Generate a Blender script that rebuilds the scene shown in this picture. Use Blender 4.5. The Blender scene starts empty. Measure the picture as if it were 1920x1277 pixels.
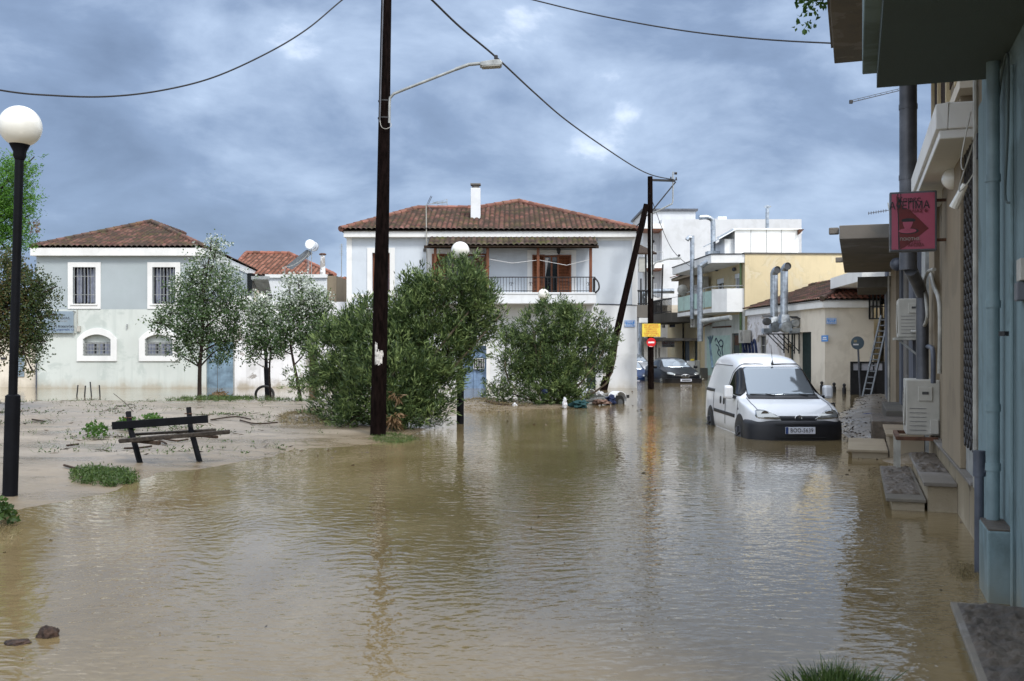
import bpy, bmesh, math, random
import numpy as np
from mathutils import Vector, Matrix
from mathutils.bvhtree import BVHTree
R = math.radians
random.seed(7); RNG = np.random.default_rng(11)
SC = bpy.context.scene
COL = SC.collection
# ------------------------------------------------------------------ camera
F, CH, HY = 1867.0, 1.63, 652.0          # focal length in photo pixels, eye height, horizon row
cam = bpy.data.cameras.new("camera"); camo = bpy.data.objects.new("camera", cam); COL.objects.link(camo)
camo.location = (0, 0, CH); camo.rotation_euler = (R(90), 0, 0)
cam.lens = 35; cam.sensor_width = 36; cam.shift_y = 13.5/1920; cam.clip_end = 3000; cam.clip_start = 0.05
cam.dof.use_dof = True; cam.dof.focus_distance = 22; cam.dof.aperture_fstop = 5.0
SC.camera = camo
SC.view_settings.view_transform = 'Standard'; SC.view_settings.look = 'None'
SC.view_settings.exposure = 0.86; SC.view_settings.gamma = 1
# ------------------------------------------------------------------ sky and sun
SUN_EL, SUN_ROT = R(46), R(150)          # high soft sun behind the camera, to the right
wd = bpy.data.worlds.new("World"); SC.world = wd; wd.use_nodes = True
def world():
    nt = wd.node_tree; N = nt.nodes; L = nt.links; N.clear()
    out = N.new('ShaderNodeOutputWorld'); bg = N.new('ShaderNodeBackground')
    sky = N.new('ShaderNodeTexSky'); sky.sky_type = 'NISHITA'; sky.sun_disc = False
    sky.sun_elevation = SUN_EL; sky.sun_rotation = SUN_ROT
    sk = N.new('ShaderNodeVectorMath'); sk.operation = 'SCALE'; sk.inputs['Scale'].default_value = 0.10
    L.new(sky.outputs[0], sk.inputs[0])
    tc = N.new('ShaderNodeTexCoord'); sp = N.new('ShaderNodeSeparateXYZ'); L.new(tc.outputs['Generated'], sp.inputs[0])
    def m(op, a, b=None, c=None):
        n = N.new('ShaderNodeMath'); n.operation = op
        for i, v in enumerate((a, b, c)):
            if v is None: continue
            if hasattr(v, 'links'): L.new(v, n.inputs[i])
            else: n.inputs[i].default_value = v
        return n.outputs[0]
    zz = m('ADD', m('MAXIMUM', sp.outputs[2], 0.0), 0.34)
    cx = N.new('ShaderNodeCombineXYZ')
    L.new(sp.outputs[0], cx.inputs[0]); L.new(sp.outputs[1], cx.inputs[1]); L.new(m('MULTIPLY', sp.outputs[2], 2.1), cx.inputs[2])
    def noise(scale, detail, rough, dist, off):
        mp = N.new('ShaderNodeMapping'); mp.inputs['Location'].default_value = off
        L.new(cx.outputs[0], mp.inputs[0])
        n = N.new('ShaderNodeTexNoise'); n.inputs['Scale'].default_value = scale; n.inputs['Detail'].default_value = detail
        n.inputs['Roughness'].default_value = rough; n.inputs['Distortion'].default_value = dist
        L.new(mp.outputs[0], n.inputs['Vector']); return n.outputs['Fac']
    n1 = noise(2.0, 3, .45, .3, (2.2, 6.1, 0)); n2 = noise(4.6, 8, .56, .25, (1.3, 4.2, 1))
    f = m('ADD', m('ADD', m('MULTIPLY', n1, 0.52), m('MULTIPLY', n2, 0.50)), 0.325)
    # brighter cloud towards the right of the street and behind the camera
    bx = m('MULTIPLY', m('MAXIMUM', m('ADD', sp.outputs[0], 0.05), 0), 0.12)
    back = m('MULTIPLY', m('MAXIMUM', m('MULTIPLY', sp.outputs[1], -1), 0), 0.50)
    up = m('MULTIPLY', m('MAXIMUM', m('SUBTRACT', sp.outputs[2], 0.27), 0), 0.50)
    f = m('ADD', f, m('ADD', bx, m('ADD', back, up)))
    cr = N.new('ShaderNodeValToRGB'); L.new(f, cr.inputs[0])
    E = cr.color_ramp.elements; E[0].position = 0.62; E[0].color = (.080, .112, .176, 1); E[1].position = 1.0; E[1].color = (.82, .88, .98, 1)
    for p, c in ((.73, (.112, .156, .242, 1)), (.81, (.155, .212, .320, 1)), (.90, (.285, .360, .485, 1))):
        e = E.new(p); e.color = c
    
    mx = N.new('ShaderNodeMix'); mx.data_type = 'RGBA'; mx.inputs[0].default_value = 0.93
    L.new(sk.outputs[0], mx.inputs[6]); L.new(cr.outputs[0], mx.inputs[7])
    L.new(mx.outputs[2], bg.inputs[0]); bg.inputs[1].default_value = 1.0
    # photograph exposes the cloud itself; the value above is its radiance
    L.new(bg.outputs[0], out.inputs[0])
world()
sl = bpy.data.lights.new("sun", 'SUN'); sl.energy = 1.5; sl.angle = R(14); sl.color = (1, .96, .9)
so = bpy.data.objects.new("sun", sl); COL.objects.link(so)
_sd = Vector((math.sin(SUN_ROT)*math.cos(SUN_EL), math.cos(SUN_ROT)*math.cos(SUN_EL), math.sin(SUN_EL)))
so.rotation_euler = _sd.to_track_quat('Z', 'Y').to_euler(); so.location = (0, 0, 30)

# ------------------------------------------------------------------ placing from the photograph's measurements
def D_of(py): return CH*F/(py-HY)
def W(px, py, D): return Vector(((px-960)/F*D, D, CH+(HY-py)/F*D))
def G(px, py): D = D_of(py); return Vector(((px-960)/F*D, D, 0))
def XA(px, D): return (px-960)/F*D
def ZA(py, D): return CH+(HY-py)/F*D
class Frame:
    def __init__(s, o, rz):
        s.o = Vector(o); s.rz = rz; c, n = math.cos(rz), math.sin(rz)
        s.ex = Vector((c, n, 0)); s.ey = Vector((-n, c, 0))
    def w(s, x, y, z=0): return s.o+s.ex*x+s.ey*y+Vector((0, 0, z))
    def ya(s, px, x=0):
        k = (px-960)/F; p = s.o+s.ex*x
        return (p.x-k*p.y)/(k*s.ey.y-s.ey.x)
    def xa(s, px, y=0):
        k = (px-960)/F; p = s.o+s.ey*y
        return (k*p.y-p.x)/(s.ex.x-k*s.ex.y)
    def za(s, py, x, y): return ZA(py, s.w(x, y).y)
F0 = Frame((0, 0, 0), 0)
FR = Frame((1.0, 0, 0), -math.atan(.3455))       # the right-hand row: local y runs along the street, -x out into it
FS = Frame((12.1, 38.5, 0), math.atan(.0706))    # the side street behind
# ------------------------------------------------------------------ objects
BASE = {}
def props(o, label=None, cat=None, group=None, kind=None):
    if label: o['label'] = label
    if cat: o['category'] = cat
    if group: o['group'] = group
    if kind: o['kind'] = kind
    return o
def thing(name, label, cat, base=(0, 0, 0), fr=F0, group=None):
    o = bpy.data.objects.new(name, None); COL.objects.link(o); o.empty_display_size = .2
    o.location = fr.w(*base); o.rotation_euler = (0, 0, fr.rz)
    BASE[o.name] = Vector(base); return props(o, label, cat, group)
class MB:
    def __init__(s): s.v = []; s.f = []
    def add(s, vs, fs):
        n = len(s.v); s.v += [tuple(v) for v in vs]; s.f += [tuple(i+n for i in f) for f in fs]; return s
    def box(s, x0, x1, y0, y1, z0, z1):
        if x0 > x1: x0, x1 = x1, x0
        if y0 > y1: y0, y1 = y1, y0
        if z0 > z1: z0, z1 = z1, z0
        return s.add([(x0, y0, z0), (x1, y0, z0), (x1, y1, z0), (x0, y1, z0), (x0, y0, z1), (x1, y0, z1), (x1, y1, z1), (x0, y1, z1)],
                     [(0, 3, 2, 1), (4, 5, 6, 7), (0, 1, 5, 4), (1, 2, 6, 5), (2, 3, 7, 6), (3, 0, 4, 7)])
    def prism(s, pts, ext):
        n = len(pts); e = Vector(ext); P = [Vector(p) for p in pts]
        return s.add(P+[p+e for p in P], [tuple(range(n))[::-1], tuple(range(n, 2*n))]+[(i, (i+1) % n, (i+1) % n+n, i+n) for i in range(n)])
    def bar(s, a, b, w, h, up=(0, 0, 1)):
        a, b = Vector(a), Vector(b); d = (b-a).normalized(); u = Vector(up)
        if abs(d.dot(u)) > .95: u = Vector((0, 1, 0))
        r = d.cross(u).normalized()*w/2; u = r.cross(d).normalized()*h/2
        return s.add([a-r-u, a+r-u, a+r+u, a-r+u, b-r-u, b+r-u, b+r+u, b-r+u],
                     [(0, 3, 2, 1), (4, 5, 6, 7), (0, 1, 5, 4), (1, 2, 6, 5), (2, 3, 7, 6), (3, 0, 4, 7)])
    def tube(s, pts, rad, seg=8, cap=True):
        P = [Vector(p) for p in pts]; n = len(P)
        if not hasattr(rad, '__len__'): rad = [rad]*n
        vs = []; fs = []; ref = Vector((0.13, 0.21, 0.97))
        prev = None
        for i, p in enumerate(P):
            d = (P[min(i+1, n-1)]-P[max(i-1, 0)]).normalized()
            if prev is None:
                if abs(d.dot(ref)) > .9: ref = Vector((1, .1, 0))
                a = d.cross(ref).normalized()
            else: a = (prev-d*prev.dot(d)).normalized()
            prev = a; b = d.cross(a)
            for k in range(seg):
                t = 2*math.pi*k/seg; vs.append(p+(a*math.cos(t)+b*math.sin(t))*rad[i])
        for i in range(n-1):
            for k in range(seg): fs.append((i*seg+k, i*seg+(k+1) % seg, (i+1)*seg+(k+1) % seg, (i+1)*seg+k))
        if cap: fs += [tuple(range(seg))[::-1], tuple(range((n-1)*seg, n*seg))]
        return s.add(vs, fs)
    def lathe(s, prof, c=(0, 0, 0), seg=24, axis='z'):
        vs = []; fs = []; c = Vector(c); n = len(prof)
        for r, z in prof:
            for k in range(seg):
                t = 2*math.pi*k/seg; q = (r*math.cos(t), r*math.sin(t), z)
                if axis == 'y': q = (q[0], q[2], q[1])
                if axis == 'x': q = (q[2], q[0], q[1])
                vs.append(c+Vector(q))
        for i in range(n-1):
            for k in range(seg): fs.append((i*seg+k, i*seg+(k+1) % seg, (i+1)*seg+(k+1) % seg, (i+1)*seg+k))
        fs += [tuple(range(seg))[::-1], tuple(range((n-1)*seg, n*seg))]
        return s.add(vs, fs)
    def sphere(s, c, r, seg=28, rings=16):
        return s.lathe([(max(r*math.sin(math.pi*i/rings), 1e-4), -r*math.cos(math.pi*i/rings)) for i in range(rings+1)], c, seg)
    def ring(s, outer, inner, fn, d0, d1):
        """flat frame between two outlines (same count) in wall coordinates, d0 = outer face, d1 = at the wall"""
        n = len(outer); vs = [fn(u, z, d0) for u, z in outer]+[fn(u, z, d0) for u, z in inner]+[fn(u, z, d1) for u, z in outer]+[fn(u, z, d1) for u, z in inner]
        fs = []
        for i in range(n):
            j = (i+1) % n; fs += [(i, j, n+j, n+i), (2*n+i, 2*n+j, j, i), (n+i, n+j, 3*n+j, 3*n+i), (3*n+i, 3*n+j, 2*n+j, 2*n+i)]
        return s.add(vs, fs)
    def wall(s, u0, u1, z0, z1, fn, holes, depth=.2):
        us = sorted({u0, u1}|{h[0] for h in holes}|{h[1] for h in holes}); zs = sorted({z0, z1}|{h[2] for h in holes}|{h[3] for h in holes})
        us = [u for u in us if u0 <= u <= u1]; zs = [z for z in zs if z0 <= z <= z1]
        for i in range(len(us)-1):
            for j in range(len(zs)-1):
                cu, cz = (us[i]+us[i+1])/2, (zs[j]+zs[j+1])/2
                if any(h[0] < cu < h[1] and h[2] < cz < h[3] for h in holes): continue
                s.add([fn(us[i], zs[j], 0), fn(us[i+1], zs[j], 0), fn(us[i+1], zs[j+1], 0), fn(us[i], zs[j+1], 0)], [(0, 1, 2, 3)])
        for a, b, c, d in holes:
            for (p, q) in (((a, c), (b, c)), ((b, c), (b, d)), ((b, d), (a, d)), ((a, d), (a, c))):
                s.add([fn(p[0], p[1], 0), fn(q[0], q[1], 0), fn(q[0], q[1], depth), fn(p[0], p[1], depth)], [(0, 1, 2, 3)])
        return s
    def mesh(s, name, off=Vector((0, 0, 0)), merge=False):
        me = bpy.data.meshes.new(name)
        me.from_pydata([(v[0]-off.x, v[1]-off.y, v[2]-off.z) for v in s.v], [], s.f); 
        bm = bmesh.new(); bm.from_mesh(me)
        if merge: bmesh.ops.remove_doubles(bm, verts=bm.verts, dist=1e-4)
        bmesh.ops.recalc_face_normals(bm, faces=bm.faces); bm.to_mesh(me); bm.free(); me.update(); return me
    def build(s, name, mat, parent, smooth=False, bevel=0, label=None, kind=None):
        b = BASE[parent.name]; me = s.mesh(name, b, merge=smooth or bevel > 0); o = bpy.data.objects.new(name, me); COL.objects.link(o)
        o.parent = parent; BASE[o.name] = b; me.materials.append(mat); finish(o, smooth, bevel)
        if label: o['label'] = label
        if kind: o['kind'] = kind
        return o
    def top(s, name, mat, label, cat, base=(0, 0, 0), fr=F0, smooth=False, bevel=0, group=None, kind=None):
        b = Vector(base); me = s.mesh(name, b, merge=smooth or bevel > 0); o = bpy.data.objects.new(name, me); COL.objects.link(o)
        o.location = fr.w(*base); o.rotation_euler = (0, 0, fr.rz); BASE[o.name] = b; me.materials.append(mat); finish(o, smooth, bevel)
        return props(o, label, cat, group, kind)
def finish(o, smooth, bevel):
    me = o.data
    if smooth:
        for p in me.polygons: p.use_smooth = True
        if not bevel:
            bm = bmesh.new(); bm.from_mesh(me)
            for e in bm.edges:
                if len(e.link_faces) == 2 and e.calc_face_angle(0) > R(48): e.smooth = False
            bm.to_mesh(me); bm.free()
    if bevel:
        m = o.modifiers.new('bevel', 'BEVEL'); m.width = bevel; m.segments = 2; m.limit_method = 'ANGLE'; m.angle_limit = R(40)
def struct(o): o['kind'] = 'structure'; return o
def kids(o): return [c for c in bpy.data.objects if c.parent == o]
def copy_tree(o, parent=None):
    c = o.copy(); COL.objects.link(c); c.parent = parent
    if o.name in BASE: BASE[c.name] = BASE[o.name]
    for ch in kids(o): copy_tree(ch, c)
    return c
def text(name, body, size, mat, parent, pos, align='CENTER', rx=90, rz=0, sx=1, ext=.002, spacing=1):
    """lettering standing in the x-z plane of its parent's frame (rotated rz about z)"""
    cu = bpy.data.curves.new(name, 'FONT'); cu.body = body; cu.size = size; cu.align_x = align; cu.align_y = 'CENTER'; cu.extrude = ext
    cu.space_character = spacing; cu.resolution_u = 3
    t = bpy.data.objects.new(name, cu); COL.objects.link(t); dg = bpy.context.evaluated_depsgraph_get()
    me = bpy.data.meshes.new_from_object(t.evaluated_get(dg)); bpy.data.objects.remove(t)
    M = Matrix.Rotation(R(rz), 4, 'Z')@Matrix.Rotation(R(rx), 4, 'X')@Matrix.Diagonal((sx, 1, 1, 1))
    me.transform(M); me.materials.clear(); me.materials.append(mat)
    o = bpy.data.objects.new(name, me); COL.objects.link(o); o.parent = parent; o.location = Vector(pos)-BASE[parent.name]; BASE[o.name] = BASE[parent.name]
    return o
def smoothpath(P, k=6):
    P = [Vector(p) for p in P]; out = []
    for i in range(len(P)-1):
        a, b, c, d = P[max(i-1, 0)], P[i], P[i+1], P[min(i+2, len(P)-1)]
        for j in range(k):
            t = j/k; out.append(.5*((2*b)+(c-a)*t+(2*a-5*b+4*c-d)*t*t+(3*b-a-3*c+d)*t**3))
    out.append(P[-1]); return out
# ------------------------------------------------------------------ materials
def newmat(name):
    m = bpy.data.materials.new(name); m.use_nodes = True; nt = m.node_tree; b = nt.nodes['Principled BSDF']; return m, nt, b
class NT:
    def __init__(s, nt): s.nt = nt; s.N = nt.nodes; s.L = nt.links
    def link(s, a, b): s.L.new(a, b)
    def coord(s, kind='Object'): return s.N.new('ShaderNodeTexCoord').outputs[kind]
    def map(s, v, sc=(1, 1, 1), rot=(0, 0, 0), loc=(0, 0, 0)):
        n = s.N.new('ShaderNodeMapping'); n.inputs['Scale'].default_value = sc; n.inputs['Rotation'].default_value = rot; n.inputs['Location'].default_value = loc
        s.L.new(v, n.inputs[0]); return n.outputs[0]
    def noise(s, v, scale, detail=4, rough=.55, dist=0, out='Fac'):
        n = s.N.new('ShaderNodeTexNoise'); n.inputs['Scale'].default_value = scale; n.inputs['Detail'].default_value = detail
        n.inputs['Roughness'].default_value = rough; n.inputs['Distortion'].default_value = dist
        s.L.new(v, n.inputs['Vector']); return n.outputs[out]
    def ramp(s, f, stops, interp='LINEAR'):
        n = s.N.new('ShaderNodeValToRGB'); E = n.color_ramp.elements; n.color_ramp.interpolation = interp
        E[0].position = stops[0][0]; E[1].position = stops[-1][0]
        def c4(c): return (c, c, c, 1) if not hasattr(c, '__len__') else (*c[:3], 1)
        E[0].color = c4(stops[0][1]); E[1].color = c4(stops[-1][1])
        for p, c in stops[1:-1]: e = E.new(p); e.color = c4(c)
        s.L.new(f, n.inputs[0]); return n.outputs[0]
    def mix(s, f, a, b):
        n = s.N.new('ShaderNodeMix'); n.data_type = 'RGBA'
        for i, v in ((0, f), (6, a), (7, b)):
            if hasattr(v, 'links'): s.L.new(v, n.inputs[i])
            elif i == 0: n.inputs[0].default_value = v
            else: n.inputs[i].default_value = (*v[:3], 1)
        return n.outputs[2]
    def math(s, op, a, b=0.0):
        n = s.N.new('ShaderNodeMath'); n.operation = op
        for i, v in enumerate((a, b)):
            if hasattr(v, 'links'): s.L.new(v, n.inputs[i])
            else: n.inputs[i].default_value = v
        return n.outputs[0]
    def bump(s, h, dist, strength=1.0, normal=None):
        n = s.N.new('ShaderNodeBump'); n.inputs['Distance'].default_value = dist; n.inputs['Strength'].default_value = strength
        s.L.new(h, n.inputs['Height'])
        if normal: s.L.new(normal, n.inputs['Normal'])
        return n.outputs[0]
    def z(s, v):
        n = s.N.new('ShaderNodeSeparateXYZ'); s.L.new(v, n.inputs[0]); return n.outputs
    def attr(s, name):
        n = s.N.new('ShaderNodeAttribute'); n.attribute_name = name; return n.outputs['Fac']
def plain(name, col, rough=.6, metal=0, var=.12, scale=6, bump=.0, spec=.5, streak=False):
    m, nt, b = newmat(name); T = NT(nt); c = T.coord()
    f = T.noise(T.map(c, (1, 1, .25) if streak else (1, 1, 1)), scale, 5, .6)
    d = tuple(x*(1-var*1.6) for x in col); l = tuple(min(1, x*(1+var)) for x in col)
    T.link(T.ramp(f, [(.3, d), (.7, l)]), b.inputs['Base Color']); b.inputs['Roughness'].default_value = rough; b.inputs['Metallic'].default_value = metal
    b.inputs['Specular IOR Level'].default_value = spec
    if bump: T.link(T.bump(T.noise(c, scale*6, 4), bump), b.inputs['Normal'])
    return m
def stucco(name, col, stain=None, amt=.5, bump=.004, wet=.5, patch=None, wetcol=(.36, .31, .23), pscale=.9, streaks=.75):
    """painted render: soft tone changes, rain streaks, a ragged flood line at the foot, optional peeled patches"""
    m, nt, b = newmat(name); T = NT(nt); c = T.coord('Object'); stain = stain or tuple(x*.62 for x in col)
    g = T.N.new('ShaderNodeNewGeometry').outputs['Position']
    base = T.ramp(T.noise(g, .7, 6, .6), [(.3, tuple(x*.92 for x in col)), (.7, tuple(min(1, x*1.04) for x in col))])
    st = T.noise(T.map(g, (3.2, 3.2, .22)), 1.3, 5, .6); base = T.mix(T.math('MULTIPLY', T.ramp(st, [(.52, 0.0), (.8, 1.0)]), streaks*amt), base, stain)
    bl = T.noise(g, 1.1, 6, .62, .4); base = T.mix(T.math('MULTIPLY', T.ramp(bl, [(.52, 0.0), (.60, 1.0)]), amt*.6), base, stain)
    if patch:
        pn = T.noise(g, pscale, 8, .65, .6); base = T.mix(T.ramp(pn, [(.555, 0.0), (.575, 1.0)]), base, patch)
    z = T.z(g)[2]; zz = T.math('ADD', z, T.math('MULTIPLY', T.noise(T.map(g, (1, 1, .4)), 1.6, 6, .65), -.9)); zz = T.math('ADD', zz, .5)
    base = T.mix(T.math('MULTIPLY', T.ramp(zz, [(.06, 1.0), (.17, .45), (.42, 0.0)]), wet), base, wetcol)
    T.link(base, b.inputs['Base Color']); b.inputs['Roughness'].default_value = .85; b.inputs['Specular IOR Level'].default_value = .25
    T.link(T.bump(T.noise(c, 42, 6, .7), bump), b.inputs['Normal']); return m
def glassy(name, col=(.03, .035, .04), rough=.06, metal=0.0, ior=1.5):
    m, nt, b = newmat(name); T = NT(nt); b.inputs['Base Color'].default_value = (*col, 1); b.inputs['Roughness'].default_value = rough
    b.inputs['Metallic'].default_value = metal; b.inputs['IOR'].default_value = ior
    T.link(T.bump(T.noise(T.coord(), 2.2, 2), .004, .35), b.inputs['Normal']); return m
def tilemat(name, red=(.30, .115, .075), dark=(.05, .04, .032), moss=(.10, .105, .03), mossy=.3, grime=.55):
    m, nt, b = newmat(name); T = NT(nt); g = T.N.new('ShaderNodeNewGeometry').outputs['Position']
    t = T.attr('tint'); gr = T.attr('groove')
    base = T.ramp(t, [(0.0, tuple(x*.55 for x in red)), (.5, red), (1.0, tuple(min(1, x*1.35+.02) for x in red))])
    n = T.noise(g, 1.3, 7, .7); base = T.mix(T.math('MULTIPLY', T.ramp(n, [(.36, 0.0), (.58, 1.0)]), grime), base, dark)
    base = T.mix(T.math('MULTIPLY', T.ramp(gr, [(.2, 1.0), (.78, 0.0)]), .9), base, dark)
    n2 = T.noise(g, 2.3, 6, .7); base = T.mix(T.math('MULTIPLY', T.ramp(n2, [(.5, 0.0), (.64, 1.0)]), mossy), base, moss)
    T.link(base, b.inputs['Base Color']); b.inputs['Roughness'].default_value = .85; b.inputs['Specular IOR Level'].default_value = .3
    T.link(T.bump(T.noise(g, 30, 5, .7), .006), b.inputs['Normal']); return m
def leafmat(name, dark, mid, light, trans=.3, rough=.5, silver=None, silver_at=.6):
    m, nt, b = newmat(name); T = NT(nt); t = T.attr('tint')
    stops = [(0.0, dark), (.45, mid), (1.0 if silver is None else silver_at, light)]
    if silver: stops += [(silver_at+.02, silver), (1.0, silver)]
    c = T.ramp(t, stops); T.link(c, b.inputs['Base Color']); b.inputs['Roughness'].default_value = rough; b.inputs['Specular IOR Level'].default_value = .4
    tr = T.N.new('ShaderNodeBsdfTranslucent'); T.link(c, tr.inputs[0]); mx = T.N.new('ShaderNodeMixShader'); mx.inputs[0].default_value = trans
    T.link(b.outputs[0], mx.inputs[1]); T.link(tr.outputs[0], mx.inputs[2]); T.link(mx.outputs[0], nt.nodes['Material Output'].inputs[0]); return m
def bark(name, col):
    return plain(name, col, .9, 0, .35, 9, .01, .2, True)
def water_mat():
    m, nt, b = newmat('flood_water'); T = NT(nt); g = T.N.new('ShaderNodeNewGeometry').outputs['Position']
    n = T.noise(T.map(g, (1, .6, 1)), .42, 6, .62, 1.4)
    T.link(T.ramp(n, [(.28, (.150, .110, .052)), (.5, (.190, .143, .073)), (.74, (.245, .192, .110))]), b.inputs['Base Color'])
    b.inputs['Roughness'].default_value = .035; b.inputs['IOR'].default_value = 1.48; b.inputs['Specular IOR Level'].default_value = .5
    wv = T.noise(g, .22, 2, .5, .6, 'Color')
    vm = T.N.new('ShaderNodeVectorMath'); vm.operation = 'MULTIPLY_ADD'; vm.inputs[1].default_value = (1.6, 1.6, 0); T.link(wv, vm.inputs[0]); T.link(g, vm.inputs[2])
    a = T.noise(T.map(vm.outputs[0], (6.2, 8.6, 1), (0, 0, R(-14))), 1.0, 2.5, .5)
    bb = T.noise(T.map(vm.outputs[0], (8.5, 12.0, 1), (0, 0, R(22))), 1.0, 2, .45)
    c = T.noise(T.map(g, (.8, 1.5, 1)), 1.0, 2, .5)
    calm = T.ramp(T.noise(T.map(g, (.16, .11, 1), loc=(.35, .2, 0)), 1.0, 2, .5), [(.36, .28), (.58, 1.0)])
    h = T.math('MULTIPLY', T.math('ADD', a, T.math('MULTIPLY', bb, .45)), calm); h = T.math('ADD', h, T.math('MULTIPLY', c, .38))
    T.link(T.bump(h, .0092, 1.0), b.inputs['Normal']); return m
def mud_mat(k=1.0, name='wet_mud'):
    m, nt, b = newmat(name); T = NT(nt); g = T.N.new('ShaderNodeNewGeometry').outputs['Position']
    n = T.noise(g, .5, 8, .62, .5); base = T.ramp(n, [(.28, (.19*k, .155*k, .118*k)), (.5, (.262*k, .22*k, .172*k)), (.72, (.325*k, .28*k, .225*k))])
    n2 = T.noise(g, 3.5, 8, .7); base = T.mix(T.ramp(n2, [(.56, 0.0), (.70, .6)]), base, (.085, .068, .045))
    n3 = T.noise(T.map(g, (.7, 1.6, 1)), .8, 5, .6, .8); base = T.mix(T.ramp(n3, [(.52, 0.0), (.60, .45)]), base, (.13, .105, .08))
    z = T.z(g)[2]; base = T.mix(T.ramp(z, [(.0, .95), (.05, .55), (.10, 0.0)]), base, (.19, .145, .09))
    T.link(base, b.inputs['Base Color'])
    T.link(T.ramp(T.math('ADD', T.math('SUBTRACT', n, T.math('MULTIPLY', T.math('SUBTRACT', n3, .5), 1.2)), T.math('MULTIPLY', z, 1.6)), [(.42, .14), (.62, .40), (.9, .62)]), b.inputs['Roughness']); b.inputs['Specular IOR Level'].default_value = .5
    h = T.math('ADD', T.noise(g, 2.2, 8, .62), T.math('MULTIPLY', T.noise(g, 16, 5, .6), .22))
    T.link(T.bump(h, .05, .7), b.inputs['Normal']); return m
def siltmat():
    m, nt, b = newmat('drying_silt'); T = NT(nt); g = T.N.new('ShaderNodeNewGeometry').outputs['Position']
    n = T.noise(g, 5, 8, .7, .5); T.link(T.ramp(n, [(.3, (.03, .023, .017)), (.5, (.085, .066, .048)), (.75, (.15, .12, .09))]), b.inputs['Base Color'])
    b.inputs['Roughness'].default_value = .45; T.link(T.bump(T.noise(g, 9, 8, .7), .05, .9), b.inputs['Normal']); return m
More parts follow.
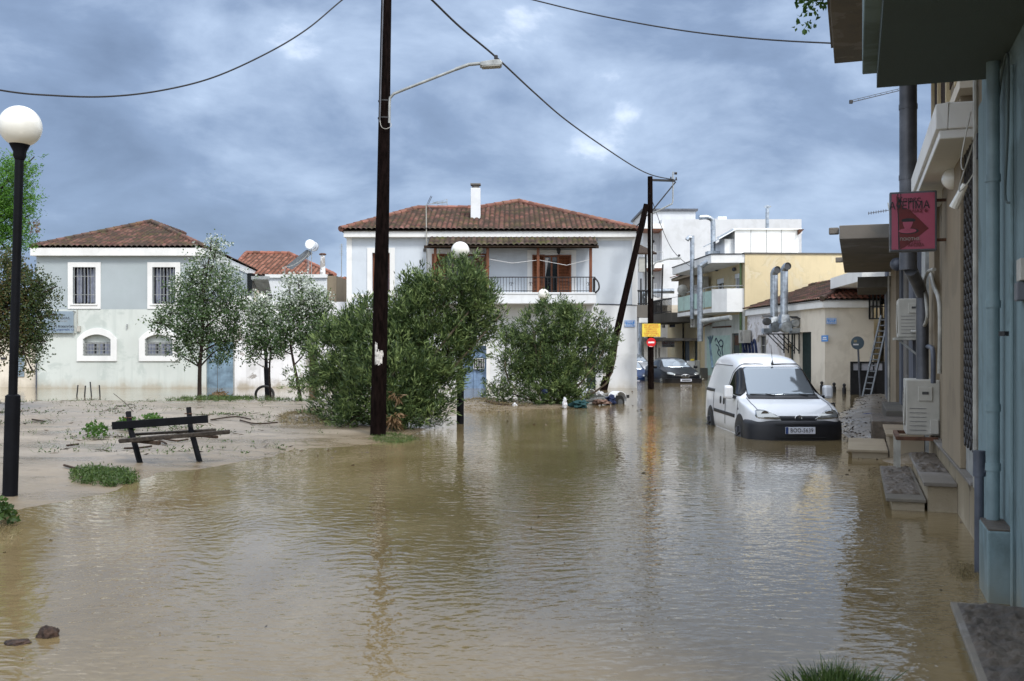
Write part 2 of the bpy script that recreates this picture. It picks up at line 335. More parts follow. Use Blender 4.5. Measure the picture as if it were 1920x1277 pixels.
M = dict(
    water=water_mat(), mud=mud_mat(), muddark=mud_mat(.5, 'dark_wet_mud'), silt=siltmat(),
    ground=plain('street_bed', (.06, .05, .04), .9),
    white=stucco('white_render', (.68, .70, .72), (.45, .46, .44), .35),
    trim=stucco('white_trim', (.74, .745, .735), (.5, .5, .48), .35, .002, .4),
    bluegrey=stucco('pale_blue_grey_render', (.56, .61, .665), (.40, .44, .49), .35),
    mint=stucco('pale_mint_render', (.555, .59, .56), (.36, .41, .385), .8, .004, .7, pscale=.6),
    whitefar=stucco('white_render_distant', (.56, .575, .595), (.42, .43, .43), .5),
    teal=stucco('grey_teal_render', (.36, .405, .425), (.32, .38, .38), .3),
    whitewash=stucco('flaking_whitewash', (.77, .77, .78), (.42, .41, .40), .8, .008, .8, (.33, .31, .29), pscale=1.5),
    cream=stucco('cream_render', (.70, .645, .55), (.46, .41, .33), .5),
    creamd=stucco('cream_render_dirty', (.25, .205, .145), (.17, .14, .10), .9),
    yellow=stucco('pale_yellow_render', (.62, .52, .33), (.42, .36, .23), .6, .004, .4, (.60, .52, .36), pscale=1.1),
    peel=stucco('peeling_white_render', (.70, .69, .71), (.36, .33, .31), .9, .006, .6, (.40, .36, .33), pscale=2.0),
    concrete=stucco('weathered_concrete', (.165, .150, .132), (.12, .12, .115), 1.0, .008, .2, (.20, .19, .18)),
    concreted=stucco('dark_stained_concrete', (.12, .112, .098), (.07, .07, .065), 1.0, .008, .2),
    bluewall=stucco('blue_painted_render', (.175, .245, .265), (.08, .11, .11), 1.0, .005, .9, wetcol=(.20, .21, .18)),
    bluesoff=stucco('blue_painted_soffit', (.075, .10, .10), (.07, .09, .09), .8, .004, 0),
    greystrip=stucco('grey_painted_metal', (.10, .11, .135), (.07, .07, .08), .8, .002, .5),
    tilered=tilemat('clay_tiles_red', (.32, .12, .08), mossy=.15, grime=.45),
    tileold=tilemat('clay_tiles_weathered', (.175, .078, .062), mossy=.4, grime=.9),
    tilemoss=tilemat('clay_tiles_mossy', (.085, .052, .04), moss=(.085, .095, .02), mossy=.8, grime=.6),
    tilenew=tilemat('clay_tiles_clean', (.27, .115, .078), mossy=.05, grime=.3),
    woodbrown=plain('varnished_brown_wood', (.17, .055, .02), .5, 0, .3, 8, .004, .4, True),
    wooddark=plain('dark_weathered_wood', (.045, .028, .018), .85, 0, .5, 14, .01, .3, True),
    polewood=plain('creosoted_pole', (.0075, .0045, .004), .9, 0, .5, 20, .006, .04, True),
    benchwood=plain('grey_weathered_plank', (.04, .032, .025), .8, 0, .5, 22, .008, .3),
    black=plain('black_paint', (.004, .0045, .0065), .6, 0, .3, 5, .0, .12),
    iron=plain('black_iron', (.016, .016, .018), .6, 0, .3, 9),
    rust=plain('rusty_iron', (.10, .045, .025), .85, 0, .5, 12, .004),
    galv=plain('galvanised_steel', (.40, .44, .48), .33, .9, .3, 5),
    galvgrey=plain('grey_steel', (.33, .345, .34), .5, .35, .2, 8),
    flue=plain('dull_grey_duct', (.10, .105, .12), .45, .3, .3, 3),
    bluemetal=plain('blue_grey_sheet_metal', (.20, .29, .37), .45, .3, .3, 2.5, .004),
    bluedoor=plain('blue_painted_door', (.17, .26, .40), .5, 0, .2, 6),
    greendoor=plain('dark_green_shutter', (.012, .03, .028), .5, 0, .3, 6),
    globe=None, acwhite=plain('ivory_casing', (.40, .39, .35), .45, 0, .12, 3), acdark=plain('fan_grille_dark', (.05, .05, .05), .6),
    pvcblue=plain('blue_painted_pipe', (.16, .23, .25), .45, 0, .15, 5), pvcgrey=plain('grey_plastic_pipe', (.07, .08, .105), .45, 0, .2, 6),
    pvcwhite=plain('dirty_white_pipe', (.36, .355, .32), .5, 0, .25, 4),
    panelw=plain('white_insulated_panel', (.74, .77, .80), .4, 0, .06, 2), glass=glassy('window_glass', (.02, .024, .03)),
    glassd=glassy('dark_window_glass', (.010, .012, .014)), curtain=plain('grey_curtain', (.20, .22, .29), .9, 0, .2, 9),
    shutterw=plain('grey_roller_shutter', (.42, .42, .46), .6), signgrey=plain('grey_sign_panel', (.22, .28, .33), .35, .2, .08, 3),
    signblue=plain('blue_enamel', (.06, .24, .60), .4, 0, .15, 8), signred=plain('red_enamel', (.62, .015, .02), .35, 0, .1, 5),
    signyellow=plain('yellow_board', (.78, .60, .07), .5, 0, .1, 8), inkred=plain('red_ink', (.60, .06, .02), .6), inkblack=plain('black_ink', (.012, .012, .016), .6),
    inkwhite=plain('white_ink', (.78, .78, .78), .6), inkdarkred=plain('dark_red_ink', (.26, .01, .02), .6), inkblue=plain('blue_ink', (.02, .05, .18), .6),
    pink=plain('pink_sign_face', (.34, .065, .115), .35, 0, .08, 3), deepred=plain('deep_red_sign_ink', (.11, .004, .006), .4), signwhite=plain('white_sign_face', (.66, .69, .78), .4, 0, .06, 3),
    paint=None, paper=plain('torn_paper', (.52, .50, .47), .9, 0, .4, 20), trunk=bark('grey_brown_bark', (.035, .026, .021)), twig=bark('pale_twig', (.13, .105, .075)),
    bag=plain('white_plastic_bag', (.62, .63, .66), .35), clothblue=plain('navy_cloth', (.012, .022, .07), .9), clothbrown=plain('muddy_cloth', (.22, .14, .11), .9, 0, .3, 10),
    net=plain('teal_mesh', (.008, .05, .055), .8), rubber=plain('black_rubber', (.012, .012, .012), .75, 0, .3, 10), aluminium=plain('dull_aluminium', (.13, .14, .15), .5, .4, .2, 9),
    mural=plain('mint_painted_panel', (.42, .58, .52), .6, 0, .1, 3), brick=plain('red_brick', (.30, .10, .06), .9, 0, .3, 14, .01), rock=plain('broken_brick', (.045, .026, .018), .9, 0, .8, 25, .01),
    olea=leafmat('oleander_leaf', (.017, .036, .012), (.056, .098, .030), (.25, .33, .115), .28),
    oleadead=leafmat('dry_oleander_leaf', (.10, .06, .03), (.19, .12, .06), (.30, .20, .11), .2),
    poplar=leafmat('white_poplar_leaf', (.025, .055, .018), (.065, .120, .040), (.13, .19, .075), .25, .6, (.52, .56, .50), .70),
    acacia=leafmat('acacia_leaf', (.035, .10, .012), (.085, .22, .025), (.18, .36, .06), .4),
    elm=leafmat('dark_small_leaf', (.02, .045, .014), (.055, .085, .025), (.19, .105, .04), .28),
    weed=leafmat('weed_leaf', (.025, .055, .012), (.06, .11, .025), (.14, .19, .06), .3),
    vine=leafmat('bright_weed_leaf', (.025, .07, .012), (.055, .13, .02), (.10, .20, .035), .35),
    straw=leafmat('dry_grass', (.10, .075, .035), (.20, .155, .075), (.30, .25, .13), .3),
    litter=leafmat('rotting_litter', (.03, .022, .014), (.075, .055, .035), (.14, .11, .075), .1),
    grass=leafmat('green_grass', (.02, .045, .012), (.06, .11, .02), (.16, .20, .07), .3),
)
def globemat():
    m, nt, b = newmat('opal_globe'); b.inputs['Base Color'].default_value = (.74, .73, .67, 1); b.inputs['Roughness'].default_value = .25
    b.inputs['Subsurface Weight'].default_value = .0; b.inputs['Coat Weight'].default_value = .3; return m
M['globe'] = globemat()
def carpaint(name, col, rough=.28):
    m, nt, b = newmat(name); T = NT(nt); g = T.coord(); n = T.noise(g, 3, 6, .6)
    z = T.z(g)[2]; zz = T.math('ADD', z, T.math('MULTIPLY', n, -.55))
    base = T.mix(T.math('MULTIPLY', T.ramp(zz, [(.0, 1.0), (.32, 0.0)]), .5 if sum(col) > 1 else .06), col, (.34, .29, .22))
    T.link(base, b.inputs['Base Color']); b.inputs['Roughness'].default_value = rough; b.inputs['Coat Weight'].default_value = .6 if sum(col) > 1 else .0; b.inputs['Coat Roughness'].default_value = .06; b.inputs['Specular IOR Level'].default_value = .5 if sum(col) > 1 else .14; return m
M['paint'] = carpaint('white_car_paint', (.74, .76, .79)); M['paintblack'] = carpaint('black_car_paint', (.008, .009, .012)); M['paintsilver'] = carpaint('silver_car_paint', (.40, .42, .45)); M['paintblue'] = carpaint('blue_car_paint', (.02, .045, .12))
M['bumper'] = plain('black_bumper_plastic', (.012, .013, .018), .5, 0, .25, 3)
M['screen'] = glassy('windscreen_glass', (.30, .34, .38), .06, .62); M['cabin'] = glassy('dark_cabin_glass', (.006, .006, .007), .08, 0, 1.25)
M['lamp'] = glassy('headlamp_lens', (.42, .43, .42), .12, .75); M['chrome'] = plain('chrome', (.6, .6, .6), .15, 1, .05)
# ------------------------------------------------------------------ tiles and leaves
def arrays_mesh(name, V, Fq, mat, parent=None, attrs=None, smooth=False):
    me = bpy.data.meshes.new(name); V = np.asarray(V, np.float32); Fq = np.asarray(Fq, np.int32)
    me.vertices.add(len(V)); me.vertices.foreach_set('co', V.ravel()); me.loops.add(Fq.size); me.loops.foreach_set('vertex_index', Fq.ravel())
    me.polygons.add(len(Fq)); me.polygons.foreach_set('loop_start', np.arange(0, Fq.size, 4, dtype=np.int32))
    me.update(calc_edges=True)
    for k, (dom, vals) in (attrs or {}).items():
        a = me.attributes.new(k, 'FLOAT', dom); a.data.foreach_set('value', np.asarray(vals, np.float32))
    if smooth: me.polygons.foreach_set('use_smooth', [True]*len(Fq))
    me.materials.append(mat); o = bpy.data.objects.new(name, me); COL.objects.link(o)
    if parent is not None: o.parent = parent; BASE[o.name] = BASE[parent.name]
    return o
def tiles(name, parent, mat, O, e, s, left, right, vmax, tw=.22, tl=.36, amp=.055):
    """one roof slope of barrel tiles; left/right = outline as (v, u) pairs going up the slope"""
    b = BASE[parent.name]; O = np.array(O)-np.array(b); e = np.array(Vector(e).normalized()); s = np.array(Vector(s).normalized()); n = np.cross(e, s)
    if n[2] < 0: n = -n
    nr = max(1, int(round(vmax/tl))); tl = vmax/nr; lv, lu = zip(*left); rv, ru = zip(*right)
    umin, umax = min(lu), max(ru); us = np.arange(math.floor(umin/tw)*tw, umax+tw, tw/8); nu = len(us)
    hh = np.abs(np.sin(np.pi*us/tw))**.75
    rows = []; gro = []
    for j in range(nr):
        jit = np.interp(us, us[::40] if nu > 40 else us, RNG.normal(0, .006, len(us[::40] if nu > 40 else us)))
        for q, lift in ((0, .035), (1, 0.0)):
            v = (j+q)*tl; a = np.interp(v-(1e-3 if q else -1e-3), lv, lu); c = np.interp(v-(1e-3 if q else -1e-3), rv, ru); uc = np.clip(us, a, max(a, c))
            h = hh*amp+lift+jit
            rows.append(O[None]+uc[:, None]*e[None]+v*s[None]+h[:, None]*n[None]); gro.append(hh)
    V = np.concatenate(rows); nrw = len(rows); idx = np.arange(nrw*nu).reshape(nrw, nu)
    Fq = np.stack([idx[:-1, :-1], idx[:-1, 1:], idx[1:, 1:], idx[1:, :-1]], -1).reshape(-1, 4)
    ti = RNG.random((nr+1, nu//8+3)); colid = (np.arange(nu-1)//8); tint = np.stack([ti[r//2][colid] for r in range(nrw-1)]).ravel()
    d = np.linalg.norm(V[Fq[:, 0]]-V[Fq[:, 1]], axis=1)+np.linalg.norm(V[Fq[:, 2]]-V[Fq[:, 3]], axis=1); keep = d > 1e-4
    return arrays_mesh(name, V, Fq[keep], mat, parent, {'tint': ('FACE', tint[keep]), 'groove': ('POINT', np.concatenate(gro))}, True)
def ridge(name, parent, mat, pts, r=.10):
    mb = MB(); P = [Vector(p) for p in pts]
    for a, b in zip(P[:-1], P[1:]):
        n = max(1, int((b-a).length/.4))
        for i in range(n):
            p, q = a.lerp(b, i/n), a.lerp(b, (i+1.08)/n); mb.tube([p, q], [r*1.12, r*.9], 8)
    o = mb.build(name, mat, parent, smooth=True)
    o.data.attributes.new('tint', 'FLOAT', 'FACE').data.foreach_set('value', list(RNG.random(len(o.data.polygons))))
    o.data.attributes.new('groove', 'FLOAT', 'POINT').data.foreach_set('value', [1.0]*len(o.data.vertices)); return o
def unit(a): return a/np.maximum(np.linalg.norm(a, axis=-1, keepdims=True), 1e-9)
def leaf_mesh(name, P, Dr, L, Wd, tint, mat, parent=None, fold=.25):
    n = len(P); Dr = unit(Dr); S = unit(np.cross(Dr, RNG.normal(size=(n, 3)))); Nn = np.cross(Dr, S)
    L = np.broadcast_to(L, (n,))[:, None]; Wd = np.broadcast_to(Wd, (n,))[:, None]
    a = P; c = P+Dr*L+Nn*L*RNG.normal(0, .12, (n, 1)); m = P+Dr*L*.48
    b = m+S*Wd*.5+Nn*Wd*fold; d = m-S*Wd*.5+Nn*Wd*fold
    V = np.stack([a, b, c, d], 1).reshape(-1, 3); b0 = np.array(BASE[parent.name]) if parent is not None else 0
    return arrays_mesh(name, V-b0, np.arange(4*n).reshape(n, 4), mat, parent, {'tint': ('FACE', np.clip(tint, 0, 1))})
def lobes(L, D, dd=None):
    out = []
    for q in L:
        px, py, r = q[:3]; d = D+(q[3] if len(q) > 3 else 0.0); out.append((W(px, py, d), r/F*d))
    return out
def cluster_points(lb, n, shell=.45, zmin=.03, depth=1.0):
    C = np.array([tuple(c) for c, r in lb]); rr = np.array([r for c, r in lb]); w = rr**2.4; w /= w.sum()
    i = RNG.choice(len(lb), n, p=w); d = unit(RNG.normal(size=(n, 3))); rad = RNG.random(n)**shell
    wob = 1+.28*RNG.normal(size=n)*RNG.random(n)
    P = C[i]+d*(rr[i]*rad*wob)[:, None]*np.array([1, depth, 1]); ok = P[:, 2] > zmin
    q = P*3.1; g3 = np.sin(q[:, 0]*1.7+1.3*np.sin(q[:, 2]*1.3))+np.sin(q[:, 1]*1.9+2+np.sin(q[:, 0]))+np.sin(q[:, 2]*2.3+1.1*np.sin(q[:, 1]*1.1)); ok &= (g3 > -.75) | (RNG.random(n) < .3)
    return P[ok], d[ok], i[ok]
def foliage(parent, lb, mat, n, per, L, Wd, up=.5, spread=.8, jitter=.07, name='crown', shell=.45, tintf=None, depth=1.0, along=.12):
    P, d, i = cluster_points(lb, n, shell, depth=depth); k = len(P)
    ax = unit(d*.7+np.array([0, 0, up])+RNG.normal(0, .35, (k, 3))); cnt = RNG.integers(max(1, per//2), per+1, k); idx = np.repeat(np.arange(k), cnt); m = len(idx)
    ct = RNG.normal(0, .21, k)
    PP = P[idx]+ax[idx]*(RNG.random((m, 1))*along)+RNG.normal(0, jitter*.4, (m, 3)); DD = ax[idx]*(1-spread*.5)+RNG.normal(0, spread*.6, (m, 3))
    LL = L*RNG.uniform(.6, 1.15, m); tint = .5+ct[idx]+RNG.normal(0, .16, m)
    if tintf is not None: tint = tintf(PP, tint)
    ok = PP[:, 2] > .02
    return leaf_mesh(name, PP[ok], DD[ok], LL[ok], (Wd*RNG.uniform(.7, 1.2, m))[ok], tint[ok], mat, parent), P
def branches(parent, base, lb, mat, r0=.05, name='branch', twigs=0, P=None, bow=.15, tipr=.006):
    mb = MB(); b = Vector(base)
    for c, r in lb:
        mid = b.lerp(c, .5)+Vector(RNG.normal(0, bow, 3)); mb.tube(smoothpath([b, mid, c, c+(c-mid).normalized()*r*.6], 4), list(np.linspace(r0, tipr, 13)), 5)
    if twigs:
        for k in RNG.choice(len(P), twigs):
            p = Vector(P[k]); c, r = min(lb, key=lambda q: (q[0]-p).length); q = c.lerp(p, .1); mb.tube([q, q.lerp(p, .5)+Vector(RNG.normal(0, .04, 3)), p], [tipr*1.5, tipr, tipr*.5], 4)
    return mb.build(name, mat, parent, smooth=True)
# ------------------------------------------------------------------ ground, mud, water
def poly_sd(X, Y, poly):
    p = np.array(poly); q = np.roll(p, -1, 0); best = np.full(X.shape, 1e9); ins = np.zeros(X.shape, bool)
    for (ax, ay), (bx, by) in zip(p, q):
        dx, dy = bx-ax, by-ay; t = np.clip(((X-ax)*dx+(Y-ay)*dy)/(dx*dx+dy*dy), 0, 1); best = np.minimum(best, np.hypot(X-ax-t*dx, Y-ay-t*dy))
        c = ((ay > Y) != (by > Y)) & (X < (bx-ax)*(Y-ay)/(by-ay+1e-12)+ax); ins ^= c
    return np.where(ins, best, -best)
def vnoise(X, Y, sc, seed):
    g = np.random.default_rng(seed).random((64, 64)); x = X*sc; y = Y*sc; xi = np.floor(x).astype(int); yi = np.floor(y).astype(int); fx = x-xi; fy = y-yi
    fx = fx*fx*(3-2*fx); fy = fy*fy*(3-2*fy); a = g[xi % 64, yi % 64]; b = g[(xi+1) % 64, yi % 64]; c = g[xi % 64, (yi+1) % 64]; d = g[(xi+1) % 64, (yi+1) % 64]
    return (a*(1-fx)+b*fx)*(1-fy)+(c*(1-fx)+d*fx)*fy-.5
LEFTP = [tuple(G(*p).xy) for p in [(-420, 1000), (-120, 985), (0, 962), (60, 950), (110, 938), (200, 925), (262, 905), (330, 885), (430, 866), (560, 846), (640, 838), (720, 828), (790, 806),
    (850, 782), (905, 772), (990, 767), (1090, 764), (1125, 757), (1110, 752), (1000, 750), (880, 750), (700, 752), (560, 751), (500, 749), (300, 752), (150, 751), (0, 754), (-300, 754), (-900, 765)]]
RIGHTP = [tuple(G(*p).xy) for p in [(1572, 800), (1575, 775), (1600, 757), (1596, 747), (1640, 742), (1662, 736), (1700, 790), (1760, 870), (1690, 868), (1640, 852), (1625, 836), (1590, 826)]]
def hgt(X, Y, P):
    d = poly_sd(X, Y, P); h = np.where(d > 0, .125*(1-np.exp(-d/(1.9 if P is LEFTP else .55))), np.maximum(d*.10, -.3))
    return h+vnoise(X, Y, .55, 3)*.05+vnoise(X, Y, 1.7, 5)*.022+vnoise(X, Y, 5.1, 9)*.008
def hz(x, y, P=None): return float(hgt(np.array([x]), np.array([y]), P or LEFTP)[0])
def bank(name, P, x0, x1, y0, y1, st, hf=1.0):
    xs = np.arange(x0, x1, st); ys = np.arange(y0, y1, st); X, Y = np.meshgrid(xs, ys); Z = hgt(X, Y, P)*hf
    V = np.stack([X, Y, Z], -1).reshape(-1, 3); ny, nx = X.shape; i = np.arange(nx*ny).reshape(ny, nx)
    Fq = np.stack([i[:-1, :-1], i[:-1, 1:], i[1:, 1:], i[1:, :-1]], -1).reshape(-1, 4); keep = (V[Fq][:, :, 2].max(1) > -.06)
    o = arrays_mesh(name, V, Fq[keep], M['mud' if P is LEFTP else 'muddark'], None, None, True); o['kind'] = 'structure'; return o
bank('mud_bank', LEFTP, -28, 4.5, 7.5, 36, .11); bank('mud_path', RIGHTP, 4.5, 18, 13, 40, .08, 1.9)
struct(MB().add([(-400, -60, -.6), (400, -60, -.6), (400, 900, -.6), (-400, 900, -.6)], [(0, 1, 2, 3)]).top('ground', M['ground'], None, None))
struct(MB().add([(-300, -30, 0), (300, -30, 0), (300, 500, 0), (-300, 500, 0)], [(0, 1, 2, 3)]).top('flood_water', M['water'], None, None))

# ------------------------------------------------------------------ windows and doors in frontal walls (fn maps wall u, height, depth to frame space)
def front(y): return lambda u, z, d: (u, y+d, z)
def side(x): return lambda u, z, d: (x+d, u, z)
def quadbox(mb, fn, u0, u1, z0, z1, d0, d1):
    p = [fn(u, z, d) for d in (d0, d1) for (u, z) in ((u0, z0), (u1, z0), (u1, z1), (u0, z1))]
    return mb.add(p, [(0, 1, 2, 3), (7, 6, 5, 4), (0, 4, 5, 1), (1, 5, 6, 2), (2, 6, 7, 3), (3, 7, 4, 0)])
def rect(u0, u1, z0, z1): return [(u0, z0), (u1, z0), (u1, z1), (u0, z1)]
def window(th, fn, u0, u1, z0, z1, frame, glass, depth=.18, cols=2, rows=1, fw=.05, surround=None, sw=.18, curtain=None, grille=None, sill=False, name='window'):
    mb = MB(); mb.ring(rect(u0, u1, z0, z1), rect(u0+fw, u1-fw, z0+fw, z1-fw), fn, depth-.05, depth)
    for i in range(1, cols): u = u0+(u1-u0)*i/cols; quadbox(mb, fn, u-fw/2, u+fw/2, z0+fw, z1-fw, depth-.045, depth-.002)
    for i in range(1, rows): z = z0+(z1-z0)*i/rows; quadbox(mb, fn, u0+fw, u1-fw, z-fw*.3, z+fw*.3, depth-.04, depth-.004)
    w = mb.build(name, frame, th)
    quadbox(MB(), fn, u0, u1, z0, z1, depth+.005, depth+.03).build('pane', glass, w)
    if curtain:
        m2 = MB(); n = 22
        for i in range(n):
            a = u0+fw+(u1-u0-2*fw)*i/n; b = u0+fw+(u1-u0-2*fw)*(i+1)/n
            if abs(i-n*.32) < 1.2 or abs(i-n*.66) < .8: continue
            m2.add([fn(a, z0+fw, depth-.006-.004*(i % 2)), fn(b, z0+fw, depth-.006-.004*((i+1) % 2)), fn(b, z1-fw, depth-.006-.004*((i+1) % 2)), fn(a, z1-fw, depth-.006-.004*(i % 2))], [(0, 1, 2, 3)])
        m2.build('curtain', curtain, w)
    if grille:
        g, nv, nh = grille; m3 = MB()
        for i in range(nv): u = u0+(u1-u0)*(i+.5)/nv; m3.tube([fn(u, z0-.02, -.03), fn(u, z1+.02, -.03)], .011, 5)
        for i in range(nh): z = z0+(z1-z0)*(i+.5)/nh; m3.tube([fn(u0-.06, z, -.02), fn(u1+.06, z, -.02)], .013, 5)
        m3.build('window_grille', g, w)
    if surround: MB().ring(rect(u0-sw, u1+sw, z0-sw, z1+sw), rect(u0, u1, z0, z1), fn, -.05, .0).build('surround', surround, w)
    if sill: quadbox(MB(), fn, u0-.08, u1+.08, z0-.05, z0+.005, -.09, .05).build('sill', M['trim'], w)
    return w
def railing(name, th, pts, z0, z1, mat, step=.11, r=.008):
    mb = MB()
    for a, b in zip(pts[:-1], pts[1:]):
        a, b = Vector(a), Vector(b); n = max(1, int((b-a).length/step))
        for i in range(n+1): p = a.lerp(b, i/n); mb.tube([(p.x, p.y, z0), (p.x, p.y, z1)], r, 5)
        mb.tube([(a.x, a.y, z1), (b.x, b.y, z1)], r*2.2, 6); mb.tube([(a.x, a.y, z0+.06), (b.x, b.y, z0+.06)], r*1.5, 5)
    return mb.build(name, mat, th)
def ac_unit(label, fr, x, y, z, w, d, h, rz=0, group='air conditioner units on the walls', fan='x-', dirty=True):
    """casing w wide (x), d deep (y), h high; local corner at x,y,z of frame fr; fan = which side carries the grille"""
    t = thing('air_conditioner', label, 'air conditioner', (x, y, z), fr, group)
    MB().box(x, x+w, y, y+d, z, z+h).build('casing', M['acwhite'], t, bevel=.012)
    fn, a, b = {'y-': (front(y-.004), x, x+w), 'x-': (side(x-.004), y, y+d)}[fan]
    cu = a+(b-a)*.42; R0 = min((b-a)*.32, h*.4); n = 28; c0 = [(cu+R0*math.cos(2*math.pi*i/n), z+h/2+R0*math.sin(2*math.pi*i/n)) for i in range(n)]
    mb = MB()
    for k in range(5):
        r1 = (k+1)/5; r2 = r1-.07; mb.ring([(cu+(p-cu)*r1, z+h/2+(q-z-h/2)*r1) for p, q in c0], [(cu+(p-cu)*r2, z+h/2+(q-z-h/2)*r2) for p, q in c0], fn, -.012, .0)
    g = mb.build('fan_guard', M['acwhite'], t); m2 = MB(); P = [fn(u, q, -.002) for u, q in c0]; m2.add(P, [tuple(range(n))]); m2.build('fan_opening', M['acdark'], g)
    return t
def wallbox(mb, x0, x1, y0, y1, z1, z0=-.5): return mb.box(x0, x1, y0, y1, z0, z1)
M['tileridge'] = tilemat('ridge_tiles_weathered', (.27, .115, .085), mossy=.3, grime=.5)
# ================================================================== LEFT HOUSE (grey teal above, mint below)
D1 = 40.6
def fx(px, D=D1): return XA(px, D)
def fz(py, D=D1): return ZA(py, D)
def left_house():
    y = D1; x0, x1 = fx(68), fx(386); zt = fz(472); zm = fz(580)
    t = thing('mint_house', 'two-storey mint and grey-teal house with hipped tile roof, barred windows and arched ground-floor windows', 'house', ((x0+x1)/2, y+5, 0))
    wa = (fx(137), fx(180), fz(570), fz(501)); wb = (fx(286), fx(329), fz(570), fz(501))
    la = (fx(157), fx(208), fz(667), fz(641)); lb_ = (fx(273), fx(324), fz(667), fz(641))
    mb = MB(); mb.wall(x0, x1, zm, zt, front(y), [wa, wb], .22)
    mb.add([(x1, y, zm), (x1-1.25, y+13.8, zm), (x1-1.25, y+13.8, zt), (x1, y, zt)], [(0, 1, 2, 3)]).add([(x0, y, zm), (x0, y+13.8, zm), (x0, y+13.8, zt), (x0, y, zt)], [(0, 1, 2, 3)])
    mb.add([(x0, y+13.8, -.5), (x1-1.25, y+13.8, -.5), (x1-1.25, y+13.8, zt), (x0, y+13.8, zt)], [(0, 1, 2, 3)]); mb.build('upper_wall', M['teal'], t)
    top = .18
    def arch(u0, u1, z0, zs, zc, n=12): return [(u0, z0), (u1, z0)]+[(u1+(u0-u1)*i/n, zs+(zc-zs)*math.sin(math.pi*i/n)**.8) for i in range(n+1)]
    ha = (la[0], la[1], la[2], fz(627)); hb = (lb_[0], lb_[1], lb_[2], fz(627))
    mb = MB(); mb.wall(x0-.012, x1+.012, -.5, zm, front(y-.012), [ha, hb], .22)
    mb.add([(x1+.012, y-.012, -.5), (x1-1.24, y+13.8, -.5), (x1-1.24, y+13.8, zm), (x1+.012, y-.012, zm)], [(0, 1, 2, 3)]).add([(x0-.012, y-.012, -.5), (x0-.012, y+13.8, -.5), (x0-.012, y+13.8, zm), (x0-.012, y-.012, zm)], [(0, 1, 2, 3)])
    mb.build('lower_wall', M['mint'], t)
    for w_ in (wa, wb): window(t, front(y), *w_, M['black'], M['glass'], .2, 2, 1, .06, M['trim'], .2, M['curtain'], (M['galvgrey'], 7, 2), True)
    for h_, l_ in ((ha, la), (hb, lb_)):
        w = window(t, front(y-.012), *l_, M['galvgrey'], M['glassd'], .2, 2, 1, .05, None, .2, M['curtain'], (M['galvgrey'], 9, 4))
        quadbox(MB(), front(y-.012), l_[0], l_[1], l_[3], h_[3], .17, .2).build('lintel_panel', M['mint'], w)
        zc = h_[3]; MB().ring(arch(l_[0]-.26, l_[1]+.26, l_[2]-.22, zc-.18, zc+.27), arch(l_[0]-.01, l_[1]+.01, l_[2]-.005, zc-.2, zc), front(y-.012), -.06, .0).build('arched_surround', M['trim'], w)
    # side window
    ys = 50.2; MB().box(x1-.98, x1-.62, ys, ys+1.0, fz(545, ys), fz(512, ys)).build('window', M['glassd'], t)
    # eaves, roof
    e0, e1, ze = fx(62), fx(388), fz(465); ov = .25; MB().prism([(e0, y-ov, ze-.33), (e1, y-ov, ze-.33), (e1-1.27, y+14, ze-.33), (e0, y+14, ze-.33)], (0, 0, .31)).build('eaves', M['trim'], t)
    pk = Vector((XA(283, 45.4), 45.4, ZA(419, 45.4))); O = Vector((e0-.05, y-ov-.05, ze)); e = Vector((1, 0, 0)); L = e1+.05-O.x
    s = Vector((0, pk.y-O.y, pk.z-ze)); H = s.length; rf = MB()
    bk = Vector((pk.x, y+9.5, pk.z)); c = [Vector((e0, y-ov, ze-.02)), Vector((e1, y-ov, ze-.02)), Vector((e1-1.27, y+14, ze-.02)), Vector((e0, y+14, ze-.02))]; dz = Vector((0, 0, -.03))
    rf.add(c+[pk+dz, bk+dz], [(0, 1, 4), (1, 2, 5, 4), (2, 3, 5), (3, 0, 4, 5), (0, 3, 2, 1)]); r = rf.build('roof', M['tileold'], t)
    tiles('roof_tiles', r, M['tileold'], O, e, s, [(0, 0), (H, pk.x-O.x)], [(0, L), (H, pk.x-O.x)], H)
    # right slope
    A = Vector((e1+.05, y-ov, ze)); B = Vector((e1-1.22, y+14, ze)); e2 = (B-A).normalized(); Lr = (B-A).length; u1 = (pk-A).dot(e2); u2 = (bk-A).dot(e2); q = A+e2*u1; s2 = pk-q
    tiles('roof_tiles', r, M['tileold'], A, e2, s2, [(0, 0), (s2.length, u1)], [(0, Lr), (s2.length, u2)], s2.length)
    ridge('ridge_cap', r, M['tileold'], [c[0]+Vector((0, 0, .06)), pk+Vector((0, 0, .1)), c[1]+Vector((0, 0, .06))]); ridge('ridge_cap', r, M['tileold'], [pk+Vector((0, 0, .1)), bk+Vector((0, 0, .08))])
    # fixtures
    b = t; MB().box(fx(146), fx(152), y-.11, y-.012, fz(622), fz(611)).build('meter_box', M['acwhite'], b, bevel=.01)
    MB().tube([(fx(145.5), y-.04, zm), (fx(145.5), y-.04, fz(610))], .014).build('conduit', M['pvcwhite'], b); MB().box(fx(238), fx(240), y-.08, y-.012, fz(616), fz(608)).build('wall_lamp', M['galvgrey'], b)
    MB().tube([(x0+.02, y-.05, -.4), (x0+.02, y-.05, fz(674))], .03).build('drainpipe', M['pvcgrey'], b); MB().tube([(fx(374), y-.06, -.4), (fx(374), y-.06, zt)], .035).build('drainpipe', M['mint'], b)
left_house()
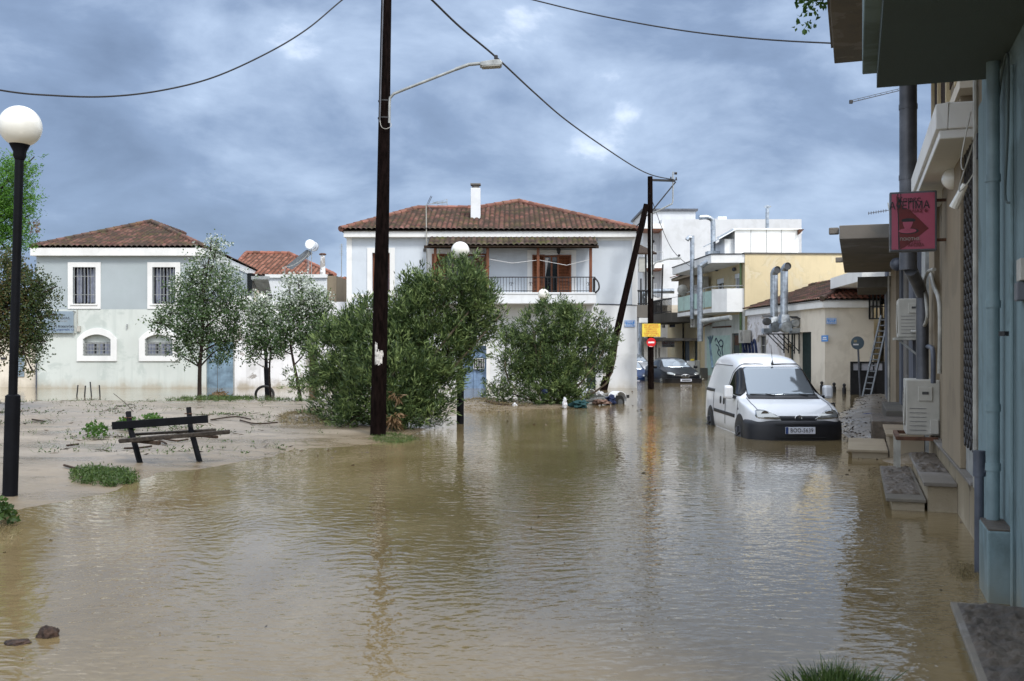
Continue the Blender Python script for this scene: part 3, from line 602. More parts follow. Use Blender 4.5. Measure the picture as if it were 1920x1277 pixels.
def wall_sign():
    y = D1-.16; x0, x1, z0, z1 = XA(76, y), XA(137.5, y), ZA(624.5, y), ZA(583.5, y)
    t = thing('wall_sign', 'grey office sign with dark Greek lettering fixed to the corner of the mint house', 'sign', ((x0+x1)/2, y, z0))
    MB().box(x0, x1, y, y+.03, z0, z1).build('panel', M['signgrey'], t, bevel=.004)
    for (u, z) in ((x0, z0), (x1, z0), (x0, z1), (x1, z1)): MB().tube([(u, y-.02, z), (u+.02, y+.148, z-.02)], .022).build('spacer', M['galvgrey'], t)
    cx = (x0+x1)/2+.08
    for s_, yy, sz, m in (('Ακρίβου', 590.5, .13, 'inkblack'), ('Φανή Γεραλή', 596.5, .13, 'inkblack'), ('αρχιτέκτονες', 602, .11, 'galvgrey'), ('Φωτεινή Κοκκινάκη', 612, .135, 'inkblack'), ('πολιτικός μηχανικός τ.ε.', 618, .115, 'inkblue')):
        text('lettering', s_, sz, M[m], t, (cx, y-.006, ZA(yy, y)))
wall_sign()
def far_left_house():
    y = 41.2; x0, x1 = XA(-90, y), fx(66); t = thing('cream_annex', 'low cream rendered building at the left edge beside the mint house', 'house', ((x0+x1)/2, y+3, 0))
    h = (XA(30, y), XA(46, y), ZA(706, y), ZA(665, y)); MB().wall(x0, x1, -.5, ZA(628, y), front(y), [], .1).add([(x0, y+6, -.5), (x1, y+6, -.5), (x1, y+6, ZA(628, y)), (x0, y+6, ZA(628, y))], [(0, 1, 2, 3)]).add([(x0, y, ZA(628, y)), (x1, y, ZA(628, y)), (x1, y+6, ZA(628, y)), (x0, y+6, ZA(628, y))], [(0, 1, 2, 3)]).add([(x0, y, -.5), (x0, y+6, -.5), (x0, y+6, ZA(628, y)), (x0, y, ZA(628, y))], [(0, 1, 2, 3)]).build('wall', M['cream'], t)
    MB().box(h[0], h[1], y-.05, y-.002, h[2], h[3]).build('notice_panel', M['signgrey'], t); MB().box(XA(2, y), XA(13, y), y-.04, y-.002, ZA(674, y), ZA(670, y)).build('name_plate', M['inkblack'], t)
    mb = MB()
    for i in range(8): z = h[2]+.1+i*.1; mb.box(h[0]+.05, h[1]-.05, y-.054, y-.05, z, z+.02)
    mb.build('lettering', M['inkblack'], t)
far_left_house()
# ---- courtyard wall with blue metal door
def courtyard():
    y = D1+.15; x0, x1 = fx(388), XA(662, y); zt = ZA(566, y)
    t = thing('courtyard_wall', 'flaking whitewashed courtyard wall with grey plaster showing, between the mint and central houses', 'wall', ((x0+x1)/2, y, 0))
    hd = (XA(578, y), XA(596, y), -.3, ZA(655, y)); MB().wall(XA(438, y), x1, -.5, zt, front(y), [hd], .25).box(XA(438, y), x1, y+.26, y+.4, -.5, zt).box(x0, XA(438, y)-.003, y, y+.4, ZA(640, y), zt).build('render', M['whitewash'], t)
    quadbox(MB(), front(y), hd[0], hd[1], hd[2], hd[3], .2, .24).build('door', M['wooddark'], t)
    quadbox(MB(), front(y), XA(438, y), XA(470, y), zt, zt+.25, -.02, .3).build('coping', M['trim'], t)
    d = MB(); a, b, zz = XA(380.5, y-.1), XA(437, y), ZA(641, y); 
    g = thing('metal_door', 'blue-grey sheet metal double door set in the whitewashed wall', 'door', ((a+b)/2, y, 0))
    m = (a+b)/2-.05
    for u0, u1 in ((a, m-.012), (m+.012, b)):
        l = MB().box(u0, u1, y+.02, y+.06, -.4, zz).build('door_leaf', M['bluemetal'], g, bevel=.004)
        MB().box(u0+.06, u1-.06, y+.005, y+.02, 1.9, 1.95).build('rail', M['bluemetal'], l)
    MB().ring(rect(a-.06, b+.06, -.5, zz+.06), rect(a, b, -.45, zz), front(y), -.01, .05).build('door_frame', M['galvgrey'], g)
courtyard()
# ---- annex and tile-roofed house behind
def behind_left():
    y = 46.0; x0, x1, zt = XA(502, y), XA(630, y), ZA(516, y)
    t = thing('white_annex', 'flat-roofed white annex with beige side awning behind the courtyard wall', 'house', ((x0+x1)/2, y, 0))
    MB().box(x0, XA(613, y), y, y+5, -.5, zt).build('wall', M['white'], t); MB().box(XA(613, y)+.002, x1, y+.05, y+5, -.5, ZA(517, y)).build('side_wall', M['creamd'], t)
    MB().box(x0-.1, XA(614, y), y-.12, y+.1, ZA(521, y), zt+.03).build('parapet', M['trim'], t)
    MB().prism([(XA(487, y), y-1.2, ZA(523, 44.8)), (XA(515, y), y-1.2, ZA(523, 44.8)), (XA(510, y), y-.1, ZA(549, 45.9)), (XA(487, y), y-.1, ZA(549, 45.9))], (0, .03, -.02)).build('awning', M['pvcwhite'], t)
    MB().box(XA(484, y), XA(517, y), y-1.25, y-1.18, ZA(524, 44.8), ZA(518, 44.8)).build('awning_rail', M['galvgrey'], t)
    MB().box(XA(492, y), XA(520, y), y-.2, y-.12, -.4, ZA(566, y)).build('wing_wall', M['white'], t)
    MB().box(XA(500, y), XA(512, y), y-.21, y-.2, ZA(562, y), ZA(552, y)).build('opening', M['acdark'], t)
    y = 52.0; x0, x1, ze = XA(428, y), XA(600, y), ZA(517, y)
    t = thing('tile_roofed_house', 'house with bright red hipped tile roof behind the white annex', 'house', ((x0+x1)/2, y, 0))
    MB().box(x0+.3, x1-.3, y+.3, y+9, -.5, ze).build('wall', M['cream'], t); MB().box(x0, x1, y-.05, y+9.3, ze-.25, ze).build('eaves', M['trim'], t)
    P, Q = Vector((XA(462, 57), 57, ZA(477, 57))), Vector((XA(541, 57), 57, ZA(478, 57))); O = Vector((x0, y-.1, ze)); s = Vector((0, P.y-O.y, P.z-ze)); H = s.length
    r = MB().add([(x0, y-.1, ze-.02), (x1+.8, y-.1, ze-.02), (x1+.8, y+9.5, ze-.02), (x0, y+9.5, ze-.02), P-Vector((0, 0, .05)), Q-Vector((0, 0, .05))], [(0, 1, 5, 4), (1, 2, 5), (2, 3, 4, 5), (3, 0, 4), (3, 2, 1, 0)]).build('roof', M['tilenew'], t)
    tiles('roof_tiles', r, M['tilenew'], O, (1, 0, 0), s, [(0, 0), (H, P.x-O.x)], [(0, x1+.8-O.x), (H, Q.x-O.x)], H, .25, .36, .05)
    ridge('ridge_cap', r, M['tilered'], [Vector((x0, y-.1, ze+.05)), P+Vector((0, 0, .1)), Q+Vector((0, 0, .1)), Vector((x1+.8, y-.1, ze+.05))], .11)
    y = 46.6; t = thing('chimney', 'slim white chimney with flat cap standing on the annex roof', 'chimney', (XA(605, y), y, ZA(516, y)))
    MB().lathe([(.13, 0), (.12, .5), (.105, .9)], (XA(605, y), y, ZA(514.5, y)), 14).build('stack', M['whitewash'], t, smooth=True); MB().lathe([(.14, 0), (.17, .02), (.17, .06), (.1, .09)], (XA(605, y), y, ZA(514.5, y)+.9), 14).build('cap', M['rust'], t)
    y = 47.0; t = thing('solar_water_heater', 'solar water heater with white tank above a tilted collector panel on the annex roof', 'solar heater', (XA(565, y), y, ZA(516, y)))
    c = W(578, 459, y); MB().lathe([(.01, -.55), (.2, -.55), (.235, -.5), (.235, .5), (.2, .55), (.01, .55)], (c.x+.1, c.y+.35, c.z), 22, 'y').build('tank', M['panelw'], t, smooth=True)
    for k in (-.35, .6): MB().lathe([(.245, -.02), (.245, .02)], (c.x+.1, c.y+.35+k*.6, c.z), 22, 'y').build('tank_band', M['flue'], t)
    a, b = W(536, 499, y), W(575, 468, y); p = MB().prism([a, b, b+Vector((.02, 1.0, 0)), a+Vector((.02, 1.0, 0))], (.06, 0, -.09)).build('collector', M['aluminium'], t)
    d = (b-a).normalized(); MB().prism([a+d*.06+Vector((0, .06, .0)), b-d*.06+Vector((0, .06, 0)), b-d*.06+Vector((0, .94, 0)), a+d*.06+Vector((0, .94, 0))], (-.008, 0, .012)).build('absorber', M['glassd'], p)
    zr = ZA(516, y)
    for q in (W(579, 468, y), W(584, 466, y), W(576, 470, y+.7), W(534, 500, y)): MB().tube([q, (q.x, q.y, zr)], .018, 6).build('leg', M['galvgrey'], t)
    MB().tube(smoothpath([W(534, 500, y-.03), W(545, 499, y-.03), W(562, 490, y-.03), W(576, 478, y-.03), W(580, 466, y-.03)], 4), .016, 5).build('hose', M['pvcwhite'], t)
    y = 50; x0, x1 = XA(630, y), XA(668, y); t = thing('brick_outbuilding', 'narrow red brick outbuilding with tile coping beside the central house', 'outbuilding', ((x0+x1)/2, y, 0))
    MB().box(x0, x1, y, y+2, -.5, ZA(531, y)).build('wall', M['brick'], t); r = MB().box(x0-.08, x1, y-.1, y+2.1, ZA(531, y), ZA(529, y)).build('roof', M['tilered'], t)
    tiles('roof_tiles', r, M['tilered'], (x0-.08, y-.15, ZA(530, y)), (1, 0, 0), (0, 1, .25), [(0, 0), (1.4, 0)], [(0, 1.1), (1.4, 1.1)], 1.4)
    y = 48; t = thing('television_antenna', 'thin mast with small antenna beside the left corner of the central house', 'antenna', (XA(640, y), y, ZA(525, y)))
    MB().tube([W(640, 530, y), W(640.5, 457, y)], .022, 6).build('mast', M['galvgrey'], t); mb = MB()
    for k in range(7): p = W(640+(-1)**k*.5, 459+k*3.2, y); mb.tube([p-Vector((.09, 0, 0)), p+Vector((.09, 0, 0))], .008, 4)
    mb.build('dipole', M['galvgrey'], t)
behind_left()
# ================================================================== CENTRAL HOUSE
def central():
    y = 40.0; X = lambda p: XA(p, y); Z = lambda p: ZA(p, y); x0, x1 = X(651), X(1194); zt = Z(440); zf = Z(572)
    t = thing('central_house', 'two-storey pale blue-grey house with hipped tile roof and railed balcony facing the flooded square', 'house', ((x0+x1)/2, y+5, 0))
    w1 = (X(698), X(731), Z(546), Z(474)); dr = (X(810), X(895), zf, Z(476)); d2 = (X(998), X(1071), zf, Z(478)); ent = (X(868), X(912), -.4, Z(648)); w2 = (X(1100), X(1117), -.4, Z(640)); win2 = (X(985), X(1040), Z(690), Z(640))
    mb = MB(); mb.wall(x0, x1, zf, zt, front(y), [w1, dr, d2], .22); 
    mb.add([(x1, y, -.5), (x1, y+10, -.5), (x1, y+10, zt), (x1, y, zt)], [(0, 1, 2, 3)]).add([(x0, y, -.5), (x0, y+10, -.5), (x0, y+10, zt), (x0, y, zt)], [(0, 1, 2, 3)]).add([(x0, y+10, -.5), (x1, y+10, -.5), (x1, y+10, zt), (x0, y+10, zt)], [(0, 1, 2, 3)])
    mb.build('upper_wall', M['bluegrey'], t)
    MB().wall(x0-.004, x1+.004, -.5, zf, front(y-.004), [ent, w2, win2], .22).build('lower_wall', M['white'], t)
    # white plaster bands
    bd = MB(); quadbox(bd, front(y), x0-.02, x0+.19, Z(680), zt, -.035, .0); quadbox(bd, front(y), x1-.19, x1+.02, zf+.003, zt, -.035, 0); quadbox(bd, front(y), x0+.192, X(801), Z(446), zt, -.035, 0); quadbox(bd, front(y), X(1121), x1-.192, Z(451), zt, -.035, 0)
    bd.build('plaster_band', M['trim'], t)
    quadbox(MB(), front(y), x0+.192, X(801), Z(558), Z(552), -.035, -.002).build('string_course', M['trim'], t)
    MB().tube([(X(1120), y-.02, Z(570)), (x1, y-.02, Z(572))], .02, 5).build('cable', M['pvcgrey'], t)
    window(t, front(y), *w1, M['woodbrown'], M['glassd'], .2, 2, 1, .07, M['trim'], .2, M['curtain'])
    for k, (d, nm) in enumerate(((dr, 'balcony_door'), (d2, 'balcony_door'))):
        quadbox(MB(), front(y), d[0], d[1], d[2], d[3], .2, .24)
        w = window(t, front(y), *d, M['woodbrown'], M['glassd'], .2, 2, 1, .07, None, 0, None, name=nm)
        MB().ring([(d[0]-.2, d[2]), (d[1]+.2, d[2]), (d[1]+.2, d[3]+.2), (d[0]-.2, d[3]+.2)], [(d[0], d[2]+.001), (d[1], d[2]+.001), (d[1], d[3]), (d[0], d[3])], front(y), -.045, 0).build('surround', M['trim'], w)
        def shutter(u0, u1, ds=-.09):
            mb = MB().ring(rect(u0, u1, d[2]+.03, d[3]), rect(u0+.06, u1-.06, d[2]+.1, d[3]-.06), front(y), ds, ds+.04); quadbox(mb, front(y), u0+.06, u1-.06, (d[2]+d[3])/2-.04, (d[2]+d[3])/2+.04, ds, ds+.04)
            n = 30
            for i in range(n):
                z = d[2]+.11+(d[3]-d[2]-.2)*i/n; mb.add([(u0+.06, y+ds+.008, z), (u1-.06, y+ds+.008, z), (u1-.06, y+ds+.035, z+.05), (u0+.06, y+ds+.035, z+.05)], [(0, 1, 2, 3)])
            mb.build('shutter', M['woodbrown'], w)
        wd_ = (d[1]-d[0])
        if k: shutter(d[0], d[0]+wd_*.32); shutter(d[1]-wd_*.36, d[1]); MB().prism([(d[0]+wd_*.34, y+.15, Z(483)), (d[0]+wd_*.42, y+.15, Z(483)), (d[0]+wd_*.34, y+.15, Z(520))], (0, .01, 0)).build('curtain', M['inkwhite'], w)
        else: shutter(d[0], d[0]+wd_*.3); shutter(d[1]-.1, d[1]+wd_*.2)
    g = window(t, front(y-.004), *ent, M['bluedoor'], M['bluedoor'], .2, 2, 1, .09, M['trim'], .14, name='entrance_door'); gp = window(t, front(y-.006), X(888), X(908), Z(692), Z(672), M['inkwhite'], M['glassd'], .1, 5, 1, .015, name='door_light')
    quadbox(MB(), front(y), *w2, .12, .16).build('shop_shutter', M['greendoor'], t); window(t, front(y), *win2, M['woodbrown'], M['glassd'], .2, 2, 1, .06)
    # balcony
    bx0, bx1, yb = X(804), XA(1118, 38.9), 38.9; zb = ZA(549, yb); zb0 = ZA(569, yb)
    b = MB().box(bx0, bx1, yb, y-.005, zb0, zb).box(bx0-.001, bx1+.03, yb-.03, y-.006, zb-.05, zb+.02).build('balcony', M['white'], t, bevel=.006)
    railing('railing', b, [(bx0, yb+.06, 0), (bx1-.04, yb+.06, 0), (bx1-.04, y-.05, 0)], zb+.02, ZA(519.5, yb), M['iron'], .115, .009)
    mb = MB()
    for i in range(9): 
        u = bx0+.3+(bx1-bx0-.6)*i/8
        for sg in (-1, 1): mb.tube([(u+sg*(.03+.035*math.cos(q)), yb+.045, zb+.35+.07*math.sin(q)) for q in np.linspace(0, 5, 9)], .007, 4)
    mb.build('railing_scroll', M['iron'], b)
    posts = [816, 914.5, 1009, 1107.5]
    for p in posts: MB().box(XA(p-2.6, yb+.1), XA(p+2.6, yb+.1), yb+.05, yb+.17, zb, ZA(462, yb)).build('post', M['woodbrown'], b, bevel=.01)
    MB().box(bx0-.1, bx1+.1, yb, yb+.14, ZA(464, yb)-.02, ZA(460, yb)).build('beam', M['wooddark'], b)
    mb = MB()
    for i in range(24): u = bx0+(bx1-bx0)*(i+.5)/24; mb.bar((u, yb-.12, ZA(459, yb-.1)), (u, y-.02, ZA(450, yb)), .06, .08)
    mb.build('rafter', M['wooddark'], b)
    A = Vector((XA(801, yb-.25), yb-.25, ZA(461, yb-.25))); Lx = XA(1121, yb-.25)-A.x; s = Vector((0, y-.03-A.y, ZA(444, y)-A.z)); cn = tiles('canopy_tiles', b, M['tilemoss'], A, (1, 0, 0), s, [(0, 0), (s.length, .03)], [(0, Lx), (s.length, Lx-.03)], s.length, .21, .42, .06)
    MB().prism([A-Vector((0, 0, .03)), A+Vector((Lx, 0, -.03)), A+Vector((Lx, 0, -.03))+s, A+s-Vector((0, 0, .03))], (0, 0, .02)).build('canopy_boards', M['wooddark'], b)
    MB().tube([(X(916), yb+.1, ZA(485, yb)), (X(960), yb+.1, ZA(493, yb)), (X(1009), yb+.1, ZA(487, yb)), (X(1060), yb+.1, ZA(497, yb)), (X(1107), yb+.1, ZA(485, yb))], .009, 5).build('washing_line', M['inkwhite'], b)
    lt = MB().lathe([(.02, 0), (.06, .05), (.09, .2), (.05, .26), (.01, .3)], (X(1047), y-.25, Z(478)), 8).build('wall_lantern', M['iron'], t)
    MB().box(X(794), X(799), y-.06, y, Z(472), Z(466)).build('vent', M['acdark'], t)
    MB().box(X(897), X(906), y-.3, y, Z(475), Z(463)).build('awning_box', M['trim'], t)
    MB().tube(smoothpath([(X(1110), yb-.02, ZA(520, yb)), (X(1117), yb-.1, ZA(530, yb)), (X(1118), yb-.12, ZA(542, yb)), (X(1112), yb-.02, ZA(549, yb))], 4), .035, 6).build('satellite_bracket', M['iron'], b)
    # eaves and roof
    e0, e1, yo = XA(638, y-.4), XA(1199, y-.4), y-.4; ze = ZA(432, yo)
    MB().box(e0+.12, e1-.12, yo+.08, y+10.4, ze-.25, ze-.01).build('eaves', M['trim'], t)
    P = Vector((XA(972, 45.2), 45.2, ZA(381, 45.2))); O = Vector((e0, yo-.06, ze)); sl_ = (P.z-ze)/(P.y-O.y); zl = 0
    dl = (ZA(394, 43.9)-ze)/sl_; yl = O.y+dl; zl = ze+dl*sl_; Lp = Vector((XA(783, yl), yl, zl)); Mp = Vector((XA(896, yl), yl, zl)); s = Vector((0, P.y-O.y, P.z-ze)); H = s.length; vl = math.hypot(dl, dl*sl_)
    r = MB().add([(e0, yo, ze-.02), (e1, yo, ze-.02), (e1, y+10.4, ze-.02), (e0, y+10.4, ze-.02), (Lp.x, yl, zl-.05), (P.x, P.y, zl-.05), (P.x, P.y, P.z-.05)], [(0, 1, 6, 5, 4), (1, 2, 6), (2, 3, 4, 5, 6), (3, 0, 4), (3, 2, 1, 0)]).build('roof', M['tileold'], t)
    L = e1+.02-O.x
    tiles('roof_tiles', r, M['tileold'], O, (1, 0, 0), s, [(0, 0), (vl, Lp.x-O.x), (vl+.002, Mp.x-O.x), (H, P.x-O.x)], [(0, L), (H, P.x-O.x)], H, .21, .36, .06)
    ridge('ridge_cap', r, M['tileridge'], [Vector((e0, yo, ze+.06)), Lp+Vector((0, 0, .08)), Mp+Vector((0, 0, .08)), P+Vector((0, 0, .1)), Vector((e1, yo, ze+.06))], .11)
    yc = 41.6; c = MB().box(XA(882.5, yc), XA(900.5, yc), yc, yc+.45, ZA(424, yc), ZA(352, yc)).build('chimney', M['white'], r, bevel=.02)
    MB().lathe([(.17, 0), (.15, .12), (.12, .2)], ((XA(891.5, yc)), yc+.22, ZA(352, yc)), 10).box(XA(882, yc), XA(901, yc), yc, yc+.45, ZA(346, yc), ZA(343.5, yc)).build('chimney_cap', M['concrete'], c)
    # tv antenna
    ya = y-.12; a = thing('television_antenna', 'tall roof antenna on a white mast up the front of the central house', 'antenna', (X(800), ya, Z(470)))
    MB().tube([W(801, 520, ya-.05), W(799.5, 440, ya-.3), W(799, 384, ya-.3)], .022, 6).build('mast', M['pvcwhite'], a)
    mb = MB(); q = ya-.3; mb.tube([W(800, 383, q), W(838, 379, q)], .014, 5)
    for px in (812, 820, 829): mb.tube([W(px, 377, q), W(px, 385, q)], .008, 4)
    for py in (374, 377, 381, 384): mb.tube([W(812, 380, q), W(837.5, py, q)], .006, 4)
    mb.tube([W(838, 373, q), W(838.5, 385, q)], .014, 5); mb.build('boom', M['galvgrey'], a)
    mb = MB()
    for (p1, p2) in (((801, 382), (808, 367)), ((803, 383), (810, 368)), ((800, 384), (811, 396))): mb.tube([W(*p1, q), W(*p2, q)], .012, 4)
    mb.build('reflector', M['flue'], a)
central()
def street_sign(label, px, py, D, w, h, lines, fr=None, wd='x'):
    p = W(px, py, D); t = thing('street_sign', label, 'sign', tuple(p)); MB().box(p.x-w/2, p.x+w/2, p.y-.012, p.y, p.z-h/2, p.z+h/2).build('plate', M['signblue'], t, bevel=.003)
    MB().ring(rect(p.x-w/2+.02, p.x+w/2-.02, p.z-h/2+.02, p.z+h/2-.02), rect(p.x-w/2+.032, p.x+w/2-.032, p.z-h/2+.032, p.z+h/2-.032), front(p.y-.012), -.003, 0).build('border', M['inkwhite'], t)
    for i, s_ in enumerate(lines): text('lettering', s_, h*.36, M['inkwhite'], t, (p.x, p.y-.016, p.z+h*(.18-.4*i)))
    return t
street_sign('blue street name plate on the right corner of the central house', 1181, 607, 39.97, .42, .26, ['ΟΔΟΣ', 'ΙΩΑΝΝΟΥ'])
# ================================================================== SIDE STREET (frame FS: x out into the buildings, y up the street)
def fsy(px, x=0): return FS.ya(px, x)
def fsz(py, x, y): return FS.za(py, x, y)
def corner_house():
    ye = fsy(1402); t = thing('corner_house', 'single-storey cream corner house with tiled roof and steel extractor ducts on its side wall', 'house', (1, 3, 0), FS)
    zt = fsz(577, 0, 0); ys = fsy(1472); xr = 1.95; xb = 4.5
    dk = (fsy(1521), fsy(1499), -.4, fsz(622, 0, 1.2)); nic = (fsy(1484), fsy(1472.5), fsz(672, 0, 4), fsz(645, 0, 4)); wn = (fsy(1437), fsy(1421), fsz(667, 0, 6.5), fsz(628, 0, 6.5))
    mb = MB(); mb.wall(0, ys, -.5, zt, side(0), [dk, nic], .25); mb.add([(0, 0, -.5), (xr, 0, -.5), (xr, 0, zt), (0, 0, zt)], [(0, 1, 2, 3)]).add([(xr, 0, -.5), (xb, ye, -.5), (xb, ye, zt+.9), (xr, 0, zt)], [(0, 1, 2, 3)]); mb.build('cream_wall', M['cream'], t)
    MB().wall(ys, ye, -.5, zt, side(-.01), [wn], .25).build('peeling_wall', M['peel'], t)
    g = quadbox(MB(), side(0), *dk, .14, .2); 
    for i in range(12): y = dk[0]+(dk[1]-dk[0])*(i+.5)/12; g.box(.12, .14, y-.02, y+.02, -.4, dk[3]-.05)
    g.build('door_shutter', M['greendoor'], t); quadbox(MB(), side(0), *nic, .2, .24).build('niche_panel', M['creamd'], t)
    window(t, side(-.01), *wn, M['pvcwhite'], M['glass'], .2, 2, 2, .06)
    # fascia
    fb = zt; ft = fsz(563, 0, 0); MB().prism([(-.16, -.16, fb), (-.16, ye, fb), (0.05, ye, fb), (.05, .02, fb), (xr+.1, .02, fb), (xr+.2, -.16, fb)], (0, 0, ft-fb)).build('fascia', M['trim'], t)
    # roof: slope rising from the street eave, hipped at the front
    E0, E1 = Vector((-.2, -.2, ft)), Vector((-.2, ye+.1, ft)); pa = FS; AP = W(1634, 519, 41.6); d = AP-FS.o; ap = Vector((d.dot(FS.ex), d.dot(FS.ey), AP.z)); e = Vector((0, 1, 0)); u = ap.y-E0.y; s = Vector((ap.x-E0.x, 0, ap.z-ft)); H = s.length
    R2 = Vector((ap.x, ye+.1, ap.z)); C1 = Vector((xr+1.0, -.2, ft))
    r = MB().add([E0-Vector((0, 0, .03)), E1-Vector((0, 0, .03)), R2-Vector((0, 0, .03)), ap-Vector((0, 0, .03)), C1-Vector((0, 0, .03)), Vector((xb, ye, ft-.03))], [(0, 3, 2, 1), (0, 4, 3), (4, 5, 2, 3), (0, 1, 5, 4), (1, 2, 5)]).build('roof', M['tileold'], t)
    tiles('roof_tiles', r, M['tileold'], E0, e, s, [(0, 0), (H, u)], [(0, ye+.3), (H, ye+.3)], H, .24, .38, .07)
    s2 = Vector((0, ap.y-E0.y, ap.z-ft)); tiles('roof_tiles', r, M['tilered'], E0, (1, 0, 0), s2, [(0, 0), (s2.length, ap.x-E0.x)], [(0, C1.x-E0.x), (s2.length, ap.x-E0.x+.1)], s2.length, .22, .36, .06)
    ridge('ridge_cap', r, M['tileold'], [E0+Vector((0, 0, .05)), ap+Vector((0, 0, .08)), R2+Vector((0, 0, .08))])
    MB().tube([(-.08, fsy(1489), zt-.4), (-.08, fsy(1489), -.4)], .04).build('drainpipe', M['greendoor'], t)
    mb = MB(); y = fsy(1400)-.1; mb.box(-.2, .1, y-.2, y+.15, zt-.02, zt+.22).build('gutter_hopper', M['pvcwhite'], t)
    # graffiti (dark blue loops sprayed on the peeling wall)
    mb = MB(); a, b = fsy(1418), fsy(1389)
    for i in range(5):
        yy = a+(b-a)*(i+.5)/5; mb.tube(smoothpath([(-.03, yy-.5, .5), (-.03, yy-.4, 1.5), (-.03, yy-.05, 2.0-.1*(i % 2)), (-.03, yy+.3, 1.5), (-.03, yy+.35, .6)], 4), [.05+.03*math.sin(k/3) for k in range(17)], 6)
    mb.build('graffiti', M['clothblue'], t)
    return t
corner_house()
def fs_wallpoint(px, x): y = fsy(px, x); return y
def extractor():
    for k, (pd, ptop, pbase, pm) in enumerate((((1451.5), 507, 594, (1442, 606)), ((1470.5), 500, 590, (1486, 609)))):
        x = -.55; y = fsy(pd, x); D = FS.w(x, y).y; z = lambda p: ZA(p, D); r = 7.0/F*D
        t = thing('extractor_duct', ('shorter' if k == 0 else 'taller')+' galvanised extractor duct with open black mouth and fan motor on the cream corner house', 'ventilation duct', (x, y, z(625)), FS, 'twin extractor ducts on the corner house')
        P = [(x, y, z(pbase)), (x, y, z(ptop+12)), (x, y-.04, z(ptop+5)), (x+.03, y-.16, z(ptop+.5)), (x+.05, y-.30, z(ptop))]
        MB().tube(smoothpath(P, 5), r, 18, cap=False).build('pipe', M['galv'], t, smooth=True)
        q = Vector(P[-1]); MB().tube([q+Vector((0, .1, 0)), q+Vector((.004, .06, 0))], r*.97, 18).build('mouth', M['acdark'], t)
        for zz in (z(545), z(566)): MB().tube([(x, y, zz-.03), (x, y, zz+.03)], r*1.06, 18).build('joint_band', M['galv'], t, smooth=True)
        MB().add([(x-r, y-r, z(pbase)), (x+r, y-r, z(pbase)), (x+r, y+r, z(pbase)), (x-r, y+r, z(pbase)), (x-r*1.3, y-r*1.4, z(606)), (x+r*1.3, y-r*1.4, z(606)), (x+r*1.3, y+r*1.4, z(606)), (x-r*1.3, y+r*1.4, z(606))], [(0, 1, 2, 3), (4, 5, 6, 7), (0, 1, 5, 4), (1, 2, 6, 5), (2, 3, 7, 6), (3, 0, 4, 7)]).build('transition', M['galv'], t)
        MB().lathe([(.04, -.15), (.23, -.15), (.25, -.1), (.25, .1), (.23, .15), (.04, .15)], (x+.02, y-.1, z(613)), 22, 'y').build('fan_housing', M['galv'], t, smooth=True)
        sg = -1 if k == 0 else 1; c = (x+sg*.38, y-.28*0-.1, z(pm[1])); MB().lathe([(.02, -.18), (.14, -.18), (.16, -.1), (.16, .12), (.1, .18), (.02, .2)], (c[0], c[1]-.1, c[2]+.06), 16, 'y').build('motor', M['acdark'] if k == 0 else M['galvgrey'], t, smooth=True)
        MB().prism([(c[0]-.2, c[1]-.3, c[2]+.24), (c[0]+.2, c[1]-.3, c[2]+.24), (c[0]+.16, c[1]+.1, c[2]+.34), (c[0]-.16, c[1]+.1, c[2]+.34)], (0, 0, .02)).build('motor_hood', M['iron'], t)
        MB().box(c[0]-.18, c[0]+.18, c[1]-.25, c[1]+.1, z(625), z(616)).build('motor_mount', M['galv'], t)
        b = MB(); z0 = z(625)
        for yy in (y-.3, y+.25):
            b.bar((x-.4, yy, z0-.03), (-.02, yy, z0-.03), .045, .045); b.bar((x-.2, yy, z0-.03), (-.03, yy, z0-.75), .035, .035); b.bar((-.03, yy, z0), (-.03, yy, z0-.85), .04, .04)
        b.bar((x-.35, y-.4, z0-.03), (x-.35, y+.4, z0-.03), .045, .045); b.build('bracket', M['iron'], t)
extractor()
ac_unit('dirty air conditioner on the peeling graffitied wall behind the van roof', FS, -.42, fsy(1411), fsz(643, -.2, 8.5), .34, .85, .62)
street_sign('blue street name plate on the front of the cream corner house', 1559, 602, 38.35, .38, .23, ['ΟΔΟΣ', 'ΑΘΗΝΑΣ'])
def small_plate():
    y = fsy(1541, -.02); z0, z1 = fsz(640.5, 0, y), fsz(629, 0, y); t = thing('street_sign', 'small square blue plate on the side wall of the cream corner house', 'sign', (-.02, y, z0), FS)
    MB().box(-.02, -.001, y-.6, y+.05, z0, z1).build('plate', M['signblue'], t); MB().box(-.024, -.02, y-.5, y-.08, z0+.07, z0+.1).box(-.024, -.02, y-.45, y-.12, z0+.13, z0+.17).build('lettering', M['inkwhite'], t)
small_plate()
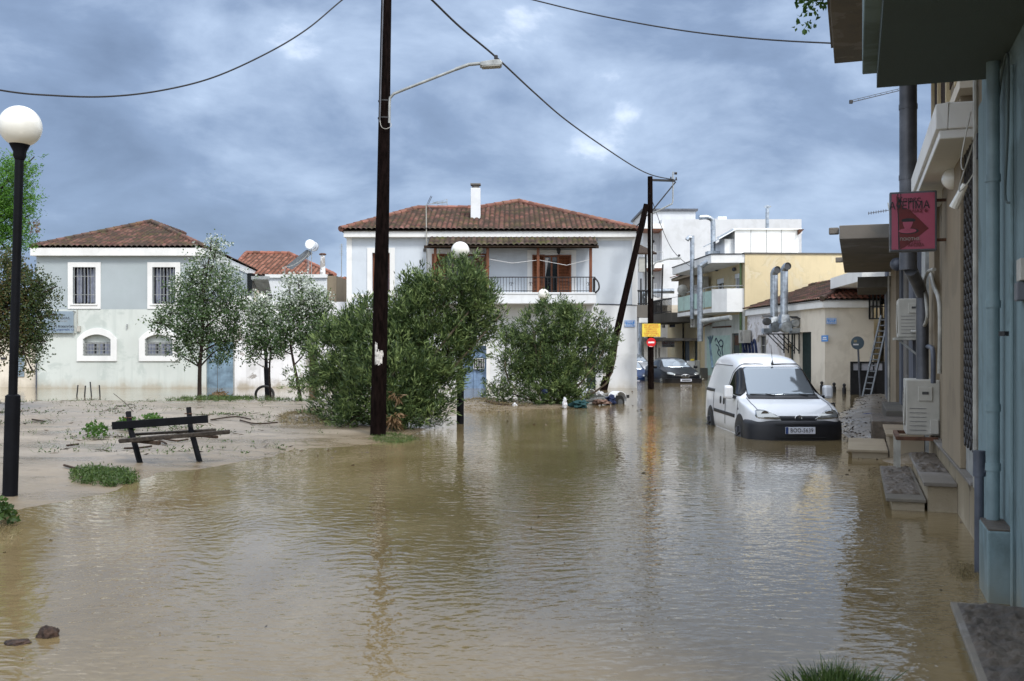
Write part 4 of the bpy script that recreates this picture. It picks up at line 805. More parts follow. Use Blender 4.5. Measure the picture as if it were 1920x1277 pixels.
def yellow_building():
    y0 = fsy(1397); y1 = fsy(1313); t = thing('yellow_building', 'two-storey pale yellow flat-roofed building with white balcony above the graffitied mint shopfront', 'building', (3, y0+4, 0), FS)
    zt = fsz(476, 0, y0); D0 = FS.w(0, y0).y; xr = 9.0
    zb = fsz(585, -1, y0+.5)
    sh1 = (fsy(1389.5), fsy(1376), fsz(577, 0, y0+1), fsz(512, 0, y0+1)); dr = (fsy(1357), fsy(1343), fsz(585, 0, 14), fsz(521, 0, 14)); gd = (fsy(1387), fsy(1372.5), -.4, fsz(625, 0, 11.5)); mu = (fsy(1370), fsy(1326), .1, fsz(629, 0, 14))
    mb = MB(); mb.wall(y0, y1, -.5, zt, side(0), [sh1, dr, gd], .2)
    mb.add([(0, y0, -.5), (xr, y0, -.5), (xr, y0, zt), (0, y0, zt)], [(0, 1, 2, 3)]).add([(0, y1, -.5), (xr, y1, -.5), (xr, y1, zt), (0, y1, zt)], [(0, 1, 2, 3)]).add([(xr, y0, -.5), (xr, y1, -.5), (xr, y1, zt), (xr, y0, zt)], [(0, 1, 2, 3)]).add([(0, y0, zt), (xr, y0, zt), (xr, y1, zt), (0, y1, zt)], [(0, 1, 2, 3)])
    mb.build('wall', M['yellow'], t)
    MB().box(-.06, xr+.05, y0-.06, y0+.2, zt, zt+.07).box(-.06, .2, y0+.201, y1, zt, zt+.07).build('parapet_cap', M['concreted'], t)
    # roof canopy slab
    c = MB().prism([(-1.6, y0+.3, zt-.42), (0.02, y0+.05, zt-.42), (.02, y1+.1, zt-.42), (-1.6, y1+.1, zt-.42)], (0, 0, .4)).build('roof_canopy', M['trim'], t)
    MB().prism([(-1.63, y0+.26, zt-.018), (-.03, y0+.02, zt-.018), (-.03, y1+.13, zt-.018), (-1.63, y1+.13, zt-.018)], (0, 0, .05)).build('canopy_edge', M['iron'], c)
    # balcony: solid white end, glass front
    xb = -1.35; fl = zb; b = MB().prism([(xb, y0+1.1, fl), (xb+.55, y0+.35, fl), (0.02, y0+.15, fl), (0.02, y1-.1, fl), (xb, y1-.1, fl)], (0, 0, .2)).build('balcony', M['trim'], t)
    pr = MB(); pr.prism([(xb, y0+1.1, fl+.2), (xb+.55, y0+.35, fl+.2), (-.001, y0+.15, fl+.2), (-.001, y0+.25, fl+.2), (xb+.58, y0+.45, fl+.2), (xb+.1, y0+1.15, fl+.2)], (0, 0, .95)); pr.build('balcony_parapet', M['trim'], b)
    MB().box(xb+.02, xb+.035, y0+1.15, y1-.15, fl+.3, fl+1.1).build('balustrade_glass', M['mural'], b)
    r = MB(); r.tube([(-.02, y0+.2, fl+1.28), (xb+.57, y0+.4, fl+1.28), (xb+.03, y0+1.12, fl+1.28), (xb+.03, y1-.1, fl+1.28)], .03, 6)
    for q in np.linspace(y0+1.15, y1-.15, 6): r.tube([(xb+.03, q, fl+.2), (xb+.03, q, fl+1.28)], .025, 5)
    r.build('handrail', M['galvgrey'], b)
    window(t, side(0), *sh1, M['trim'], M['shutterw'], .14, 1, 1, .07); window(t, side(0), *dr, M['trim'], M['glass'], .16, 2, 1, .07)
    quadbox(MB(), side(0), sh1[0], sh1[1], sh1[3]-.22, sh1[3], .05, .13).build('shutter_box', M['panelw'], t); quadbox(MB(), side(0), dr[0], dr[1], dr[3]-.25, dr[3], .05, .15).build('shutter_box', M['panelw'], t)
    for p in (1380, 1347): y = fsy(p); MB().sphere((-.1, y, fsz(505, 0, y)), .11, 12, 8).build('wall_lamp', M['pvcgrey'], t)
    # ground floor paint, mural, door
    MB().wall(y0-.0, fsy(1322), -.5, zb-.1, side(-.012), [gd, (mu[0], mu[1], mu[2], mu[3])], .1).build('lower_render', M['mint'], t)
    quadbox(MB(), side(0), *gd, .1, .14).build('door', M['greendoor'], t); quadbox(MB(), side(0), gd[0]+.2, gd[1]-.2, gd[3]-.6, gd[3]-.1, .08, .098).build('door_light', M['rust'], t)
    p = quadbox(MB(), side(0), mu[0], mu[1], mu[2], mu[3], -.02, -.004).build('mural_panel', M['mural'], t)
    def py2(px, py): y = fsy(px, 0); return (-.03, y, fsz(py, 0, y))
    mb = MB(); q = lambda L, r=.03: mb.tube(smoothpath([py2(*a) for a in L], 3), r, 5)
    q([(1342, 640), (1344, 634), (1348, 642), (1353, 637), (1357, 644), (1355, 655), (1357, 668)]); q([(1344, 646), (1349, 652), (1347, 662), (1352, 668)]); q([(1348, 642), (1352, 650), (1356, 648)]); q([(1350, 655), (1353, 664)]); mb.build('drawing', M['clothblue'], p)
    mb = MB(); q([(1334, 630), (1333, 645), (1335, 665), (1338, 690)], .10); q([(1329, 632), (1333, 642)], .05); q([(1338, 630), (1334, 642)], .05); mb.build('painted_trunk', M['bluemetal'], p)
    MB().tube([(-.1, fsy(1392.5), -.4), (-.1, fsy(1392.5), zt-.4)], .06).build('drainpipe', M['weedpipe'], t)
    MB().box(-.5, .0, fsy(1326)-.2, fsy(1322)+.2, -.5, .5).build('doorstep', M['concrete'], t)
    MB().bar(py2(1338, 614), py2(1372, 612), .08, .08).bar(py2(1352, 598), py2(1372, 596), .06, .06).bar((-.8, fsy(1345), fsz(612, 0, 14)), py2(1360, 596), .05, .05).build('awning_arm', M['rust'], t)
    return zt, y0, y1
M['weedpipe'] = plain('green_painted_pipe', (.09, .15, .06), .5)
YZ, YY0, YY1 = yellow_building()
ac_unit('air conditioner with dark fan grille high on the yellow building beside the balcony door', FS, -.5, fsy(1334), fsz(540, -.2, 16), .34, .95, .65)
ac_unit('air conditioner below the balcony of the yellow building', FS, -.5, fsy(1337), fsz(612, -.2, 16), .34, .95, .62)
def big_duct():
    for k, (pd, r_, topz, botz, lab) in enumerate(((1313, 5.2, 499, 640, 'galvanised duct rising up the far corner of the yellow building to its roof slab'), (1298, 4.0, 446, 598, 'tall thin galvanised duct in front of the old balcony, bent over at its top'), (1337, 4.5, 408, 482, 'galvanised hooked duct standing on the roof of the yellow building'))):
        x = -1.9 if k < 2 else -.2; y = fsy(pd, x); D = FS.w(x, y).y; r = r_/F*D; zt, zb = ZA(topz, D), ZA(botz, D)
        t = thing('ventilation_duct', lab, 'ventilation duct', (x, y, zb), FS)
        if k == 0: P = [(x, y, zb), (x, y, zt-.3), (x+.05, y-.05, zt), (x+.5, y-.2, zt+.25), (x+1.2, y-.4, zt+.3)]
        elif k == 1: P = [(x, y, zb), (x, y, zt-.25), (x-.02, y, zt-.05), (x-.15, y, zt+.02), (x-.28, y, zt-.12)]
        else: P = [(x, y, zb), (x, y, zt-.4), (x-.08, y, zt-.1), (x-.35, y, zt+.02), (x-.75, y, zt)]
        MB().tube(smoothpath(P, 5), r, 16).build('pipe', M['galv'], t, smooth=True)
        n = int((zt-zb)/1.0)
        for i in range(1, n+1): zz = zb+(zt-zb-.3)*i/(n+.5); MB().tube([(x, y, zz-.03), (x, y, zz+.03)], r*1.07, 16).build('joint_band', M['galv'], t, smooth=True)
        if k == 0: MB().tube(smoothpath([(x, y, zb+1.0), (x+.5, y-.3, zb+1.05), (x+1.2, y-1.2, zb+1.15)], 4), r*.95, 14).build('branch_pipe', M['galvgrey'], t, smooth=True)
        if k == 2: MB().prism([(x-.35, y-.3, zb-.05), (x+.35, y-.3, zb-.05), (x+.35, y+.3, zb-.05), (x-.35, y+.3, zb-.05)], (0, 0, .35)).build('roof_box', M['galv'], t)
big_duct()
def roof_shed():
    D = 52.0; t = thing('rooftop_shed', 'white panelled shed with sloping canopy on the roof of the yellow building', 'shed', tuple(W(1435, 475, D)))
    x0, x1 = XA(1378, D), XA(1497, D); z0, z1 = YZ-.05, ZA(431, D)
    b = MB(); b.box(x0, x1, D, D+4, z0, z1); w = b.build('wall', M['panelw'], t)
    s = MB()
    for px in (1408, 1437, 1465): s.box(XA(px, D)-.012, XA(px, D)+.012, D-.008, D-.001, z0, z1)
    s.build('panel_joint', M['flue'], w); MB().box(XA(1361, D), x0-.003, D+.3, D+3.9, z0, ZA(447, D)).build('side_porch', M['panelw'], t)
    MB().prism([(XA(1346, D), D-.3, ZA(450, D)), (XA(1377, D), D-.3, ZA(432.5, D)), (XA(1377, D), D+4, ZA(432.5, D)), (XA(1346, D), D+4, ZA(450, D))], (0, 0, .06)).build('canopy', M['panelw'], t)
    MB().box(x0-.1, x1+.15, D-.12, D+4.1, z1, z1+.07).build('roof', M['panelw'], t); MB().prism([(XA(1495, D), D-.3, ZA(431, D)), (XA(1505, D), D-.3, ZA(431, D)), (XA(1495, D), D-.3, ZA(441, D))], (0, 2, 0)).build('bracket', M['rust'], t)
    D = 53; f = thing('metal_flue', 'thin steel flue with cowl standing on the white rooftop shed', 'flue', tuple(W(1439, 430, D)))
    MB().tube([W(1439, 431, D), W(1439, 391, D)], .09, 12).build('pipe', M['galv'], f, smooth=True); MB().tube([W(1436, 431, D), W(1437, 396, D)], .035, 6).build('support_rod', M['galvgrey'], f); MB().lathe([(.09, 0), (.17, .05), (.2, .08), (.03, .16)], tuple(W(1439, 390, D)), 12).build('cowl', M['galv'], f)
roof_shed()
def old_building():
    y0 = fsy(1313)+.05; y1 = fsy(1252); t = thing('old_cream_building', 'narrow old cream two-storey house with red tile roof and curved black-railed balcony', 'building', (3, y0+3, 0), FS)
    zt = fsz(512, -.3, y0); zt2 = zt; yu = fsy(1272); w1 = (fsy(1306.5), fsy(1292.5), fsz(600, 0, 21), fsz(536, 0, 21)); w2 = (fsy(1280), fsy(1275), fsz(560, 0, 23.5), fsz(538, 0, 23.5)); zf = fsz(602, 0, y0+2)
    gs = (fsy(1308), fsy(1300), -.2, fsz(637, 0, 20)); gd = (fsy(1293), fsy(1281), -.3, fsz(637, 0, 22)); gw = (fsy(1266), fsy(1254), fsz(614, 0, 26), fsz(597, 0, 26))
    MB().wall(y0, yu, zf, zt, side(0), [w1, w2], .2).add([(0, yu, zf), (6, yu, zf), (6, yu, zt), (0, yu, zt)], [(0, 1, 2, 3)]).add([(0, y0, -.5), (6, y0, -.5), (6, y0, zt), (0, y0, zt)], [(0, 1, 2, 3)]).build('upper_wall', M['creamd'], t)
    MB().wall(y0, y1, -.5, zf, side(-.01), [gs, gd, gw], .2).add([(0, yu, zf), (6, yu, zf), (6, y1, zf), (0, y1, zf)], [(0, 1, 2, 3)]).build('lower_wall', M['yellow'], t)
    window(t, side(0), *w1, M['trim'], M['shutterw'], .15, 2, 1, .07); window(t, side(0), *w2, M['creamd'], M['glassd'], .15, 1, 1, .05)
    for g in (gs, gd): quadbox(MB(), side(0), *g, .1, .15).build('door', M['greendoor'], t)
    window(t, side(-.01), *gw, M['iron'], M['glassd'], .12, 4, 1, .04)
    E = Vector((-.45, y0-.2, zt+.05)); ap = Vector((2.2, y0+3, zt+1.1)); s = Vector((ap.x-E.x, 0, ap.z-E.z)); L = yu+.3-E.y
    r = MB().prism([(E.x, E.y, E.z-.02), (E.x+4.6, E.y, E.z-.02), (E.x+2.6, E.y, ap.z-.05)], (0, L, 0)).build('roof', M['tilered'], t); tiles('roof_tiles', r, M['tilered'], E, (0, 1, 0), s, [(0, 0), (s.length, 1.0)], [(0, L), (s.length, L-2.0)], s.length, .22, .36, .05)
    MB().box(-.4, 0.0, y0, yu+.2, zt-.12, zt+.03).build('eaves', M['creamd'], t)
    n = 9; pts = [(-.0, y0+.2)]+[(-1.9+.8*abs((i/(n-1))-.45)**2*2, y0+.4+(yu+1.6-y0-.4)*i/(n-1)) for i in range(n)]+[(0, yu+1.9)]
    b = MB().prism([(x, y, zf-.1) for x, y in pts], (0, 0, .55)).build('balcony', M['concreted'], t); railing('railing', b, [(x, y, 0) for x, y in pts[1:-1]], zf+.45, zf+1.25, M['iron'], .13, .02)
    MB().tube([(-1.7, y0+2.5, zf+.4), (-1.6, y0+2.5, zf+3.4)], .05).tube([(-1.9, y1-.6, zf), (-1.9, y1-.6, zf+2.9)], .05).tube([(-1.5, y1-1.0, zf), (-1.5, y1-1.4, zf+2.1)], .03).build('pergola_post', M['iron'], b)
    cx = fsy(1281, -1.5); MB().lathe([(.02, 0), (.2, .03), (.3, .09), (.31, .1), (.2, .05), (.02, .02)], (-1.5, cx, zf+1.6), 18, 'y').build('satellite_dish', M['pvcwhite'], b, smooth=True)
    MB().box(-2.0, 0, y0+.5, yu+1, fsz(637, -1, 21)-.08, fsz(637, -1, 21)+.08).build('shop_canopy', M['concrete'], t)
    MB().tube([(-.1, y0+3.6, -.4), (-.1, y0+3.6, zf)], .05).build('drainpipe', M['iron'], t)
old_building()
ac_unit('air conditioner in the shade under the curved black-railed balcony', FS, -.9, fsy(1302, -.9), fsz(616, -.9, 20), .36, .9, .62)
def shop_sign():
    D = 61; x0, x1, z0, z1 = XA(1241.5, D), XA(1265, D), ZA(651, D), ZA(634, D); t = thing('shop_sign', 'white hanging shop sign with red capitals near the parked black car', 'sign', ((x0+x1)/2, D, z0))
    MB().box(x0, x1, D, D+.12, z0, z1).build('sign_box', M['signwhite'], t, bevel=.01); MB().tube([(x1, D+.06, z1-.1), (x1+1.0, D+.1, z1-.1)], .03).build('bracket', M['iron'], t)
    cx = (x0+x1)/2; text('lettering', 'ENTOM', .22, M['inkdarkred'], t, (cx, D-.006, z0+.24)); text('lettering', 'ΤΗΛ. 22210 38845', .09, M['inkblack'], t, (cx, D-.006, z0+.08)); text('lettering', 'ΚΑΤΑΣΤΗΜΑ', .085, M['inkblue'], t, (cx, D-.006, z0+.45))
shop_sign()
def shop_row():
    y0 = fsy(1252)+.05; y1 = fsy(1205); t = thing('beige_shop_building', 'low beige shop building at the far end of the side street', 'building', (3, y0+4, 0), FS); zt = fsz(572, 0, y0)
    H = [(fsy(1238), fsy(1234), -.3, fsz(652, 0, 30)), (fsy(1232), fsy(1228), -.2, fsz(640, 0, 31)), (fsy(1206), fsy(1203), -.3, fsz(652, 0, 37)), (fsy(1217), fsy(1210), fsz(634, 0, 35), fsz(610, 0, 35)), (fsy(1247), fsy(1240), fsz(615, 0, 28), fsz(594, 0, 28))]
    h = [q for q in H if q[1] > q[0] and q[0] > y0 and q[1] < y1]
    MB().wall(y0, y1, -.5, zt, side(0), h, .25).add([(0, y0, -.5), (7, y0, -.5), (7, y0, zt), (0, y0, zt)], [(0, 1, 2, 3)]).add([(0, y0, zt), (7, y0, zt), (7, y1, zt), (0, y1, zt)], [(0, 1, 2, 3)]).add([(0, y1, -.5), (7, y1, -.5), (7, y1, zt), (0, y1, zt)], [(0, 1, 2, 3)]).build('wall', M['cream'], t)
    for q in h: window(t, side(0), *q, M['bluedoor'] if q[2] < 0 else M['iron'], M['glassd'], .2, 2, 1, .08)
    MB().box(-1.4, .0, y0-.1, y1, zt-.02, zt+.5).build('balcony_slab', M['trim'], t); MB().box(-1.0, 0, y0+.4, y1, fsz(637, 0, 31)-.1, fsz(637, 0, 31)+.12).build('shop_canopy', M['concrete'], t)
    MB().tube(smoothpath([(-1.6, y0+.6, 0.5), (-1.6, y0+.6, zt+.1), (-1.4, y0+.4, zt+.8), (-.6, y0, zt+.9), (.4, y0-.2, zt+.9)], 5), .17, 14).build('duct', M['galv'], t, smooth=True)
shop_row()
def far_block():
    D = 74.0; t = thing('white_apartment_block', 'large plain white apartment block rising behind the side street, balconies on its left corner', 'building', (XA(1380, D), D+5, 0))
    X = lambda p: XA(p, D); Z = lambda p: ZA(p, D)
    MB().box(X(1241), X(1503), D, D+12, -.5, Z(411)).build('wall', M['whitefar'], t)
    MB().box(X(1210), X(1241)-.01, D+1.2, D+12, -.5, Z(411)).build('side_wall', M['whitefar'], t)
    MB().box(X(1211), X(1311), D+1.5, D+8, Z(411)+.01, Z(391)).build('penthouse', M['whitefar'], t); MB().box(X(1208), X(1315), D+1.3, D+8.4, Z(390.5), Z(386.5)).build('penthouse_roof', M['flue'], t)
    MB().box(X(1503), X(1519), D+2, D+8, Z(432), Z(427)).build('roof_overhang', M['trim'], t); MB().box(X(1503)+.01, X(1511), D+2.5, D+9, -.5, Z(432)-.01).build('rear_wing', M['whitefar'], t)
    MB().box(X(1362), X(1379), D+3, D+5, Z(411), Z(396)).build('roof_box', M['panelw'], t)
    for zc, zs in ((423, 432), (495, 505), (570, 578)):
        b = MB().box(X(1196), X(1239.5), D-1.2, D+1.19, Z(zs), Z(zc)).build('balcony', M['trim'], t); MB().box(X(1197), X(1239), D-1.15, D+1.15, Z(zs)-.08, Z(zs)-.005).build('soffit', M['woodbrown'], b)
        if zc > 430: railing('railing', b, [(X(1197), D-1.1, 0), (X(1239), D-1.1, 0)], Z(zc), Z(zc-20), M['galvgrey'], .5, .012)
    for a, b_, z0, z1 in ((1225, 1235, 498, 456), (1226, 1236, 574, 529)): window(t, front(D+1.18), X(a), X(b_), Z(z0), Z(z1), M['trim'], M['glassd'], .02, 2, 1, .08)
    for py in (450, 519): MB().sphere((X(1228), D+1.0, Z(py)), .12, 10, 6).build('wall_lamp', M['iron'], t)
    D = 58; t = thing('grey_balconied_house', 'house wall with brown awning and black wrought-iron balcony just past the leaning pole', 'building', (XA(1200, D), D+2, 0)); X = lambda p: XA(p, D); Z = lambda p: ZA(p, D)
    MB().box(X(1120), X(1196.5), D, D+5, -.5, Z(440)).build('wall', M['white'], t)
    b = MB().box(X(1180), X(1219), D-1, D+.0-.005, Z(596), Z(573)).build('balcony', M['concrete'], t); railing('railing', b, [(X(1181), D-.95, 0), (X(1218), D-.95, 0), (X(1218), D-.1, 0)], Z(573), Z(547), M['iron'], .09, .025)
    MB().prism([(X(1180), D-1.6, Z(482)), (X(1224), D-1.6, Z(482)), (X(1196), D-.05, Z(460)), (X(1180), D-.05, Z(460))], (0, 0, .1)).build('awning', M['wooddark'], t); MB().tube([(X(1207), D-.9, Z(573)), (X(1207), D-.9, Z(470))], .06).build('post', M['iron'], t)
    MB().box(X(1194), X(1219), D-1.1, D-.003, Z(606), Z(597)).build('canopy', M['trim'], t)
far_block()
ac_unit('air conditioner with louvred face hung beside the brown awning above the side street', F0, XA(1196.5, 57), 56.6, ZA(511, 57), .34, .3, .85)
def far_fill():
    t = thing('distant_house', 'plain beige house closing the far end of the side street', 'house', (XA(1190, 90), 90, 0)); MB().box(XA(1120, 90), XA(1232, 90), 90, 96, -.5, ZA(560, 90)).build('wall', M['cream'], t)
    MB().box(XA(1195, 90), XA(1203, 90), 89.9, 89.99, ZA(640, 90), ZA(600, 90)).build('window', M['glassd'], t)
far_fill()

# ================================================================== RIGHT-HAND ROW (frame FR)
def ry(px, x=0): return FR.ya(px, x)
def rz_(py, x, y): return FR.za(py, x, y)
def crust(x0, x1, y0, y1, z, par, seed, nx=24, ny=110):
    xs = np.linspace(x0, x1, nx); ys = np.linspace(y0, y1, ny); X, Y = np.meshgrid(xs, ys)
    Z = z+.006+np.maximum(vnoise(X, Y, 5, seed)*.03+vnoise(X, Y, 19, seed+1)*.028+vnoise(X, Y, 41, seed+2)*.026, -.004); Z[:, 0] = Z[:, -1] = z+.0015; Z[0] = Z[-1] = z+.0015
    V = np.stack([X, Y, Z], -1).reshape(-1, 3)-np.array(BASE[par.name]); i = np.arange(nx*ny).reshape(ny, nx)
    arrays_mesh('mud_layer', V, np.stack([i[:-1, :-1], i[:-1, 1:], i[1:, 1:], i[1:, :-1]], -1).reshape(-1, 4), M['silt'], par, None, True)
def right_row():
    # --- near blue building
    ye = ry(1841); t = thing('blue_building', 'blue painted building at the right edge with a deep overhanging balcony', 'building', (2, 3, 0), FR); zs = 3.56; xo = -.80
    MB().box(0, 6, 3.2, ye, -.5, 8.0).build('wall', M['bluewall'], t)
    MB().box(-.045, 0-.001, ry(1866), ry(1850)+.12, .5, 3.5).build('raised_panel', M['bluewall'], t)
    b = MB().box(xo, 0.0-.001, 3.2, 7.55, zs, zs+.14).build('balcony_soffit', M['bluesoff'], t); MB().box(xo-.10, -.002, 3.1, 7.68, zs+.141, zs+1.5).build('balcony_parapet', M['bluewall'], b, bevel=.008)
    MB().tube([(-.02, ry(1905), -.3), (-.02, ry(1905), 3.4)], .012).build('conduit', M['bluewall'], t)  # added tube, stands in for the vertical edge where the wall turns darker
    y = ry(1917); MB().box(-.03, 0, y-.14, y+.02, rz_(528, 0, y), rz_(487, 0, y)).build('door_intercom', M['acwhite'], t, bevel=.004); MB().box(-.045, 0, y-.12, y+.0, rz_(565, 0, y), rz_(531, 0, y)).build('intercom_handset', M['flue'], t, bevel=.006)
    mb = MB(); A = [(1877, 210), (1890, 120), (1899, 110), (1898, 250), (1893, 365), (1903, 380)]
    mb.tube(smoothpath([(-.025, ry(p), rz_(q, 0, ry(p))) for p, q in A], 5), .008, 5); mb.build('cable', M['bluesoff'], t)
    MB().lathe([(.0, 0), (.03, 0), (.03, .03), (.0, .03)], (-.06, ry(1902), rz_(630, 0, ry(1902))), 8).build('tap', M['iron'], t)
    p = thing('painted_plinth', 'blue painted block plinth with muddy top against the foot of the blue wall', 'plinth', (-.08, 6.9, 0), FR); MB().box(-.15, -.002, 6.67, 7.15, -.4, .46).build('block', M['bluewall'], p, bevel=.01); MB().box(-.145, -.002, 6.68, 7.14, .461, .47).build('mud_layer', M['silt'], p)
    d = thing('downpipe', 'blue painted downpipe running down the near blue wall to the plinth', 'pipe', (-.07, 7.3, .4), FR); MB().tube([(-.07, ry(1862, -.07), .47), (-.07, ry(1862, -.07), zs)], .043, 12).build('pipe', M['pvcblue'], d, smooth=True)
    for z in (2.75, 1.9, 1.2, .8): MB().tube([(-.07, ry(1862, -.07), z), (-.07, ry(1862, -.07), z+.05)], .05, 12).build('collar', M['pvcblue'], d, smooth=True)
    s = thing('doorstep_slab', 'blue sided stone doorstep slab with mud on top in the bottom right corner', 'doorstep', (-.2, 5, 0), FR); MB().box(-.38, -.001, 3.3, 6.15, -.4, .075).build('base', M['bluewall'], s); MB().box(-.41, -.0015, 3.25, 6.19, .076, .105).build('slab', M['concrete'], s, bevel=.006); crust(-.375, -.003, 3.3, 6.16, .104, s, 14, 20, 120)
    # --- cream building with lattice door
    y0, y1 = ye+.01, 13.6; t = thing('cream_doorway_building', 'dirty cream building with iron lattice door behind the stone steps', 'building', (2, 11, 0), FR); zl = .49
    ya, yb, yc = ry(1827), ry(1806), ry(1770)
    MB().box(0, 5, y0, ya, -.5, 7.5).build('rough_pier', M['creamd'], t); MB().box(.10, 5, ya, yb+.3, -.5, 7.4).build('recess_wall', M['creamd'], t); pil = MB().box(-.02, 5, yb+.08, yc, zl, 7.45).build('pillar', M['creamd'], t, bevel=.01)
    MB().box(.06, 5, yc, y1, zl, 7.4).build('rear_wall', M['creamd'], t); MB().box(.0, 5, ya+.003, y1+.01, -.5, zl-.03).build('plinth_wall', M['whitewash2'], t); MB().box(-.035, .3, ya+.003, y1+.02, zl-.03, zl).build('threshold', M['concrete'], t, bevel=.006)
    g = MB().box(.03, .05, ya+.02, yb+.06, zl, zl+.28).build('iron_door', M['galvgrey'], t); n = 9; mb = MB(); zt = 3.3
    for i in range(26):
        z = zl+.3+i*.11; k = 4
        for j in range(k):
            a = ya+.05+(yb-ya-.02)*j/k; w_ = (yb-ya-.02)/k; mb.tube([(.02, a, z), (.01, a+w_*.5, z+.09), (.02, a+w_, z)], .014, 4); mb.tube([(.02, a, z+.02), (.01, a+w_*.5, z-.06), (.02, a+w_, z+.02)], .011, 4)
    mb.build('lattice', M['iron'], g); MB().box(.06, .08, ya, yb+.06, zl, zt).build('door_panel', M['acdark'], g)
    c = MB().box(-.27, .28, ya+.05, 13.4, 3.42, 3.5).box(-.30, -.2, ya+.03, 13.43, 3.5, 3.72).box(-.2, .28, ya+.03, ya+.15, 3.501, 3.72).build('door_canopy', M['trim'], t, bevel=.01)
    MB().sphere((-.02, 10.6, 3.33), .11, 16, 10).build('ceiling_lamp', M['globe'], t, smooth=True)
    # upper floor with beige posts; a dark board carries the openings' shade
    MB().box(-.05, .3, 9.6, 13.6, 4.0, 4.12).build('upper_sill', M['cream'], t)
    for yy in (9.9, 10.9, 12.0, 13.0): MB().box(-.06, .02, yy, yy+.13, 4.12, 6.5).build('upper_post', M['yellow'], t)
    MB().box(-.03, -.021, 10.03, 12.98, 4.3, 6.4).build('upper_dark_board', M['wooddark'], t)
    b = MB().box(-1.22, 0, 6.5, 13.75, 5.45, 5.62).build('balcony', M['concrete'], t, bevel=.01); MB().box(-1.26, -1.0, 6.45, 13.6, 5.621, 6.4).build('balcony_parapet', M['concrete'], b)
    # rough wall cables and flood lamp
    MB().tube([(-.03, y0+.12, .5), (-.03, y0+.12, 5)], .022, 8).build('white_conduit', M['pvcwhite'], t); k = MB()
    k.tube(smoothpath([(-.05, y0+.3, 3.25), (-.14, y0+.25, 2.95), (-.12, y0+.1, 2.92), (-.04, y0+.02, 3.05)], 5), .006, 4).tube(smoothpath([(-.04, y0+.4, 3.6), (-.12, y0+.3, 3.2), (-.1, y0+.2, 3.1), (-.03, y0, 3.4)], 5), .006, 4).build('cable', M['pvcwhite'], t)
    MB().box(-.03, 0-.001, y0+.05, y0+.12, 3.15, 3.35).build('junction_box', M['acdark'], t); MB().tube([(-.08, y0+.42, 3.0), (-.16, y0+.5, 2.82)], [.025, .04], 10).build('flood_lamp', M['globe'], t)
    # plant hanging over the high balcony
    pl = thing('balcony_plant', 'green plant trailing over the edge of the high cream balcony', 'plant', (-1.3, 11.6, 6.0), FR); lb = [(Vector((-1.42, 11.75, 5.70)), .14), (Vector((-1.42, 11.5, 5.9)), .2), (Vector((-1.46, 11.95, 5.55)), .09), (Vector((-1.42, 11.85, 5.42)), .05)]
    foliage(pl, lb, M['vine'], 110, 9, .07, .05, 0, 1, .05, name='leaves'); MB().box(-1.3, -1.15, 11.3, 11.7, 6.401, 6.5).build('trough', M['concrete'], pl)
    # grey duct
    d = thing('duct', 'tall dull grey round duct on the cream wall behind the red sign', 'duct', (-.33, 12.6, .6), FR); yy = ry(1703, -.33); MB().tube([(-.33, yy, 2.6), (-.33, yy, 5.44)], .105, 16).build('pipe', M['flue'], d, smooth=True)
    for z in (3.72, 4.6): MB().tube([(-.33, yy, z), (-.33, yy, z+.06)], .112, 16).build('joint_band', M['flue'], d, smooth=True)
    MB().tube([(-.30, yy, 2.6), (-.2, yy+.4, 2.45), (-.12, yy+.8, 2.3), (-.12, yy+.8, .6)], .08, 12).build('lower_pipe', M['flue'], d, smooth=True)
M['whitewash2'] = stucco('damp_stained_plaster', (.24, .20, .135), (.10, .08, .055), 1.0, .012, .9, (.09, .07, .045), pscale=2.2)
right_row()
